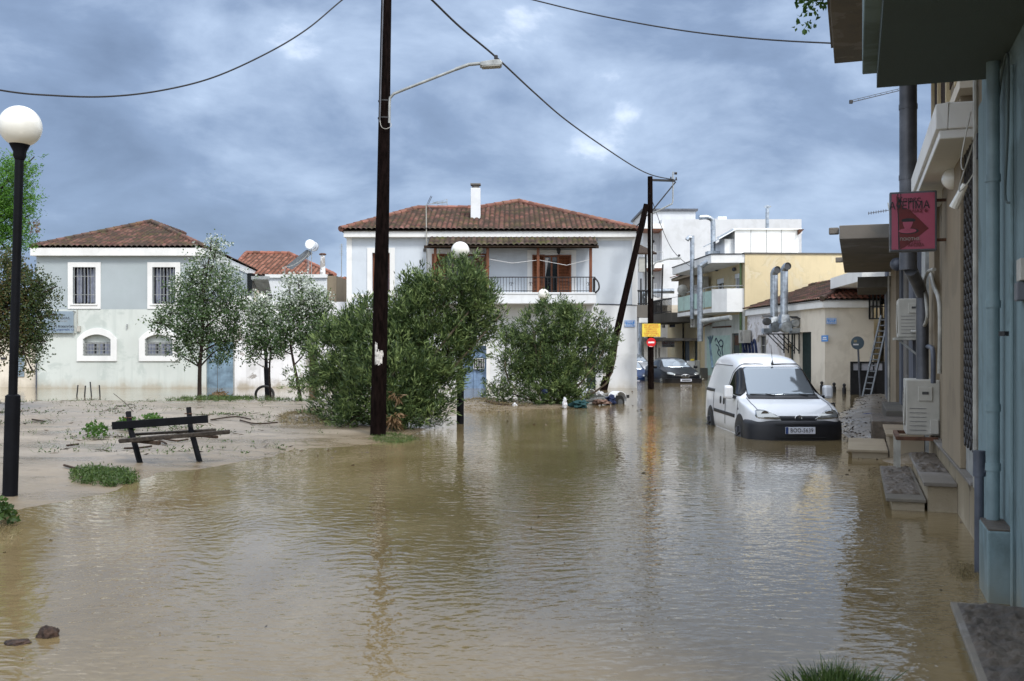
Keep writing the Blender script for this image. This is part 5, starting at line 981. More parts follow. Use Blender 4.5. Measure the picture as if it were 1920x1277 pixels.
def red_sign():
    yc = 11.35; xr = -.10; a = FR.w(xr-.56, yc); t = thing('projecting_sign', 'pink and red light-box sign with a coffee cup, bracketed to the cream wall', 'sign', (xr-.3, yc, 2.68), FR); D = FR.w(-.4, yc).y
    z0, z1 = ZA(471, D), ZA(359, D); x0 = FR.xa(1668, yc); x1 = FR.xa(1757, yc)
    b = MB().box(x0, x1, yc, yc+.14, z0, z1).build('sign_box', M['flue'], t, bevel=.008); w = x1-x0; h = z1-z0
    MB().box(x0+.022, x1-.022, yc-.005, yc, z0+.022, z1-.022).build('sign_face', M['pink'], b)
    f = lambda u, v, d=0: (x0+u*w, yc-.0065-d, z1-v*h)
    MB().prism([f(.14, .06), f(.19, .12), f(.30, .28), f(.42, .30), f(.83, .63), f(.33, .93), f(.22, .97), f(.21, .6), f(.16, .30)], (0, -.0015, 0)).build('red_arrow', M['deepred'], b)
    MB().prism([f(.165, .03), f(.18, .03), f(.215, .96), f(.19, .96)], (0, -.003, 0)).prism([f(.23, .03), f(.245, .03), f(.25, .2), f(.235, .2)], (0, -.003, 0)).build('stripe', M['inkblack'], b)
    cup = [f(.28, .51), f(.50, .51), f(.47, .58), f(.42, .64), f(.37, .66), f(.32, .62), f(.29, .56)]
    MB().prism([f(.40+.22*math.cos(q), .665+.05*math.sin(q)) for q in np.linspace(0, 2*math.pi, 20)[:-1]], (0, -.003, 0)).build('saucer', M['inkblack'], b); MB().prism([f(.38+.19*math.cos(q), .66+.04*math.sin(q), .003) for q in np.linspace(0, 2*math.pi, 20)[:-1]], (0, -.002, 0)).build('saucer_rim', M['pink'], b)
    MB().prism([(p[0], p[1]-.005, p[2]) for p in cup], (0, -.003, 0)).build('cup', M['pink'], b); MB().prism([f(.40+.15*math.cos(q), .485+.035*math.sin(q), .004) for q in np.linspace(0, 2*math.pi, 20)[:-1]], (0, -.003, 0)).build('coffee', M['inkblack'], b)
    text('lettering', 'Καφες', .075, M['inkblack'], b, f(.42, .14, .004)); text('lettering', 'ΑθΕΠΜΑ', .115, M['inkblack'], b, f(.42, .24, .004), sx=.85); text('lettering', 'ΗΛΙΑΣ ®', .05, M['deepred'], b, f(.60, .335, .004))
    text('lettering', 'ΠΟΙΟΤΗΣ', .045, M['pvcwhite'], b, f(.43, .80, .004)); text('lettering', 'ΓΕΥΣΙΣ', .045, M['deepred'], b, f(.50, .855, .004)); text('lettering', 'ΑΡΩΜΑ', .045, M['deepred'], b, f(.56, .905, .004))
    for z in (z1-.1, z0+.12): MB().tube([(x1-.01, yc+.07, z), (.05, yc+.07, z)], .018, 8).build('bracket', M['rust'], t)
red_sign()
def steps():
    t = thing('stone_steps', 'mud-covered stone doorsteps with crumbling plaster side, in front of the lattice door', 'steps', (-.3, 11.8, 0), FR)
    ya, yb = 10.35, 13.25
    MB().box(-.60, -.30, ya+.04, yb-.05, -.4, .085).build('lower_riser', M['whitewash2'], t); MB().box(-.27, -.002, ya+.04, yb-.05, -.4, .255).build('upper_riser', M['whitewash2'], t)
    a = MB().box(-.66, -.285, ya, yb, .086, .12).build('lower_tread', M['concreted'], t, bevel=.008); b = MB().box(-.31, -.003, ya, yb, .256, .295).build('upper_tread', M['concrete'], t, bevel=.008)
    crust(-.65, -.32, ya+.35, yb-.02, .12, a, 4); crust(-.30, -.01, ya+.9, yb-.02, .295, b, 8)
    t = thing('stone_steps', 'pale worn doorsteps further along the wall, beyond the metal stand', 'steps', (-.4, 16, 0), FR)
    y0, y1 = 15.2, 17.2; MB().box(-1.0, -.5, y0+.04, y1, -.4, .09).box(-.48, -.01, y0+.04, y1, -.4, .33).build('riser', M['creamd'], t); MB().box(-1.06, -.5, y0, y1, .091, .13).build('lower_tread', M['creamd'], t, bevel=.008); MB().box(-.53, -.01, y0, y1, .331, .37).build('upper_tread', M['creamd'], t, bevel=.008)
    MB().box(-.7, -.012, y1+.01, y1+1.2, -.4, .42).build('landing', M['silt'], t, bevel=.02)
    t = thing('stone_steps', 'dark mud-filled steps at the foot of the grey shopfronts, beyond the pale steps', 'steps', (-.5, 20.5, 0), FR); MB().box(-.65, -.01, 19.4, 22.5, -.4, .22).build('lower_tread', M['silt'], t, bevel=.02); MB().box(-.4, -.012, 20.2, 23.5, -.4, .42).build('upper_tread', M['concreted'], t, bevel=.02)
steps()
ac_unit('ivory outdoor air conditioner standing on a metal stand above the muddy steps', FR, -.34, 13.32, .52, .40, .8, .70, group='outdoor air conditioners along the right-hand wall')
def ac_details():
    # service side with cover, louvres and hose on the casing end facing the camera
    for (x, y, z, w, h, nm) in ((-.34, 13.32, .52, .40, .70, 1), (-.30, 16.85, 1.80, .42, .62, 2)):
        t = [o for o in bpy.data.objects if o.name.startswith('air_conditioner') and (Vector(BASE[o.name])-Vector((x, y, z))).length < .01][0]
        p = MB().box(x+w*.35, x+w*.78, y-.02, y-.002, z+h*.62, z+h*.88).build('service_cover', M['acwhite'], t, bevel=.008); MB().box(x+w*.47, x+w*.66, y-.028, y-.021, z+h*.74, z+h*.79).build('grip_recess', M['acdark'], p)
        mb = MB()
        for i in range(6): mb.box(x+.04, x+w*.6, y-.006, y-.001, z+.06+i*.055, z+.065+i*.055)
        mb.build('louvre', M['flue'], t); MB().box(x+w*.7, x+w*.95, y-.04, y-.002, z+.02, z+.2).build('valve_cover', M['acwhite'], t, bevel=.006)
ac_unit('ivory air conditioner on a wall shelf higher up, further along the right-hand wall', FR, -.30, 16.85, 1.80, .42, .8, .62, group='outdoor air conditioners along the right-hand wall')
ac_details()
def ac_fittings():
    t = thing('metal_stand', 'white rusty metal stand carrying the ivory air conditioner above the steps', 'stand', (-.4, 13.3, 0), FR)
    for x, y in ((-.44, 13.1), (-.44, 14.1)): MB().bar((x, y, -.2), (x, y, .48), .05, .05, (0, 1, 0)).build('leg', M['pvcwhite'], t)
    MB().box(-.47, .02, 13.07, 13.12, .47, .515).box(-.47, .02, 14.08, 14.13, .47, .515).box(-.47, -.42, 13.121, 14.079, .47, .515).build('frame', M['rust'], t)
    t = thing('wall_shelf', 'steel shelf under the higher ivory air conditioner', 'bracket', (-.2, 17, 1.7), FR); MB().box(-.36, .0, 16.78, 17.7, 1.755, 1.795).build('shelf', M['pvcwhite'], t); MB().bar((-.3, 16.9, 1.76), (-.0, 16.9, 1.5), .03, .03).build('strut', M['galvgrey'], t)
    h = thing('insulated_hose', 'pale lagged hoses curving up the cream wall above the air conditioners', 'hose', (0, 15, 2), FR); hb = MB()
    def hose(L, r, x=-.07): hb.tube(smoothpath([(x, ry(p, x), rz_(q, x, ry(p, x))) for p, q in L], 5), r, 8)
    hose([(1698, 600), (1708, 620), (1725, 618), (1738, 600), (1737, 565), (1733, 530), (1740, 510), (1752, 505)], .022, -.10); hose([(1745, 512), (1750, 535), (1760, 560), (1763, 600), (1762, 700)], .026, -.03)
    hb.build('tube', M['pvcwhite'], h, smooth=True); MB().tube(smoothpath([(-.06, ry(1739, -.06), rz_(650, 0, 13.6)), (-.06, ry(1747, -.06), rz_(652, 0, 13.6)), (-.06, ry(1750, -.06), rz_(665, 0, 13.6)), (-.06, ry(1750, -.06), 1.2)], 4), .03, 8).build('elbow_pipe', M['pvcgrey'], h, smooth=True)
    p = thing('plastic_pipe', 'grey plastic soil pipe standing at the corner of the blue building', 'pipe', (-.06, 8.0, 0), FR); x = -.10; y = ry(1836, x); D = FR.w(x, y).y; zz = lambda q: ZA(q, D)
    MB().tube([(x, y, -.3), (x, y, zz(890))], .033, 12).build('pipe', M['pvcgrey'], p, smooth=True); MB().tube([(x, y, zz(893)), (x, y, zz(845))], .042, 14).build('socket', M['pvcgrey'], p, smooth=True); MB().tube([(x+.02, y, zz(885)), (x+.12, y+.03, zz(860))], .035, 12).build('branch', M['pvcgrey'], p, smooth=True)
ac_fittings()
def right_far():
    t = thing('grey_shopfront_row', 'dim row of shopfronts with dark openings, cream and grey pilasters under a stained concrete canopy', 'building', (2, 20, 0), FR); y0, y1 = 13.65, 36
    MB().box(.12, 6, y0, y1, -.5, 4.9).build('wall', M['concreted'], t)
    for a, b_, m, x in ((1752, 1742, 'creamd', .0), (1735, 1728, 'galvgrey', .0), (1712, 1704, 'greystrip', -.05), (1700, 1694, 'concrete', .0), (1690, 1686, 'greystrip', -.04), (1680, 1667, 'creamd', -.04), (1663, 1659, 'greystrip', -.08)):
        MB().box(x, .119, ry(a, x), ry(b_, x), -.4, 4.2).build('pilaster', M[m], t)
    mb = MB(); mb.tube([(-.09, ry(1667, -.09), -.2), (-.09, ry(1667, -.09), 3.6)], .035, 8); mb.build('drainpipe', M['pvcwhite'], t)
    for a, b_ in ((1726, 1713), (1703, 1701), (1685, 1681)): MB().box(.09, .118, ry(a), ry(b_), -.3, 2.6).build('shutter', M['acdark'], t)  # shade inside the shop openings, put in as dark sheets
    c = MB().prism([(-1.25, 19.9, 3.72), (.11, 19.9, 3.72), (.11, 29, 3.72), (-1.25, 29, 3.72)], (0, 0, .27)).build('canopy', M['concrete'], t, bevel=.015); [MB().box(-1.45, -1.26, q, q+.15, 3.86, 3.99).build('waterspout', M['concrete'], c, bevel=.02) for q in (20.2, 27)]
    MB().box(-.9, .1, 29.01, 33, 3.3, 3.6).build('rear_canopy', M['concreted'], t); MB().sphere((-.2, ry(1682, -.2), rz_(520, 0, 24)), .13, 14, 8).build('globe_lamp', M['pvcgrey'], t, smooth=True)
    t = thing('cream_balcony_house', 'cream house with white balcony slab and black window cage, beyond the concrete canopy', 'building', (1, 40, 0), FR)
    MB().box(.1, 5, 36.05, 52, -.5, ZA(522, 38)).build('wall', M['cream'], t); xa = -1.3; ya = FR.ya(1631, -.9)
    D = 35; b = MB().prism([(-.75, 36.1, 3.95), (.3, 36.1, 3.95), (.3, 50, 3.95), (-1.9, 50, 3.95), (-1.9, 41, 3.95)], (0, 0, .42)).build('balcony', M['trim'], t)
    mb = MB(); yw = 40.5; Z0, Z1 = 2.75, 3.7
    for i in range(12): y = yw+i*.18; mb.tube([(-.45, y, Z0), (-.45, y, Z1)], .03, 4)
    for i in range(4): mb.tube([(-.45+.13*i, yw, Z0), (-.45+.13*i, yw, Z1)], .03, 4)
    for zq in (Z0, (Z0+Z1)/2, Z1): mb.bar((-.45, yw, zq), (-.45, yw+2, zq), .05, .05).bar((-.45, yw, zq), (.1, yw, zq), .05, .05)
    mb.build('window_cage', M['iron'], t); MB().box(.08, .099, yw, yw+2, Z0, Z1).build('window', M['glassd'], t)
right_far()
def gate():
    D = 34.6; x0, x1, z1 = XA(1595, D), XA(1659, D), ZA(678, D); t = thing('metal_gate', 'black sheet metal gate with frosted panes behind the leaning ladder', 'gate', ((x0+x1)/2, D, 0)); X = lambda p: XA(p, D); Z = lambda p: ZA(p, D)
    MB().box(x0, x1, D, D+.05, -.3, Z(696)).build('lower_panel', M['iron'], t); MB().ring(rect(x0, x1, Z(696)-.001, z1), rect(x0+.08, x1-.08, Z(696)+.03, z1-.06), front(D), -.02, .05).box(X(1613), X(1615), D-.015, D+.05, Z(696), z1).box(X(1637), X(1639), D-.015, D+.05, Z(696), z1).build('frame', M['iron'], t)
    MB().box(x0+.08, x1-.08, D+.01, D+.03, Z(696), z1-.05).build('pane', M['shutterw'], t); MB().box(X(1638), X(1640), D-.03, D, -.2, Z(700)).build('gate_post', M['iron'], t)
gate()
def ladder():
    a, b = W(1617, 747, 33), W(1652, 592, 34.2); a.z = -.05; t = thing('ladder', 'aluminium ladder leaning against the right-hand building beside the black gate', 'ladder', tuple(a)); d = (b-a); side_ = Vector((.16, -.30, 0))
    for o in (Vector((0, 0, 0)), side_): MB().bar(a+o, b+o, .05, .08).build('rail', M['aluminium'], t)
    for i in range(14): p = a+d*(i+.6)/14.4; MB().tube([p, p+side_], .022, 6).build('rung', M['aluminium'], t)
ladder()
def round_sign():
    D = 34.0; a = Vector((XA(1614, D), D, 0)); b = W(1608.5, 655, D); t = thing('road_sign', 'round road sign seen from its grey back, on a leaning post beside the ladder', 'road sign', tuple(a)); MB().tube([a-Vector((0, 0, .3)), b+Vector((0, 0, .25))], .035, 8).build('post', M['flue'], t)
    c = W(1608, 643, D-.05); r = 12.3/F*D; dsk = MB().lathe([(.001, -.008), (r, -.008), (r, .008), (.001, .008)], tuple(c), 28, 'y').build('disc', M['signgrey2'], t); p = MB().box(c.x-.13, c.x-.03, c.y-.014, c.y-.009, c.z+.02, c.z+.1).build('sticker', M['straw_s'], dsk); MB().box(c.x-.15, c.x+.03, c.y-.014, c.y-.009, c.z-.08, c.z-.03).build('sticker', M['inkwhite'], dsk)
M['signgrey2'] = plain('sign_back_grey', (.10, .14, .17), .5, .2, .1, 4); M['straw_s'] = plain('faded_sticker', (.35, .30, .18), .7)
round_sign()
for i, (px, pt, pb, lab) in enumerate(((1541, 715, 731, 'left-hand black bollard of three standing in the water by the cream corner house'), (1564, 717, 736, 'middle black bollard of three standing in the water by the cream corner house'), (1583, 719, 738, 'right-hand black bollard of three, nearest the black gate'))):
    D = D_of(pb); x = XA(px, D); zt = ZA(pt, D); t = thing('bollard', lab, 'bollard', (x, D, 0), F0, 'bollards beside the corner house')
    MB().lathe([(.075, -.4), (.07, zt-.16), (.05, zt-.15), (.045, zt-.11)], (x, D, 0), 12).build('post', M['iron'], t, smooth=True); MB().sphere((x, D, zt-.06), .062, 12, 8).build('ball_cap', M['iron'], t, smooth=True)
# ================================================================== VEHICLES (local: x across, y back from the nose, z up)
def loft(st, cap_in=.0):
    """st: (y, w_low, w_belt, w_roof, z_belt, z_top, z_bottom)"""
    vs = []; rows = []
    for y, wl, wb, wr, zb, zt, z0 in st:
        half = [(0, z0), (wl*.86, z0), (wl, z0+.07), (wl*1.0, z0+(zb-z0)*.45), (wb, zb-.05), (wb*.985, zb+.01), (wr+(wb-wr)*.35, zb+(zt-zb)*.55), (wr, zt-(zt-zb)*.14-.005), (wr*.78, zt-.012), (0, zt)]
        row = [(x, y, z) for x, z in half]+[(-x, y, z) for x, z in half[-2:0:-1]]; rows.append(len(vs)); vs += row
    n = len(rows); k = 18; fs = []
    for i in range(n-1):
        for j in range(k): fs.append((rows[i]+j, rows[i]+(j+1) % k, rows[i+1]+(j+1) % k, rows[i+1]+j))
    for r_ in (rows[0], rows[-1]):
        for j in range(k//2-0): 
            a, b, c, d = r_+j, r_+j+1, r_+(k-j-1) % k, r_+(k-j) % k
            if j == 0: fs.append((a, b, r_+k-1))
            elif j == k//2-1: fs.append((a, b, c) if c != b else (a, b, d))
            else: fs.append((a, b, c, d))
    me = bpy.data.meshes.new('body'); me.from_pydata(vs, [], fs); bm = bmesh.new(); bm.from_mesh(me); bmesh.ops.remove_doubles(bm, verts=bm.verts, dist=1e-4); bmesh.ops.recalc_face_normals(bm, faces=bm.faces); bm.to_mesh(me); bm.free()
    o = bpy.data.objects.new('body', me); COL.objects.link(o); m = o.modifiers.new('s', 'SUBSURF'); m.levels = 3; m.render_levels = 3
    dg = bpy.context.evaluated_depsgraph_get(); me2 = bpy.data.meshes.new_from_object(o.evaluated_get(dg)); bpy.data.objects.remove(o)
    for p in me2.polygons: p.use_smooth = True
    return me2
def bvh_of(me): return BVHTree.FromPolygons([v.co for v in me.vertices], [tuple(p.vertices) for p in me.polygons])
def roundpoly(pts, r=.03, n=4):
    out = []; m = len(pts); P = [Vector(p) for p in pts]
    for i in range(m):
        a, b, c = P[i-1], P[i], P[(i+1) % m]; u = (a-b); v = (c-b); ra = min(r, u.length*.45); rc = min(r, v.length*.45); p, q = b+u.normalized()*ra, b+v.normalized()*rc
        for j in range(n+1): t = j/n; out.append(tuple(p*(1-t)**2+b*2*t*(1-t)+q*t*t))
    return out
def decal(name, bvh, poly, view, mat, parent, off=.005, th=.006, cell=.06, r=.0):
    cell = min(cell, .035); off = max(off, .006)
    """a skin laid on the body: outline drawn in the front ('f': x,z), left ('l') or right ('r') side (y,z) or top view ('t': x,y)"""
    if r: poly = roundpoly(poly, r)
    bm = bmesh.new(); vs = [bm.verts.new((u, v, 0)) for u, v in poly]; bm.faces.new(vs)
    us = [p[0] for p in poly]; ws = [p[1] for p in poly]
    for ax, lo, hi in ((0, min(us), max(us)), (1, min(ws), max(ws))):
        n = int((hi-lo)/cell)
        for i in range(1, n+1):
            c = lo+(hi-lo)*i/(n+1); no = (1, 0, 0) if ax == 0 else (0, 1, 0); co = (c, 0, 0) if ax == 0 else (0, c, 0)
            bmesh.ops.bisect_plane(bm, geom=bm.verts[:]+bm.edges[:]+bm.faces[:], plane_co=co, plane_no=no)
    D = {'f': Vector((0, 1, 0)), 'b': Vector((0, -1, 0)), 'l': Vector((1, 0, 0)), 'r': Vector((-1, 0, 0)), 't': Vector((0, 0, -1))}[view]
    for v in bm.verts:
        u, w = v.co.x, v.co.y; o = {'f': Vector((u, -3, w)), 'b': Vector((u, 9, w)), 'l': Vector((-3, u, w)), 'r': Vector((3, u, w)), 't': Vector((u, w, 5))}[view]
        h = bvh.ray_cast(o, D)
        if h[0] is None:
            h = bvh.find_nearest(o+D*3)
        v.co = h[0]+(h[1] if h[1].dot(D) < 0 else -h[1])*off
    bmesh.ops.recalc_face_normals(bm, faces=bm.faces); me = bpy.data.meshes.new(name); 
    avg = sum((f.normal.dot(D) for f in bm.faces))
    if avg > 0: bmesh.ops.reverse_faces(bm, faces=bm.faces)
    bm.to_mesh(me); bm.free(); me.materials.append(mat)
    for p in me.polygons: p.use_smooth = True
    o = bpy.data.objects.new(name, me); COL.objects.link(o); o.parent = parent; BASE[o.name] = BASE[parent.name]; m = o.modifiers.new('t', 'SOLIDIFY'); m.thickness = th; m.offset = -1; return o
def wheel(par, sx, x, y, z, r, rim, w=.19, arch=None):
    t = MB().lathe([(.12, -w/2), (r-.03, -w/2), (r, -w/2+.03), (r, w/2-.03), (r-.03, w/2), (.12, w/2)], (x, y, z), 28, 'x').build('wheel', M['rubber'], par, smooth=True)
    m = MB().lathe([(.02, 0), (r*.64, -.0), (r*.66, .02)], (x+sx*(w/2+.002)-(.0), y, z), 24, 'x')
    for k in range(7): a = 2*math.pi*k/7; m.bar((x+sx*(w/2+.012), y+.04*math.cos(a), z+.04*math.sin(a)), (x+sx*(w/2+.012), y+r*.62*math.cos(a), z+r*.62*math.sin(a)), .05, .02)
    m.build('rim', rim, t); return t
def put_body(me, par, mat):
    me.materials.append(mat); o = bpy.data.objects.new('body', me); COL.objects.link(o); o.parent = par; BASE[o.name] = BASE[par.name]; return o
def bumper(par, path, prof, mat, name='bumper'):
    """path: plan points from one side round the nose to the other; prof: (outset, z)"""
    P = [Vector((x, y, 0)) for x, y in path]; n = len(P); mb = MB(); vs = []
    for i, p in enumerate(P):
        d = (P[min(i+1, n-1)]-P[max(i-1, 0)]).normalized(); nn = Vector((-d.y, d.x, 0))
        for o_, z in prof: vs.append(p+nn*o_+Vector((0, 0, z)))
    k = len(prof); fs = [(i*k+j, i*k+(j+1) % k, (i+1)*k+(j+1) % k, (i+1)*k+j) for i in range(n-1) for j in range(k)]+[tuple(range(k)), tuple(range((n-1)*k, n*k))]
    mb.add(vs, fs); return mb.build(name, mat, par, smooth=True)
def van():
    t = thing('delivery_van', 'white small delivery van with black bumper standing in the flooded street', 'van', (0, 0, 0)); t.location = (5.05, 17.55, -.285)
    st = [(-.01, .56, .56, .48, .62, .67, .25), (.03, .70, .70, .62, .68, .73, .22), (.16, .785, .775, .70, .75, .80, .2), (.45, .835, .82, .73, .83, .895, .2), (.85, .85, .835, .73, .90, .965, .2), (1.06, .85, .83, .70, .94, 1.005, .2), (1.20, .85, .825, .665, .96, 1.11, .2), (1.5, .84, .825, .635, .99, 1.35, .2),
          (1.76, .84, .825, .60, 1.0, 1.555, .2), (1.95, .84, .825, .60, 1.02, 1.66, .2), (2.3, .84, .825, .61, 1.02, 1.755, .2), (2.9, .84, .825, .62, 1.02, 1.80, .2), (3.6, .84, .825, .62, 1.02, 1.81, .2), (4.05, .83, .815, .61, 1.02, 1.785, .22), (4.25, .82, .80, .58, 1.02, 1.73, .25), (4.32, .78, .76, .54, 1.0, 1.62, .3)]
    me = loft(st); bv = bvh_of(me); body = put_body(me, t, M['paint'])
    ws = decal('windscreen', bv, [(-.635, 1.02), (.635, 1.02), (.555, 1.50), (.52, 1.53), (-.52, 1.53), (-.555, 1.50)], 'f', M['screen'], body, .012, .006, .05, .05)
    decal('windscreen_seal', bv, [(-.65, 1.0), (.65, 1.0), (.568, 1.51), (.53, 1.542), (-.53, 1.542), (-.568, 1.51)], 'f', M['cabin'], body, .0025, .004, .05, .06)
    decal('cowl', bv, [(-.66, .965), (.66, .965), (.66, 1.04), (-.66, 1.04)], 'f', M['bumper'], body, .008, .008, .05)
    for s in ('l', 'r'):
        decal('side_window', bv, [(2.06, 1.05), (2.06, 1.40), (1.90, 1.53), (1.80, 1.52), (1.55, 1.34), (1.17, 1.06), (1.15, 1.0)], s, M['cabin'], body, .009, .005, .06, .05)
        decal('door_gap', bv, [(2.125, .42), (2.147, .42), (2.147, 1.42), (1.955, 1.605), (1.70, 1.605), (1.71, 1.585), (1.94, 1.585), (2.125, 1.41)], s, M['bumper'], body, .003, .004, .06)
        decal('side_trim', bv, [(1.28, .595), (3.2, .60), (3.2, .665), (1.28, .66)], s, M['bumper'], body, .012, .014, .08)
        decal('slide_rail', bv, [(3.25, 1.0), (4.22, 1.0), (4.22, 1.06), (3.25, 1.06)], s, M['bumper'], body, .008, .01, .08)
        decal('panel_gap', bv, [(2.35, 1.55), (3.9, 1.56), (4.02, 1.50), (4.03, 1.512), (3.905, 1.574), (2.35, 1.564)], s, M['flue'], body, .003, .004, .07)
        decal('panel_gap', bv, [(3.27, .45), (3.288, .45), (3.288, 1.0), (3.27, 1.0)], s, M['flue'], body, .002, .003, .07)
        decal('panel_gap', bv, [(1.06, .45), (1.078, .45), (1.078, .93), (1.06, .93)], s, M['flue'], body, .002, .003, .07)
        decal('sill', bv, [(1.3, .25), (3.1, .25), (3.1, .30), (1.3, .30)], s, M['paint'], body, .012, .014, .08)
        for y in (2.26, 2.58): decal('door_handle', bv, [(y+.055*math.cos(a), .865+.075*math.sin(a)) for a in np.linspace(0, 2*math.pi, 17)[:-1]], s, M['bumper'], body, .016, .02, .04)
        for y in (.86, 3.58):
            pts = [(y+.385*math.cos(a), max(.3+.40*math.sin(a), .2)) for a in np.linspace(0, math.pi, 20)]+[(y-.385, .2), (y+.385, .2)]
            decal('wheel_arch', bv, pts, s, M['bumper'], body, .006, .008, .07)
        decal('indicator', bv, [(.98, .76), (1.03, .76), (1.03, .80), (.98, .80)], s, M['flue'], body, .008, .008, .05)
    for sx in (-1, 1):
        for y in (.86, 3.58): wheel(t, sx, sx*.765, y, .30, .285, M['flue'])
    for sx in (-1, 1):
        poly = [(sx*u, z) for u, z in ((.735, .70), (.72, .79), (.66, .812), (.55, .80), (.44, .755), (.35, .70), (.285, .655), (.39, .650), (.57, .66), (.71, .67))]
        decal('headlight_rim', bv, poly, 'f', M['chrome'], body, .004, .006, .04, .02)
        decal('headlight', bv, [(sx*.56+(u-sx*.56)*.94, .73+(z-.73)*.88) for u, z in poly], 'f', M['lamp'], body, .012, .012, .04, .02)
        MB().lathe([(.075, 0), (.065, .01), (.02, .02)], (sx*.57, .07, .725), 16, 'y').build('lamp_reflector', M['chrome'], body)
        m = MB().box(sx*.86, sx*1.03, 1.28, 1.46, .95, 1.20).build('mirror', M['paint'], t, bevel=.045); MB().box(sx*.875, sx*1.015, 1.462, 1.468, .98, 1.17).build('mirror_glass', M['chrome'], m); MB().bar((sx*.78, 1.36, .96), (sx*.90, 1.36, 1.0), .12, .06).build('mirror_arm', M['bumper'], m)
    for sx in (-1, 1): decal('hood_gap', bv, [(sx*.66, .16), (sx*.672, .16), (sx*.705, .6), (sx*.69, 1.0), (sx*.675, 1.0), (sx*.69, .6)], 't', M['flue'], body, .003, .004, .05)
    decal('grille', bv, [(-.37, .705), (.37, .705), (.29, .62), (-.29, .62)], 'f', M['bumper'], body, .008, .01, .05)
    g = MB()
    for z in (.645, .67): g.tube([(-.26, .012, z), (.26, .012, z)], .006, 5)
    g.build('grille_slat', M['iron'], body)
    b = MB(); b.tube([(.058*math.cos(a), -.005, .675+.045*math.sin(a)) for a in np.linspace(0, 2*math.pi, 21)], .009, 6).prism([(-.05, -.01, .668), (.0, -.01, .676), (.0, -.01, .686), (.05, -.01, .682), (.0, -.01, .672), (0, -.01, .664)], (0, .008, 0)).build('badge', M['chrome'], body)
    path = [(.815, .52), (.812, .42), (.800, .29), (.745, .145), (.62, .04), (.42, -.02), (.2, -.048), (0, -.055)]; path = smoothpath([(x, y, 0) for x, y in path], 3); path = [(p.x, p.y) for p in path]; path = path+[(-x, y) for x, y in path[::-1][1:]]
    bu = bumper(t, path, [(-.06, .10), (.035, .10), (.05, .26), (.055, .42), (.05, .55), (.035, .605), (-.01, .632), (-.12, .634)], M['bumper'])
    mb = MB(); mb.box(-.45, .45, -.118, -.10, .335, .345).box(-.45, .45, -.118, -.10, .57, .578).build('bumper_groove', M['iron'], bu)
    pl = MB().box(-.26, .26, -.130, -.108, .405, .525).build('number_plate', M['signwhite'], t, bevel=.003); MB().box(-.26, -.215, -.134, -.1305, .407, .523).build('plate_band', M['inkblue'], pl)
    text('lettering', 'BOO-5639', .105, M['inkblack'], pl, (.022, -.1325, .464), sx=.80, spacing=1.08)
    for sx, a, c in ((-1, -.60, -.02), (1, .02, .62)):
        w = MB(); w.bar((a, 1.10, 1.045), (c, 1.105, 1.04), .025, .02); 
        w.bar((a+.3, 1.10, 1.05), (a+.46, 1.04, 1.02), .03, .02); w.build('wiper', M['iron'], t)
    an = MB().lathe([(.028, 0), (.012, .05), (.005, .08)], (0.02, 1.84, 1.595), 10).tube([(0.02, 1.84, 1.66), (.02, 1.95, 1.97)], .005, 5).build('antenna', M['iron'], t)
    # partition grille and seats glimpsed behind the glass are left to the dark cabin; the side mirror rail behind the van:
    return t
van()
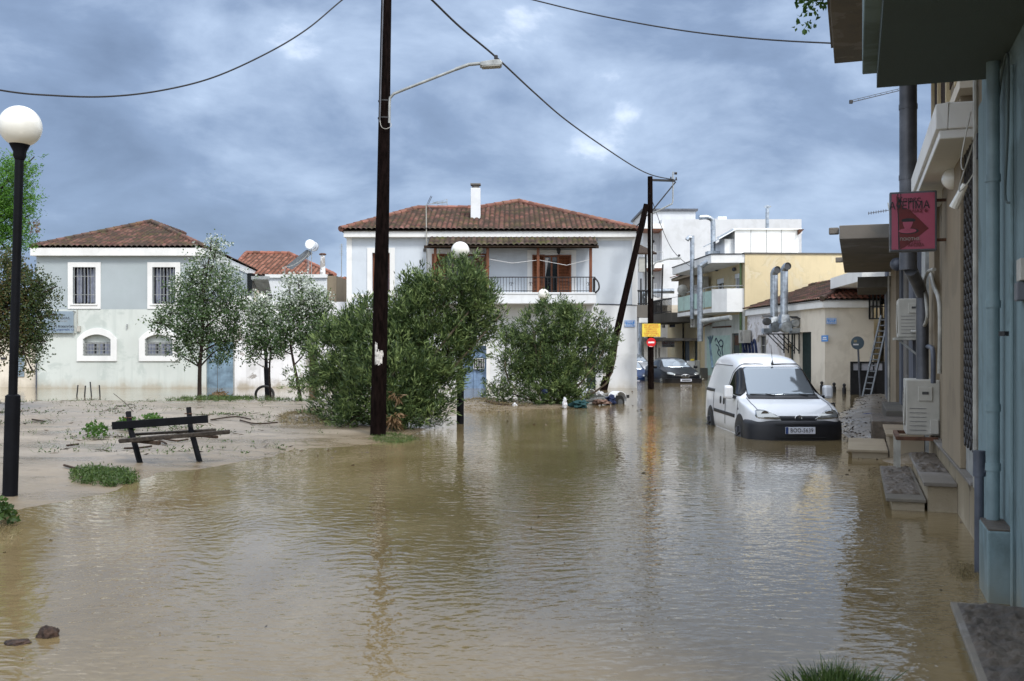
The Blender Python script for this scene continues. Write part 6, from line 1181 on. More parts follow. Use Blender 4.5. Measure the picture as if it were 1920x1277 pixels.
def hatch(label, mat, X, Y, rz, sink=.27, nm='parked_car'):
    t = thing(nm, label, 'car', (0, 0, 0)); t.location = (X, Y, -sink); t.rotation_euler = (0, 0, rz)
    st = [(0.02, .50, .50, .42, .52, .60, .25), (.06, .68, .66, .56, .60, .68, .22), (.25, .80, .78, .66, .68, .76, .2), (.6, .86, .83, .70, .78, .87, .2), (1.0, .875, .85, .70, .85, .94, .2), (1.2, .88, .85, .66, .88, .99, .2), (1.6, .88, .85, .60, .92, 1.23, .2), (2.0, .88, .85, .57, .94, 1.40, .2), (2.5, .88, .85, .57, .95, 1.45, .2), (3.1, .88, .85, .56, .97, 1.42, .2), (3.6, .87, .83, .53, .98, 1.30, .22), (4.0, .84, .79, .50, .98, 1.12, .26), (4.2, .78, .72, .48, .92, .98, .3)]
    me = loft(st); bv = bvh_of(me); body = put_body(me, t, mat)
    decal('windscreen', bv, [(-.66, .99), (.66, .99), (.53, 1.37), (-.53, 1.37)], 'f', M['screen'], body, .004, .005, .07, .05)
    for s in ('l', 'r'):
        decal('side_window', bv, [(1.45, .97), (3.55, 1.0), (3.35, 1.24), (2.9, 1.33), (2.0, 1.31), (1.75, 1.2)], s, M['cabin'], body, .004, .005, .07, .05)
        for y in (.85, 3.4): decal('wheel_arch', bv, [(y+.35*math.cos(a), max(.3+.36*math.sin(a), .2)) for a in np.linspace(0, math.pi, 14)]+[(y-.35, .2), (y+.35, .2)], s, M['bumper'], body, .004, .005, .08)
    for sx in (-1, 1):
        for y in (.85, 3.4): wheel(t, sx, sx*.80, y, .30, .30, M['galvgrey'])
        decal('headlight', bv, [(sx*.78, .68), (sx*.74, .78), (sx*.58, .77), (sx*.42, .68), (sx*.5, .64)], 'f', M['lamp'], body, .01, .01, .05, .02)
        MB().box(sx*.90, sx*1.08, 1.5, 1.62, .92, 1.06).build('mirror', mat, t, bevel=.03)
        MB().sphere((sx*.55, .05, .38), .05, 10, 6).build('fog_lamp', M['chrome'], body)
    decal('grille', bv, [(-.2, .66), (.2, .66), (.14, .53), (-.14, .53)], 'f', M['iron'], body, .006, .01, .05, .03); MB().tube([(.2*math.cos(a), -.0, .60+.075*math.sin(a)) for a in np.linspace(0, 2*math.pi, 21)], .012, 5).build('grille_surround', M['chrome'], body); MB().sphere((0, -.01, .60), .04, 8, 6).build('badge', M['chrome'], body)
    path = [(.88, .5), (.87, .3), (.80, .1), (.6, .0), (.3, -.035), (0, -.045)]; path = path+[(-x, y) for x, y in path[::-1][1:]]
    bumper(t, path, [(-.1, .18), (0, .2), (.02, .35), (.015, .48), (-.1, .5)], mat)
    pl = MB().box(-.26, .26, -.085, -.07, .36, .47).build('number_plate', M['signwhite'], t); MB().box(-.2, .22, -.088, -.0855, .385, .445).build('plate_characters', M['flue'], pl)
    return t
hatch('black hatchback with chrome-ringed grille, half sunk in the side street water', M['paintblack'], 7.95, 45.6, R(8))
hatch('silver car mostly hidden between the central house corner and the black hatchback', M['paintsilver'], 6.75, 52.6, R(4), .12)
hatch('dark blue car of which only the nose shows past the corner of the central house', M['paintblue'], 6.05, 50.9-1.6, R(2), .45)
# ================================================================== POLES, LAMPS, WIRES
def utility_pole():
    b = W(708, 822, 18.1); top = W(726, -85, 18.1); b.z = -.3; t = thing('utility_pole', 'tallest dark wooden utility pole, standing in front of the large oleander bush', 'utility pole', (b.x, b.y, 0))
    zt = top.z; mid = b.lerp(top, .5); MB().tube([b, b.lerp(top, .33), mid+Vector((.01, 0, 0)), b.lerp(top, .8), top], [.148, .135, .118, .10, .092], 14).build('pole', M['polewood'], t, smooth=True)
    def pt(py, off=0): 
        k = (ZA(py, 18.1)-b.z)/(top.z-b.z); q = b.lerp(top, k); return q
    def pr(py): k = (ZA(py, 18.1)-b.z)/(top.z-b.z); return .148+(.092-.148)*k
    # torn notice: wraps the pole face
    q = pt(665); r_ = pr(665)+.004; mb = MB(); rng = random.Random(3)
    for (pa, pb, a0, a1) in ((683, 657, -118, -62), (657, 643, -118, -98), (668, 660, -64, -52)):
        n = 7; za, zb_ = ZA(pa, 18), ZA(pb, 18)
        for i in range(n):
            x = [a0+(a1-a0)*i/n, a0+(a1-a0)*(i+1)/n]; w = [Vector((q.x+r_*math.cos(R(a)), q.y+r_*math.sin(R(a)), 0)) for a in x]; ja, jb = rng.uniform(-.02, .02), rng.uniform(-.03, .03)
            mb.add([w[0]+Vector((0, 0, za+ja)), w[1]+Vector((0, 0, za+ja)), w[1]+Vector((0, 0, zb_+jb)), w[0]+Vector((0, 0, zb_+jb))], [(0, 1, 2, 3)])
    mb.build('torn_notice', M['paper'], t)
    a = MB().tube([pt(-60)+Vector((-.04, -pr(-60)-.01, 0)), pt(80)+Vector((-.05, -pr(80)-.015, 0)), pt(232)+Vector((-.06, -pr(232)-.015, 0))], .014, 6).build('conduit', M['flue'], t)
    MB().tube(smoothpath([pt(225)+Vector((-.06, -pr(232)-.015, 0)), pt(240)+Vector((-.03, -.15, 0)), pt(245)+Vector((.05, -.15, 0)), pt(240)+Vector((.14, -.12, 0)), pt(232)+Vector((.13, -.05, 0))], 5), .006, 5).build('wire_loop', M['pvcwhite'], t)
    L = thing('street_light', 'grey street light on a long angled arm bolted to the tall dark pole', 'street light', tuple(pt(200)), F0, 'street lights on wooden poles'); D = 18.05
    P = [W(729.5, 231, D), W(730, 195, D), W(731, 184, D), W(738, 176, D), W(760, 167, D), (W(860, 128, D)), W(879, 121, D), W(900, 119, D)]
    MB().tube([P[0], P[1], P[2], P[3], P[4], P[5]], .026, 8).build('arm', M['galvgrey'], L, smooth=True); MB().tube([P[5]-Vector((.06, 0, .02)), P[6], P[7]], .032, 8).build('arm_sleeve', M['galvgrey'], L, smooth=True)
    MB().prism([W(899, 121, D), W(901, 115, D), W(925, 111, D), W(938, 111, D), W(942, 116, D), W(940, 121, D), W(904, 123, D)], (0, .22, 0)).build('lamp_housing', M['galvgrey'], L, bevel=.01)
    MB().prism([W(904, 123.2, D-.01), W(938, 121.2, D-.01), W(938, 122.5, D-.01), W(904, 124.6, D-.01)], (0, .2, 0)).build('lens', M['pvcwhite'], L); MB().lathe([(.035, 0), (.035, .06), (.02, .07)], tuple(W(930, 110.5, D+.1)), 10).build('photocell', M['iron'], L)
    for py in (190, 222): q = pt(py); MB().tube([q+Vector((.0, 0, -.012)), q+Vector((0, 0, .012))], pr(py)+.006, 14).build('clamp', M['iron'], L)
utility_pole()
def far_poles():
    D = 39.0; b = Vector((XA(1220.5, D), D, -.3)); top = W(1219, 331, D); t = thing('utility_pole', 'straight dark utility pole with a side cross-arm, carrying a no entry sign', 'utility pole', (b.x, b.y, 0))
    MB().tube([b, b.lerp(top, .5), top], [.125, .115, .10], 12).build('pole', M['polewood'], t, smooth=True); X = lambda px, py, d=D: W(px, py, d)
    MB().bar(X(1222, 337.5), X(1266, 339), .1, .08).build('crossarm', M['iron'], t); MB().bar(X(1224, 394), X(1267, 341), .05, .05).build('brace', M['iron'], t); MB().bar(X(1219, 398), X(1193, 425), .04, .04).build('brace', M['iron'], t)
    MB().tube([X(1223, 401), X(1260, 382), X(1261.5, 378), X(1262, 322)], .03, 6).build('mast_tube', M['galvgrey'], t); MB().lathe([(.05, -.05), (.05, .05)], tuple(X(1267, 325)), 10, 'x').lathe([(.04, 0), (.02, .12)], tuple(X(1258, 337)), 8).lathe([(.04, 0), (.02, .12)], tuple(X(1268, 338)), 8).build('insulator', M['iron'], t)
    MB().tube([X(1221, 400, D-.14), X(1222, 560, D-.14)], .02, 6).build('conduit', M['galvgrey'], t)
    L = thing('street_light', 'small street light on a curved arm on the straight pole above the side street', 'street light', tuple(X(1226, 505)), F0, 'street lights on wooden poles')
    MB().tube(smoothpath([X(1225.5, 505), X(1226, 498), X(1231, 492), X(1245, 487.5), X(1258, 484.5)], 4), .03, 8).build('arm', M['galvgrey'], L, smooth=True); MB().prism([X(1257, 486), X(1260, 483), X(1273, 481.5), X(1277.5, 482.5), X(1277, 485.5)], (0, .25, 0)).build('lamp_housing', M['galvgrey'], L, bevel=.01); MB().lathe([(.045, 0), (.045, .08)], tuple(X(1273.5, 481, D+.1)), 8).build('photocell', M['iron'], L)
    MB().tube(smoothpath([X(1225, 505), X(1222, 512, D-.1), X(1224, 519, D-.12), X(1227, 515, D-.1)], 4), .012, 4).build('wire_loop', M['pvcwhite'], L)
    D2 = 38.4; b2 = Vector((XA(1129.5, D2), D2, -.2)); t2 = W(1212, 383, D2+.2); t = thing('leaning_pole', 'dark wooden pole leaning steeply to the right against the straight utility pole', 'utility pole', (b2.x, b2.y, 0))
    MB().tube([b2, b2.lerp(t2, .5), t2], [.15, .13, .105], 12).build('pole', M['polewood'], t, smooth=True); MB().box(XA(1128, D2)+.02, XA(1133, D2)+.05, D2-.16, D2-.14, ZA(705, D2), ZA(697, D2)).build('paper_label', M['paper'], t)
    D = 38.8; yx = D-.02; t = thing('notice_board', 'yellow board hand-lettered in red, fixed above the no entry sign', 'sign', tuple(W(1221, 619, D))); x0, x1, z0, z1 = XA(1204, yx), XA(1238.5, yx), ZA(631.5, yx), ZA(607, yx)
    MB().box(x0, x1, yx, yx+.02, z0, z1).build('board', M['signyellow'], t)
    for i, s_ in enumerate(('ΜΕΤΑΚΟΜΙΣΕΙΣ', 'ΚΑΙ ΜΕΤΑΦΟΡΕΣ', 'ΑΠΟΦΡΑΞΕΙΣ', 'ΟΙΚΟΔΟΜΕΣ', 'ΧΩΜΑΤΟΥΡΓΙΚΑ', 'ΤΗΛ. 6977 405 162')): text('lettering', s_, .082, M['inkred'], t, ((x0+x1)/2+.02*(i % 2), yx-.003, z1-.055-i*.083), sx=.86)
    t = thing('no_entry_sign', 'round red no entry sign with white bar on the straight utility pole', 'road sign', tuple(W(1221, 642, D))); c = W(1221, 642, yx); r = 8.7/F*yx
    MB().lathe([(.001, -.006), (r, -.006), (r, .006), (.001, .006)], tuple(c), 32, 'y').build('disc', M['signred'], t); MB().box(c.x-.12, c.x+.12, c.y-.010, c.y-.0065, c.z-.032, c.z+.032).build('bar', M['inkwhite'], t); MB().prism([(c.x-.10, c.y-.0085, c.z-r*.84), (c.x+.03, c.y-.0085, c.z-r*.97), (c.x+.07, c.y-.0085, c.z-r*.90), (c.x-.02, c.y-.0085, c.z-r*.82)], (0, .002, 0)).build('sticker', M['inkwhite'], t)
far_poles()
def wires():
    def cable(lab, P, r): MB().tube(smoothpath(P, 8), r, 6).top('overhead_cable', M['iron'], lab, 'cable', tuple(P[0]))
    cable('thick overhead cable sagging from the tall pole to the cross-arm of the far pole', [W(727, -70, 18.1), W(768, -38, 18.2), W(808, -2, 18.6), (W(862, 50, 19.6)), W(930, 107, 21.5), W(1000, 172, 24.5), W(1060, 224, 28), W(1130, 274, 32), W(1190, 313, 36), W(1225, 329, 38), W(1264, 337, 39)], .021)
    cable('thin cable curving down from the tall pole to the left edge of the picture', [W(727, -70, 18.0), W(640, 1, 17.5), W(575, 55, 17), W(500, 100, 16.5), W(400, 145, 16), W(300, 170, 15.5), W(200, 181, 15), W(100, 179, 14.6), W(0, 169, 14.2), W(-200, 128, 13)], .013)
    cable('thin cable running from above to the high cream balcony at the right', [W(727, -70, 18.0), W(860, -35, 17.6), W(1005, 1, 17), W(1100, 24, 16.4), W(1200, 44, 15.8), W(1300, 60, 15.1), W(1400, 71, 14.4), W(1480, 77, 13.9), W(1562, 81, 13.3)], .011)
    cable('service wire from the straight pole to the corner of the central house roof', [W(1219, 362, 38.9), W(1207, 430, 39.3), W(1196, 446, 39.6)], .012)
    cable('service wire from the straight pole across to the yellow building', [W(1221, 372, 39), W(1262, 470, 46), W(1313, 512, 56)], .014)
    cable('thin wire hanging between the straight pole and the old balcony', [W(1221, 552, 39), W(1246, 560, 48), W(1288, 553, 60)], .012)
    D = 26; t = thing('television_antenna', 'long rod antenna jutting out from behind the grey duct at the right', 'antenna', tuple(W(1690, 170, D))); mb = MB(); a, b = W(1595, 192, D), W(1690, 169, D); mb.tube([a, b], .012, 5).tube([a+Vector((0, 0, .05)), b+Vector((0, 0, .05))], .008, 4)
    mb.build('boom', M['flue'], t); mb = MB()
    for i in range(9): p = a.lerp(b, i/9+.04); mb.tube([p+Vector((-.01, -.15, -.04)), p+Vector((.03, .15, .09))], .007, 4)
    mb.build('dipole', M['flue'], t); MB().box(a.x-.03, a.x+.05, a.y-.03, a.y+.03, a.z-.03, a.z+.06).build('end_cap', M['iron'], t); MB().tube([b, (b.x, b.y, 4.9)], .03, 6).build('mast', M['galvgrey'], t)
    D = 32; t = thing('television_antenna', 'small comb-like antenna just left of the red sign', 'antenna', tuple(W(1665, 396, D))); mb = MB(); mb.tube([W(1628, 400, D), W(1667, 394, D)], .012, 4)
    for i in range(8): p = W(1629+i*4.6, 400-i*.7, D); mb.tube([p+Vector((0, 0, -.05)), p+Vector((0, 0, .05))], .012, 4)
    mb.build('boom', M['flue'], t); MB().tube([W(1665, 380, D), W(1672, 420, D), W(1672, 470, D)], .02, 5).build('mast', M['galvgrey'], t)
wires()
LAMPS = 'globe lamps of the flooded square'
def globe_lamp(label, base, cpt, r, sleeve=None, pr=.045, sr=.078):
    base = Vector(base); c = Vector(cpt); t = thing('globe_lamp', label, 'street lamp', (base.x, base.y, 0), F0, LAMPS); b0 = Vector((base.x, base.y, -.3)); neck = c+(base-c).normalized()*r
    MB().tube([b0, neck], [pr*1.05, pr], 14).build('post', M['black'], t, smooth=True)
    if sleeve:
        k = (sleeve-b0.z)/(neck.z-b0.z); q = b0.lerp(neck, k); MB().tube([b0, q-Vector((0, 0, .05)), q, q+Vector((0, 0, .015))], [sr, sr, sr*.97, sr*.7], 18).build('base_sleeve', M['black'], t, smooth=True)
    MB().lathe([(pr*1.1, -.20), (pr*1.5, -.16), (pr*1.4, -.12), (r*.44, -.05), (r*.52, -.015), (r*.5, .03)], tuple(neck+Vector((0, 0, .06))), 20).build('globe_holder', M['black'], t, smooth=True)
    MB().sphere(tuple(c), r, 40, 24).build('globe', M['globe'], t, smooth=True); return t
D = 10.75; globe_lamp('nearest white globe lamp on a black post with thick lower sleeve, at the left edge', (XA(17, D), D, 0), W(38, 237, D), .22, ZA(742, D))
D = 21.3; globe_lamp('white globe lamp poking out above the top of the large oleander bush', (XA(863, D), D, 0), W(863, 470, D), .195, 1.0)
D = 36.5; globe_lamp('white globe lamp showing above the smaller oleander, in front of the balcony', (XA(1020, D), D, 0), W(1019, 552, D), .205, 1.0)
D = 34.2; globe_lamp('globe lamp half hidden in the small poplar, tyre leaning at its foot', (XA(502, D), D, 0), W(494, 561, D), .19, ZA(690, D), .055, .085)
# ================================================================== BENCH
def bench():
    D = 13.9; t = thing('park_bench', 'broken tilted park bench with black backrest and grey wooden planks, stuck in the mud', 'bench', tuple(W(320, 850, D)))
    for (b, k, m_, tp, d) in (((267, 864), (247, 812), (245, 790), (240, 772), 13.75), ((378, 851), (358, 806), (356, 785), (353.5, 764), 14.05)):
        q = [W(*b, d-.05), W(*k, d+.12), W(*m_, d+.18), W(*tp, d+.22)]; q[0].z = -.08; s = MB(); s.bar(q[0], q[1], .06, .05).bar(q[1]-Vector((0, 0, .03)), q[3], .06, .045); s.build('leg', M['black'], t)
        s = MB()
        for f_ in (.72,): p = q[1].lerp(q[3], f_); s.tube([p-Vector((.06, .02, 0)), p+Vector((.05, -.02, 0))], .008, 6)
        s.build('bolt', M['rust'], t)
        e = W(k[0]-8, k[1]+16, d-.25); f2 = W(k[0]+48 if b[0] < 300 else k[0]+50, k[1]+(21 if b[0] < 300 else 10), d-.3)
    bd = MB(); a, b = W(210, 798.5, 13.82), W(390, 785.5, 14.05); bd.bar(a, b, .04, .108, (0, 0, 1)); bd.build('backrest', M['black'], t, bevel=.006)
    s = MB(); s.bar(W(222, 826, 13.6), W(316, 817, 13.8), .13, .03).build('seat_plank', M['benchwood'], t, bevel=.008); s = MB(); s.bar(W(224, 827, 13.45), W(431, 809.5, 13.75), .11, .055).build('seat_plank', M['benchwood'], t, bevel=.01)
    s = MB(); s.bar(W(253, 814.5, 14.05), W(405, 806, 14.35), .11, .035).build('seat_plank', M['benchwood'], t, bevel=.01)
    s = MB(); s.bar(W(250, 826, 13.7), W(299, 831, 13.45), .055, .05).build('seat_bracket', M['wooddark'], t, bevel=.008); s = MB(); s.bar(W(358, 815, 14.2), W(407, 819.5, 13.9), .05, .04).build('seat_bracket', M['wooddark'], t, bevel=.008)
bench()
# ================================================================== TRAILER, FLOATING THINGS
M['guard'] = plain('white_mudguard_paint', (.72, .74, .77), .4, 0, .1, 4)
def trailer():
    cR = Vector((XA(1164, 28.9), 28.9, .06)); cL = Vector((XA(1108, 29.6), 29.6, .10)); a = (cR-cL).normalized(); d = Vector((-a.y, a.x, 0)); 
    d = Vector((abs(d.x), abs(d.y), 0)).normalized() if d.x*d.y > 0 else d; d = Vector((.70, .714, 0)); a = Vector((-.714, .70, 0))
    t = thing('boat_trailer', 'wrecked low trailer with two white mudguards, swept against the smaller oleander', 'trailer', (cR.x, cR.y, 0))
    for c in (cR, cL):
        r0 = .30; A = [c+d*(r0*math.cos(q))+Vector((0, 0, r0*math.sin(q)*1.02)) for q in np.linspace(0, math.pi, 15)]; B = [c+d*((r0-.015)*math.cos(q))+Vector((0, 0, (r0-.015)*math.sin(q))) for q in np.linspace(0, math.pi, 15)]
        mb = MB(); w = a*.27
        for i in range(14): mb.add([A[i], A[i+1], A[i+1]+w, A[i]+w, B[i], B[i+1], B[i+1]+w, B[i]+w], [(0, 1, 2, 3), (4, 5, 6, 7), (0, 1, 5, 4), (2, 3, 7, 6)])
        mb.build('mudguard', M['guard'], t)
        th = [c+a*.02+d*(.2*math.cos(q))+Vector((0, 0, .2*math.sin(q)-.03)) for q in np.linspace(0, 2*math.pi, 20)]
        MB().tube([c+a*.03-Vector((0, 0, .03)), c+a*.19-Vector((0, 0, .03))], .215, 24).build('wheel', M['rubber'], t, smooth=False)
        MB().tube([c+a*.015-Vector((0, 0, .03)), c+a*.03-Vector((0, 0, .03))], .11, 18).build('rim', M['aluminium'], t)
    MB().bar(cR+Vector((-.1, 0, .1)), cL+Vector((.1, 0, .1)), .07, .07).build('axle', M['galvgrey'], t)
    f = MB(); e1, e2 = W(1144, 744, 29.3), W(1095, 752, 28.6); f.bar(e1, e2, .06, .05).bar(W(1140, 738, 30), W(1106, 747, 29.6), .05, .05).bar(W(1150, 752, 28.7), W(1100, 757, 28.4), .06, .05).bar(W(1125, 741, 30), W(1140, 755, 28.6), .05, .04); f.build('chassis_bar', M['galvgrey'], t)
    MB().box(cR.x+.19, cR.x+.27, cR.y+.18, cR.y+.28, .16, .25).build('tail_light', M['iron'], t)
    def lump(nm, lab, cat, px, py, D, w, h, mat, seed, dz=.0):
        c = W(px, py, D); c.z = max(c.z, .0); bm = bmesh.new(); bmesh.ops.create_icosphere(bm, subdivisions=4, radius=1)
        from mathutils import noise as mn
        ka = .35 if mat == M['rock'] else .55 if mat == M['bag'] else 1
        for v in bm.verts: k = 1+ka*.9*mn.noise(v.co*1.9+Vector((seed, 0, 0)))+ka*.5*mn.noise(v.co*4.9+Vector((0, seed, 0))); v.co = Vector((v.co.x*w*k, v.co.y*w*.8*k, v.co.z*h*k))
        me = bpy.data.meshes.new(nm); bm.to_mesh(me); bm.free(); me.materials.append(mat); o = bpy.data.objects.new(nm, me); COL.objects.link(o); o.location = c+Vector((0, 0, dz)); BASE[o.name] = c
        for p in me.polygons: p.use_smooth = True
        return props(o, lab, cat)
    lump('cloth_bundle', 'navy blue cloth bundle caught against the trailer mudguard', 'cloth', 1144, 750, 28.5, .13, .12, M['clothblue'], 3); lump('cloth_bundle', 'muddy brown cloth lying over the trailer bars', 'cloth', 1128, 754, 28.3, .20, .07, M['clothbrown'], 9)
    lump('plastic_bag', 'white plastic bag perched between the trailer mudguards', 'bag', 1126, 738, 29.2, .09, .06, M['bag'], 5); lump('plastic_bag', 'long white plastic rag hanging from the smaller oleander to the water', 'bag', 1059, 757, 26.7, .06, .15, M['bag'], 12); lump('plastic_bag', 'small white bag floating at the left foot of the smaller oleander', 'bag', 965, 762, 27, .07, .09, M['bag'], 15)
    lump('plastic_net', 'teal netting caught at the waterline under the smaller oleander', 'net', 1086, 758, 26.9, .2, .10, M['net'], 18); lump('cloth_bundle', 'blue rag caught inside the lower branches of the smaller oleander', 'cloth', 1021, 734, 27.3, .06, .05, M['clothblue'], 21)
    lump('floating_brick', 'dark broken brick standing up from the water in the bottom left corner', 'brick', 90, 1190, 5.62, .055, .048, M['rock'], 24); lump('floating_debris', 'flat dark piece of debris just breaking the water left of the broken brick', 'debris', 33, 1206, 5.5, .07, .018, M['rock'], 27)
    lump('rubbish_scrap', 'blue plastic scrap lying on the mud beside the van', 'rubbish', 1632, 790, 22, .14, .03, M['inkblue'], 30, .14)
trailer()
def misc():
    D = 33.8; c = Vector((XA(496, D), D, 0.0)); t = MB().tube([c+Vector((.30*math.cos(q), .03*math.sin(q*2), .30*math.sin(q)+.02)) for q in np.linspace(-.3, math.pi+.3, 26)], .045, 10).top('sunken_tyre', M['rubber'], 'thin black tyre half sunk upright in the water beside the lamp sleeve', 'tyre', tuple(c), smooth=True)
    for i, (b, tp, lab) in enumerate((((143, 745), (146, 722), 'first'), ((158, 746), (160, 723), 'second'), ((172, 745), (169, 716), 'third and tallest'), ((188, 745), (186, 722), 'last'))):
        D = 33.4; MB().tube([Vector((XA(b[0], D), D, -.15)), W(*tp, D)], .022, 6).top('metal_stake', M['iron'], f'{lab} from the left of four thin black stakes before the mint house', 'stake', (XA(b[0], D), D, 0), group='black stakes in the water')
    D = 17; MB().tube(smoothpath([W(213, 738, 24), W(235, 756, 22), W(250, 772, 20.5)], 5), .008, 4).top('bent_twig', M['wooddark'], 'long thin bent twig sticking up behind the bench', 'twig', tuple(W(250, 772, 20.5)))
    t = MB().bar(Vector((XA(914, 27.5), 27.5, .16)), Vector((XA(948, 27), 27, .05)), .18, .06).bar(Vector((XA(944, 27), 27.05, .09)), Vector((XA(990, 27.2), 27.2, .03)), .12, .05).top('broken_plank', M['wooddark'], 'dark broken plank at the left foot of the smaller oleander', 'plank', (XA(920, 27.5), 27.5, 0), bevel=.006)
    D = 21.5; P = [W(1541, 757, D), W(1561, 757, D), W(1564.5, 760, D), W(1563.5, 770, D)]; P[-1].z = -.1; t = MB().tube(smoothpath([W(1528, 757, D)]+P, 3), .018, 8).top('bent_rail', M['iron'], 'bent black metal rail sticking out of the water behind the van mirror', 'rail', tuple(P[0]), smooth=True)
    D = 52; t = thing('utility_cabinet', 'white utility cabinet against the wall past the black hatchback', 'cabinet', (XA(1297, D), D, 0)); MB().box(XA(1290, D), XA(1303, D), D, D+.4, -.4, ZA(677, D)).build('cabinet_body', M['trim'], t, bevel=.02); MB().box(XA(1304, D), XA(1313, D), D+.05, D+.3, .3, ZA(676, D)).build('meter_box', M['acwhite'], t, bevel=.02); MB().box(XA(1296, D), XA(1301.5, D), D-.02, D+.2, ZA(676.5, D), ZA(673, D)).build('yellow_box', M['signyellow'], t)
    D = 46.5; t = thing('overturned_chair', 'overturned chair with white tubular legs in the side street water', 'chair', (XA(1308, D), D, 0)); MB().prism([(XA(1300, D), D, -.1), (XA(1314, D), D, -.1), (XA(1314, D), D, .32), (XA(1302, D), D, .36)], (0, .05, 0)).build('seat', M['galvgrey'], t); MB().tube([W(1304, 713, D-.1), W(1312, 716, D-.3), W(1319, 710, D-.3)], .03, 6).build('leg', M['pvcwhite'], t)
misc()
# ================================================================== PLANTS
def oleander_tint(P, t): return t
def big_oleander():
    t = thing('oleander_bush', 'large dense oleander bush behind the tall dark pole', 'bush', (XA(745, 20.4), 20.4, 0), F0, 'oleander bushes at the edge of the square')
    D = 20.6; L = [(640, 690, 60), (632, 755, 52), (625, 640, 35), (692, 630, 56), (755, 598, 50), (815, 550, 46), (870, 535, 42), (900, 560, 34), (800, 640, 86, .2), (880, 615, 50, .4), (740, 705, 86, -.5), (805, 722, 56, -.4), (690, 760, 55, -.5), (770, 775, 50, -.8), (905, 590, 38, .6), (655, 612, 32, .4), (842, 680, 44, .2), (600, 665, 22), (690, 578, 20, .3), (742, 560, 14, .3), (845, 505, 18, .2), (780, 545, 30), (650, 795, 28, -.7), (740, 800, 26, -.9), (806, 782, 26, -.5), (705, 690, 40, .8), (930, 600, 20, .4), (880, 500, 16, .1), (610, 720, 30)]
    lb = lobes(L, D); c, P = foliage(t, lb, M['olea'], 8200, 14, .138, .026, .75, .55, .09, name='foliage', shell=.40, depth=1.15, along=.16)
    foliage(t, lobes([(738, 783, 9, -1.5), (742, 735, 5, -1.4), (700, 800, 5, -1.4)], D), M['oleadead'], 30, 8, .16, .035, -.8, .5, .05, name='dead_foliage', depth=.4)
    rg = np.random.default_rng(3); stems = [l for l in lb if rg.random() < .8]; branches(t, (XA(745, 20.3), 20.4, -.1), stems, M['twig'], .035, 'stem', 130, P, .2)
big_oleander()
def small_oleander():
    t = thing('oleander_bush', 'smaller rounded oleander bush beside the trailer, with debris at its foot', 'bush', (XA(1040, 28), 28, 0), F0, 'oleander bushes at the edge of the square')
    D = 28.2; L = [(965, 665, 42), (1000, 622, 38), (1040, 602, 36), (1080, 615, 36), (1112, 645, 34), (1045, 670, 58), (985, 710, 42), (1060, 722, 42, -.4), (1102, 684, 34), (1143, 640, 18), (1135, 675, 20), (935, 738, 24, -.2), (1010, 738, 34, -.5), (1066, 742, 20, -.3), (1020, 575, 16), (1060, 585, 16), (950, 630, 18), (1160, 628, 7), (922, 725, 14), (1140, 612, 8), (1120, 600, 14)]
    lb = lobes(L, D); c, P = foliage(t, lb, M['olea'], 4600, 14, .130, .027, .7, .6, .09, name='foliage', shell=.42, depth=1.0, along=.15); branches(t, (XA(1040, 28), 28.2, -.1), lb, M['twig'], .035, 'stem', 120, P, .25)
small_oleander()
def flowers():
    pass
def poplar(label, base, top, L, D, n, seed, tr=.075, silver=.0, per=11, twn=120):
    t = thing('poplar_tree', label, 'tree', (base[0], base[1], 0), F0, 'young white poplars on the mud'); lb = lobes(L, D); b = Vector((base[0], base[1], -.2)); tp = Vector(top); m_ = [b, b.lerp(tp, .35)+Vector((RNG.normal(0, .05), 0, 0)), b.lerp(tp, .7)+Vector((RNG.normal(0, .06), 0, 0)), tp]
    MB().tube(smoothpath(m_, 5), list(np.linspace(tr, tr*.35, 16)), 10).build('trunk', M['trunk'], t, smooth=True); zmx = max(c.z for c, r in lb); zmn = min(c.z for c, r in lb)
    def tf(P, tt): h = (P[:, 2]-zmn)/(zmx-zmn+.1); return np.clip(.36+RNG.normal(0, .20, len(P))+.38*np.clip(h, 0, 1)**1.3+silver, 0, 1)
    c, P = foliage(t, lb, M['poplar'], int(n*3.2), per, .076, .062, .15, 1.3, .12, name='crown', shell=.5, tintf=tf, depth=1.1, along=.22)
    mb = MB(); path = smoothpath(m_, 5)
    for cc, r in lb:
        k = min(path[4:], key=lambda q: (q-(cc-Vector((0, 0, r*.9+.25)))).length); e = cc+Vector((0, 0, r*.4)); mid = k.lerp(cc, .55)+Vector(RNG.normal(0, .08, 3)); mb.tube(smoothpath([k, mid, cc, e], 4), list(np.linspace(tr*.42, .007, 13)), 5)
    for k in RNG.choice(len(P), twn): p = Vector(P[k]); cc, r = min(lb, key=lambda q: (q[0]-p).length); mb.tube([cc.lerp(p, .05), cc.lerp(p, .6)+Vector(RNG.normal(0, .03, 3)), p], [.012, .008, .004], 4)
    mb.build('branch', M['trunk'], t, smooth=True)
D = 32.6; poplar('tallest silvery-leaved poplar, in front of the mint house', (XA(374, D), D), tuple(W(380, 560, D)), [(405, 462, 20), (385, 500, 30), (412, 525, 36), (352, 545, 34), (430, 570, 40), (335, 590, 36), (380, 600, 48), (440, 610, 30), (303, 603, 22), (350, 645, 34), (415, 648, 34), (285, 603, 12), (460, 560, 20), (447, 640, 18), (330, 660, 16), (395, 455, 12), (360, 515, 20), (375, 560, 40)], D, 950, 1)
D = 31.5; poplar('slim small poplar around the hidden globe lamp', (XA(509, D), D), tuple(W(505, 600, D)), [(488, 585, 20), (500, 615, 26), (478, 645, 18), (515, 650, 20), (476, 610, 16), (497, 565, 14), (470, 670, 12)], D, 330, 2, .04, .03, twn=50)
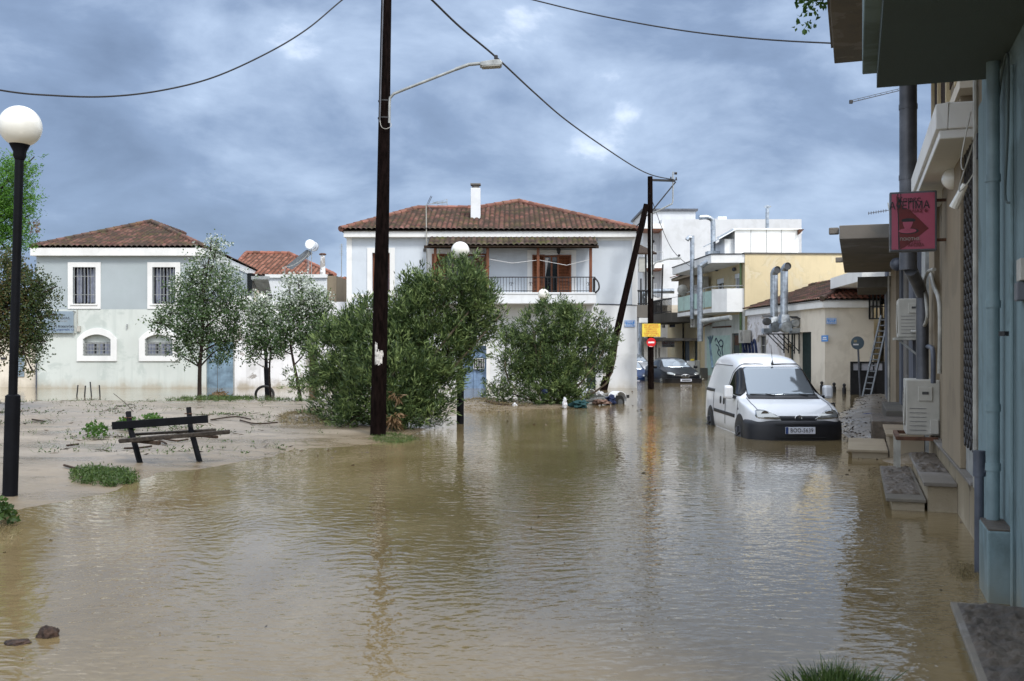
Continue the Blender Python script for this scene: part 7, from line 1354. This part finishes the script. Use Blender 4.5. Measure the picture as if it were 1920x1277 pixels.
D = 29.5; poplar('small leaning poplar with whitish leaves beside the large oleander', (XA(566, D), D), tuple(W(543, 620, D)), [(560, 535, 20), (548, 575, 28), (588, 562, 24), (560, 615, 30), (597, 605, 20), (530, 640, 18), (575, 645, 20), (540, 530, 12), (612, 580, 12), (520, 600, 14)], D, 520, 3, .06, .08, twn=60)
def sprig_at_trunk():
    t = thing('oleander_sprig', 'small oleander sprigs growing at the base of the leaning poplar', 'plant', (XA(548, 29), 29, 0)); foliage(t, lobes([(550, 705, 16), (558, 728, 14), (540, 722, 12), (575, 720, 12)], 29), M['olea'], 60, 12, .16, .03, .5, .8, .08, name='foliage'); foliage(t, lobes([(565, 756, 10)], 28.6), M['olea'], 12, 10, .14, .03, .2, .9, .06, name='foliage')
sprig_at_trunk()
def left_trees():
    D = 26.0; b = (XA(-75, D), D); t = thing('acacia_tree', 'bright green feathery acacia reaching in at the left edge above the darker tree', 'tree', (b[0], b[1], 0)); L = [(20, 325, 30), (45, 315, 14), (50, 372, 22), (22, 350, 34), (20, 405, 36), (-10, 380, 46), (52, 405, 18), (35, 440, 22), (5, 460, 30), (58, 300, 10), (-40, 420, 60), (-60, 350, 60)]
    lb = lobes(L, D); p, P = foliage(t, lb, M['acacia'], 2600, 20, .085, .028, .1, .9, .1, name='crown', shell=.5, along=.30); MB().tube(smoothpath([(b[0], D, -.2), (b[0]+.1, D, 2.5), tuple(W(-50, 440, D)), tuple(W(-20, 360, D))], 5), list(np.linspace(.16, .04, 16)), 10).build('trunk', M['trunk'], t, smooth=True); branches(t, W(-50, 450, D), lb, M['trunk'], .04, 'branch', 40, P)
    foliage(t, lobes([(62, 418, 7), (66, 428, 6)], D-.3), M['oleadead'], 16, 8, .08, .03, -.8, .6, .04, name='seed_pod')
    D = 24.0; b = (XA(-55, D), D); t = thing('elm_tree', 'dark small-leaved tree with reddish inner leaves at the left edge, behind the nearest lamp', 'tree', (b[0], b[1], 0)); L = [(20, 520, 30), (50, 545, 30), (20, 580, 44), (72, 530, 18), (85, 555, 18), (62, 600, 30), (100, 540, 9), (30, 630, 34), (60, 655, 22), (98, 590, 10), (12, 500, 28), (58, 690, 10), (0, 660, 22), (-40, 560, 60), (80, 640, 10), (-30, 640, 40)]
    def tf(P, tt): return np.clip(.35+RNG.normal(0, .15, len(P))+np.where(P[:, 0] < XA(62, D), .32*RNG.random(len(P)), 0), 0, 1)
    lb = lobes(L, D); p, P = foliage(t, lb, M['elm'], 3400, 13, .062, .048, .1, 1.2, .1, name='crown', shell=.5, tintf=tf, along=.26); MB().tube(smoothpath([(b[0], D, -.2), (b[0]+.1, D, 1.2), tuple(W(-30, 600, D)), tuple(W(-10, 520, D))], 5), list(np.linspace(.14, .04, 16)), 10).build('trunk', M['trunk'], t, smooth=True); branches(t, W(-30, 610, D), lb, M['trunk'], .035, 'branch', 80, P)
left_trees()
def blades(P, n, h, w, lean, mat, name, parent=None, spread=.05):
    idx = np.repeat(np.arange(len(P)), n); m = len(idx); B = P[idx]+np.c_[RNG.normal(0, spread, (m, 2)), np.zeros(m)]; d = np.c_[RNG.normal(0, lean, (m, 2)), np.ones(m)]
    return leaf_mesh(name, B, d, h*RNG.uniform(.5, 1.2, m), w*RNG.uniform(.7, 1.2, m), .5+RNG.normal(0, .2, m), mat, parent, .1)
def stuff(o, lab=None): o['kind'] = 'stuff'; return o
def patch(px0, px1, py0, py1, n, mound=0, P=LEFTP):
    out = []
    while len(out) < n:
        px, py = RNG.uniform(px0, px1), RNG.uniform(py0, py1); u = ((px-(px0+px1)/2)/((px1-px0)/2))**2+((py-(py0+py1)/2)/((py1-py0)/2))**2
        if u > 1: continue
        g = G(px, py); out.append((g.x, g.y, max(hz(g.x, g.y, P), 0)+mound*(1-u)))
    return np.array(out)
def ground_plants():
    # green clump at the water's edge
    c = G(194, 900); t = thing('weed_clump', 'round green weed clump at the water edge below the bench', 'plant', (c.x, c.y, 0)); Pp = patch(132, 258, 886, 914, 330, .03); idx = np.repeat(np.arange(len(Pp)), 9); m = len(idx)
    leaf_mesh('leaves', Pp[idx]+RNG.normal(0, .025, (m, 3))+np.array([0, 0, .02]), RNG.normal(0, 1, (m, 3))+np.array([0, 0, .7]), .055*RNG.uniform(.5, 1.2, m), .016, .45+RNG.normal(0, .2, m), M['weed'], t)
    MB().add([tuple(p) for p in patch(132, 258, 880, 914, 3, .02)], [(0, 1, 2)]).build('roots', M['silt'], t)
    c = G(5, 975); t = thing('leafy_weed', 'dark leafy weed at the extreme left edge of the water', 'plant', (c.x, c.y, 0)); Pp = patch(-60, 24, 965, 1000, 120, .1); idx = np.repeat(np.arange(len(Pp)), 6); m = len(idx); Pp = np.clip(Pp, -99, 99)
    leaf_mesh('leaves', Pp[idx]+RNG.normal(0, .03, (m, 3))+np.array([0, 0, .06]), RNG.normal(0, 1, (m, 3))+np.array([0, 0, .6]), .06*RNG.uniform(.5, 1.2, m), .045, .2+RNG.normal(0, .15, m), M['weed'], t); blades(patch(-50, 22, 990, 1015, 60, .0), 5, .10, .006, 1.2, M['straw'], 'dry_stalks', t)
    # bright vine behind the bench
    for lab, a in (('bright green leafy weeds growing behind the bench', ((224, 256, 808, 824, 45), (268, 302, 800, 810, 34))), ('small bright leafy weed on the mud left of the bench', ((160, 180, 824, 836, 18), (184, 200, 824, 832, 10)))):
        c = G(a[0][0], a[0][3]); t = thing('leafy_weed', lab, 'plant', (c.x, c.y, 0))
        for q in a:
            Pp = patch(*q[:4], q[4], .12); idx = np.repeat(np.arange(len(Pp)), 5); m = len(idx); leaf_mesh('leaves', Pp[idx]+RNG.normal(0, .03, (m, 3))+np.array([0, 0, .05]), RNG.normal(0, 1, (m, 3))+np.array([0, -.2, .7]), .075*RNG.uniform(.6, 1.2, m), .062, .5+RNG.normal(0, .2, m), M['vine'], t)
    # grass tuft bottom right, standing in water
    c = G(1565, 1290); t = thing('grass_tuft', 'green grass tuft standing in the water at the bottom edge', 'grass tuft', (c.x, c.y, 0)); Pp = np.c_[RNG.normal(c.x, .09, 200), RNG.normal(c.y-.02, .06, 200), np.full(200, -.03)]; r_ = (Pp[:, 0]-c.x)
    idx = np.repeat(np.arange(200), 4); m = len(idx); d = np.c_[r_[idx]*5+RNG.normal(0, .45, m), RNG.normal(0, .4, m), np.ones(m)]; leaf_mesh('blades', Pp[idx], d, .15*RNG.uniform(.4, 1.25, m), .007, .45+RNG.normal(0, .22, m), M['grass'], t, .1)
    stuff(blades(patch(1790, 1842, 1058, 1088, 90), 5, .05, .004, 1.6, M['straw'], 'submerged_weed'))
    stuff(blades(patch(694, 780, 816, 832, 420, .01), 4, .055, .008, .9, M['grass'], 'grass_strip')); stuff(blades(np.r_[patch(520, 615, 784, 812, 380, .14), patch(560, 640, 775, 800, 160, .08)], 6, .11, .007, 1.5, M['straw'], 'dead_grass'))
    stuff(blades(np.r_[patch(870, 945, 748, 776, 320, .06), patch(940, 1000, 755, 770, 100, .03)], 5, .10, .010, 1.3, M['straw'], 'dry_grass'))
    # scattered sprigs, twigs and leaves over the mud
    pts = []
    while len(pts) < 520:
        px, py = RNG.uniform(-20, 640), 745+(RNG.random()**1.7)*120
        g = G(px, py); d = poly_sd(np.array([g.x]), np.array([g.y]), LEFTP)[0]
        if d > .25: pts.append((g.x, g.y, hz(g.x, g.y)))
    pts = np.array(pts); cl = pts[RNG.choice(520, 34)]; extra = cl[RNG.integers(0, 34, 560)]+np.c_[RNG.normal(0, .30, (560, 2))*np.array([1.6, .6]), np.zeros(560)]; allp = np.r_[pts[::4], extra]
    idx = np.repeat(np.arange(len(allp)), RNG.integers(1, 6, len(allp))); m = len(idx); stuff(leaf_mesh('scattered_weeds', allp[idx]+np.c_[RNG.normal(0, .05, (m, 2)), np.abs(RNG.normal(.02, .02, m))], RNG.normal(0, 1, (m, 3))+np.array([0, 0, .4]), .052*RNG.uniform(.3, 1.5, m), .022, .3+RNG.normal(0, .28, m), M['weed']))
    g2 = patch(340, 480, 745, 752, 160, .03); g2 = np.r_[g2, patch(300, 600, 745, 760, 120, .02)]; stuff(blades(g2, 6, .14, .02, 1.0, M['weed'], 'ground_weeds'))
    idx = np.arange(0, 520, 3); stuff(blades(pts[idx], 4, .13, .007, .9, M['grass'], 'sparse_grass', spread=.1))
    idx = RNG.integers(0, len(allp), 380); m = 380; B = allp[idx]+np.c_[RNG.normal(0, .2, (m, 2)), np.full(m, .012)]; stuff(leaf_mesh('twig_litter', B, np.c_[RNG.normal(0, 1, (m, 2)), RNG.normal(.05, .08, m)], .22*RNG.uniform(.3, 1.6, m), .02, RNG.uniform(0, .8, m), M['litter'], None, .1))
    mb = MB()
    for L_ in (((233, 856), (262, 853), (284, 850)), ((300, 837), (330, 841), (352, 838)), ((328, 825), (345, 829), (362, 832), (400, 830)), ((120, 885), (140, 889)), ((125, 850), (147, 847)), ((450, 800), (480, 806), (520, 803)), ((395, 800), (440, 795), (470, 798)), ((285, 845), (300, 842), (312, 846)), ((60, 800), (85, 803))):
        P = []
        for a in L_: g = G(*a); P.append(Vector((g.x, g.y, hz(g.x, g.y)+.03)))
        mb.tube(smoothpath(P, 4), .016, 5)
    stuff(mb.top('fallen_sticks', M['wooddark'], None, None, (0, 0, 0)))
    # debris on the right-hand path
    pts = []
    while len(pts) < 260:
        px, py = RNG.uniform(1575, 1700), RNG.uniform(742, 850); g = G(px, py); d = poly_sd(np.array([g.x]), np.array([g.y]), RIGHTP)[0]
        if d > .1: pts.append((g.x, g.y, hz(g.x, g.y, RIGHTP)*1.15+.01))
    pts = np.array(pts); idx = np.repeat(np.arange(260), 3); m = len(idx); stuff(leaf_mesh('path_litter', pts[idx]+np.c_[RNG.normal(0, .12, (m, 2)), np.abs(RNG.normal(0, .015, m))], np.c_[RNG.normal(0, 1, (m, 2)), RNG.normal(.15, .15, m)], .085*RNG.uniform(.3, 1.5, m), .03, RNG.uniform(0, .45, m), M['litter']))
    # brown leaf mats
    stuff(leaf_mesh('drift_leaves', *(lambda q: (q, RNG.normal(0, 1, q.shape)+np.array([0, 0, .3])))(np.repeat(patch(396, 428, 741, 747, 80, .05), 5, 0)+RNG.normal(0, .05, (400, 3))), .1, .05, RNG.uniform(.4, 1, 400), M['oleadead']))
ground_plants()
def floating():
    q = []
    for (a, b, c, d, n) in ((0, 1900, 880, 1270, 46), (1560, 1700, 740, 900, 60), (880, 1200, 760, 800, 40), (300, 700, 840, 880, 30), (1180, 1330, 700, 740, 15)):
        for i in range(n): g = G(RNG.uniform(a, b), RNG.uniform(c, d)); q.append((g.x, g.y, .004))
    q = np.array(q); m = len(q); s_ = np.clip(q[:, 1]/16, .35, 1.3)
    stuff(leaf_mesh('floating_litter', q, np.c_[RNG.normal(0, 1, (m, 2)), np.full(m, .05)], .07*RNG.uniform(.3, 1.6, m)*s_, .03*s_, RNG.uniform(0, .9, m), M['litter'], None, .08))
floating()
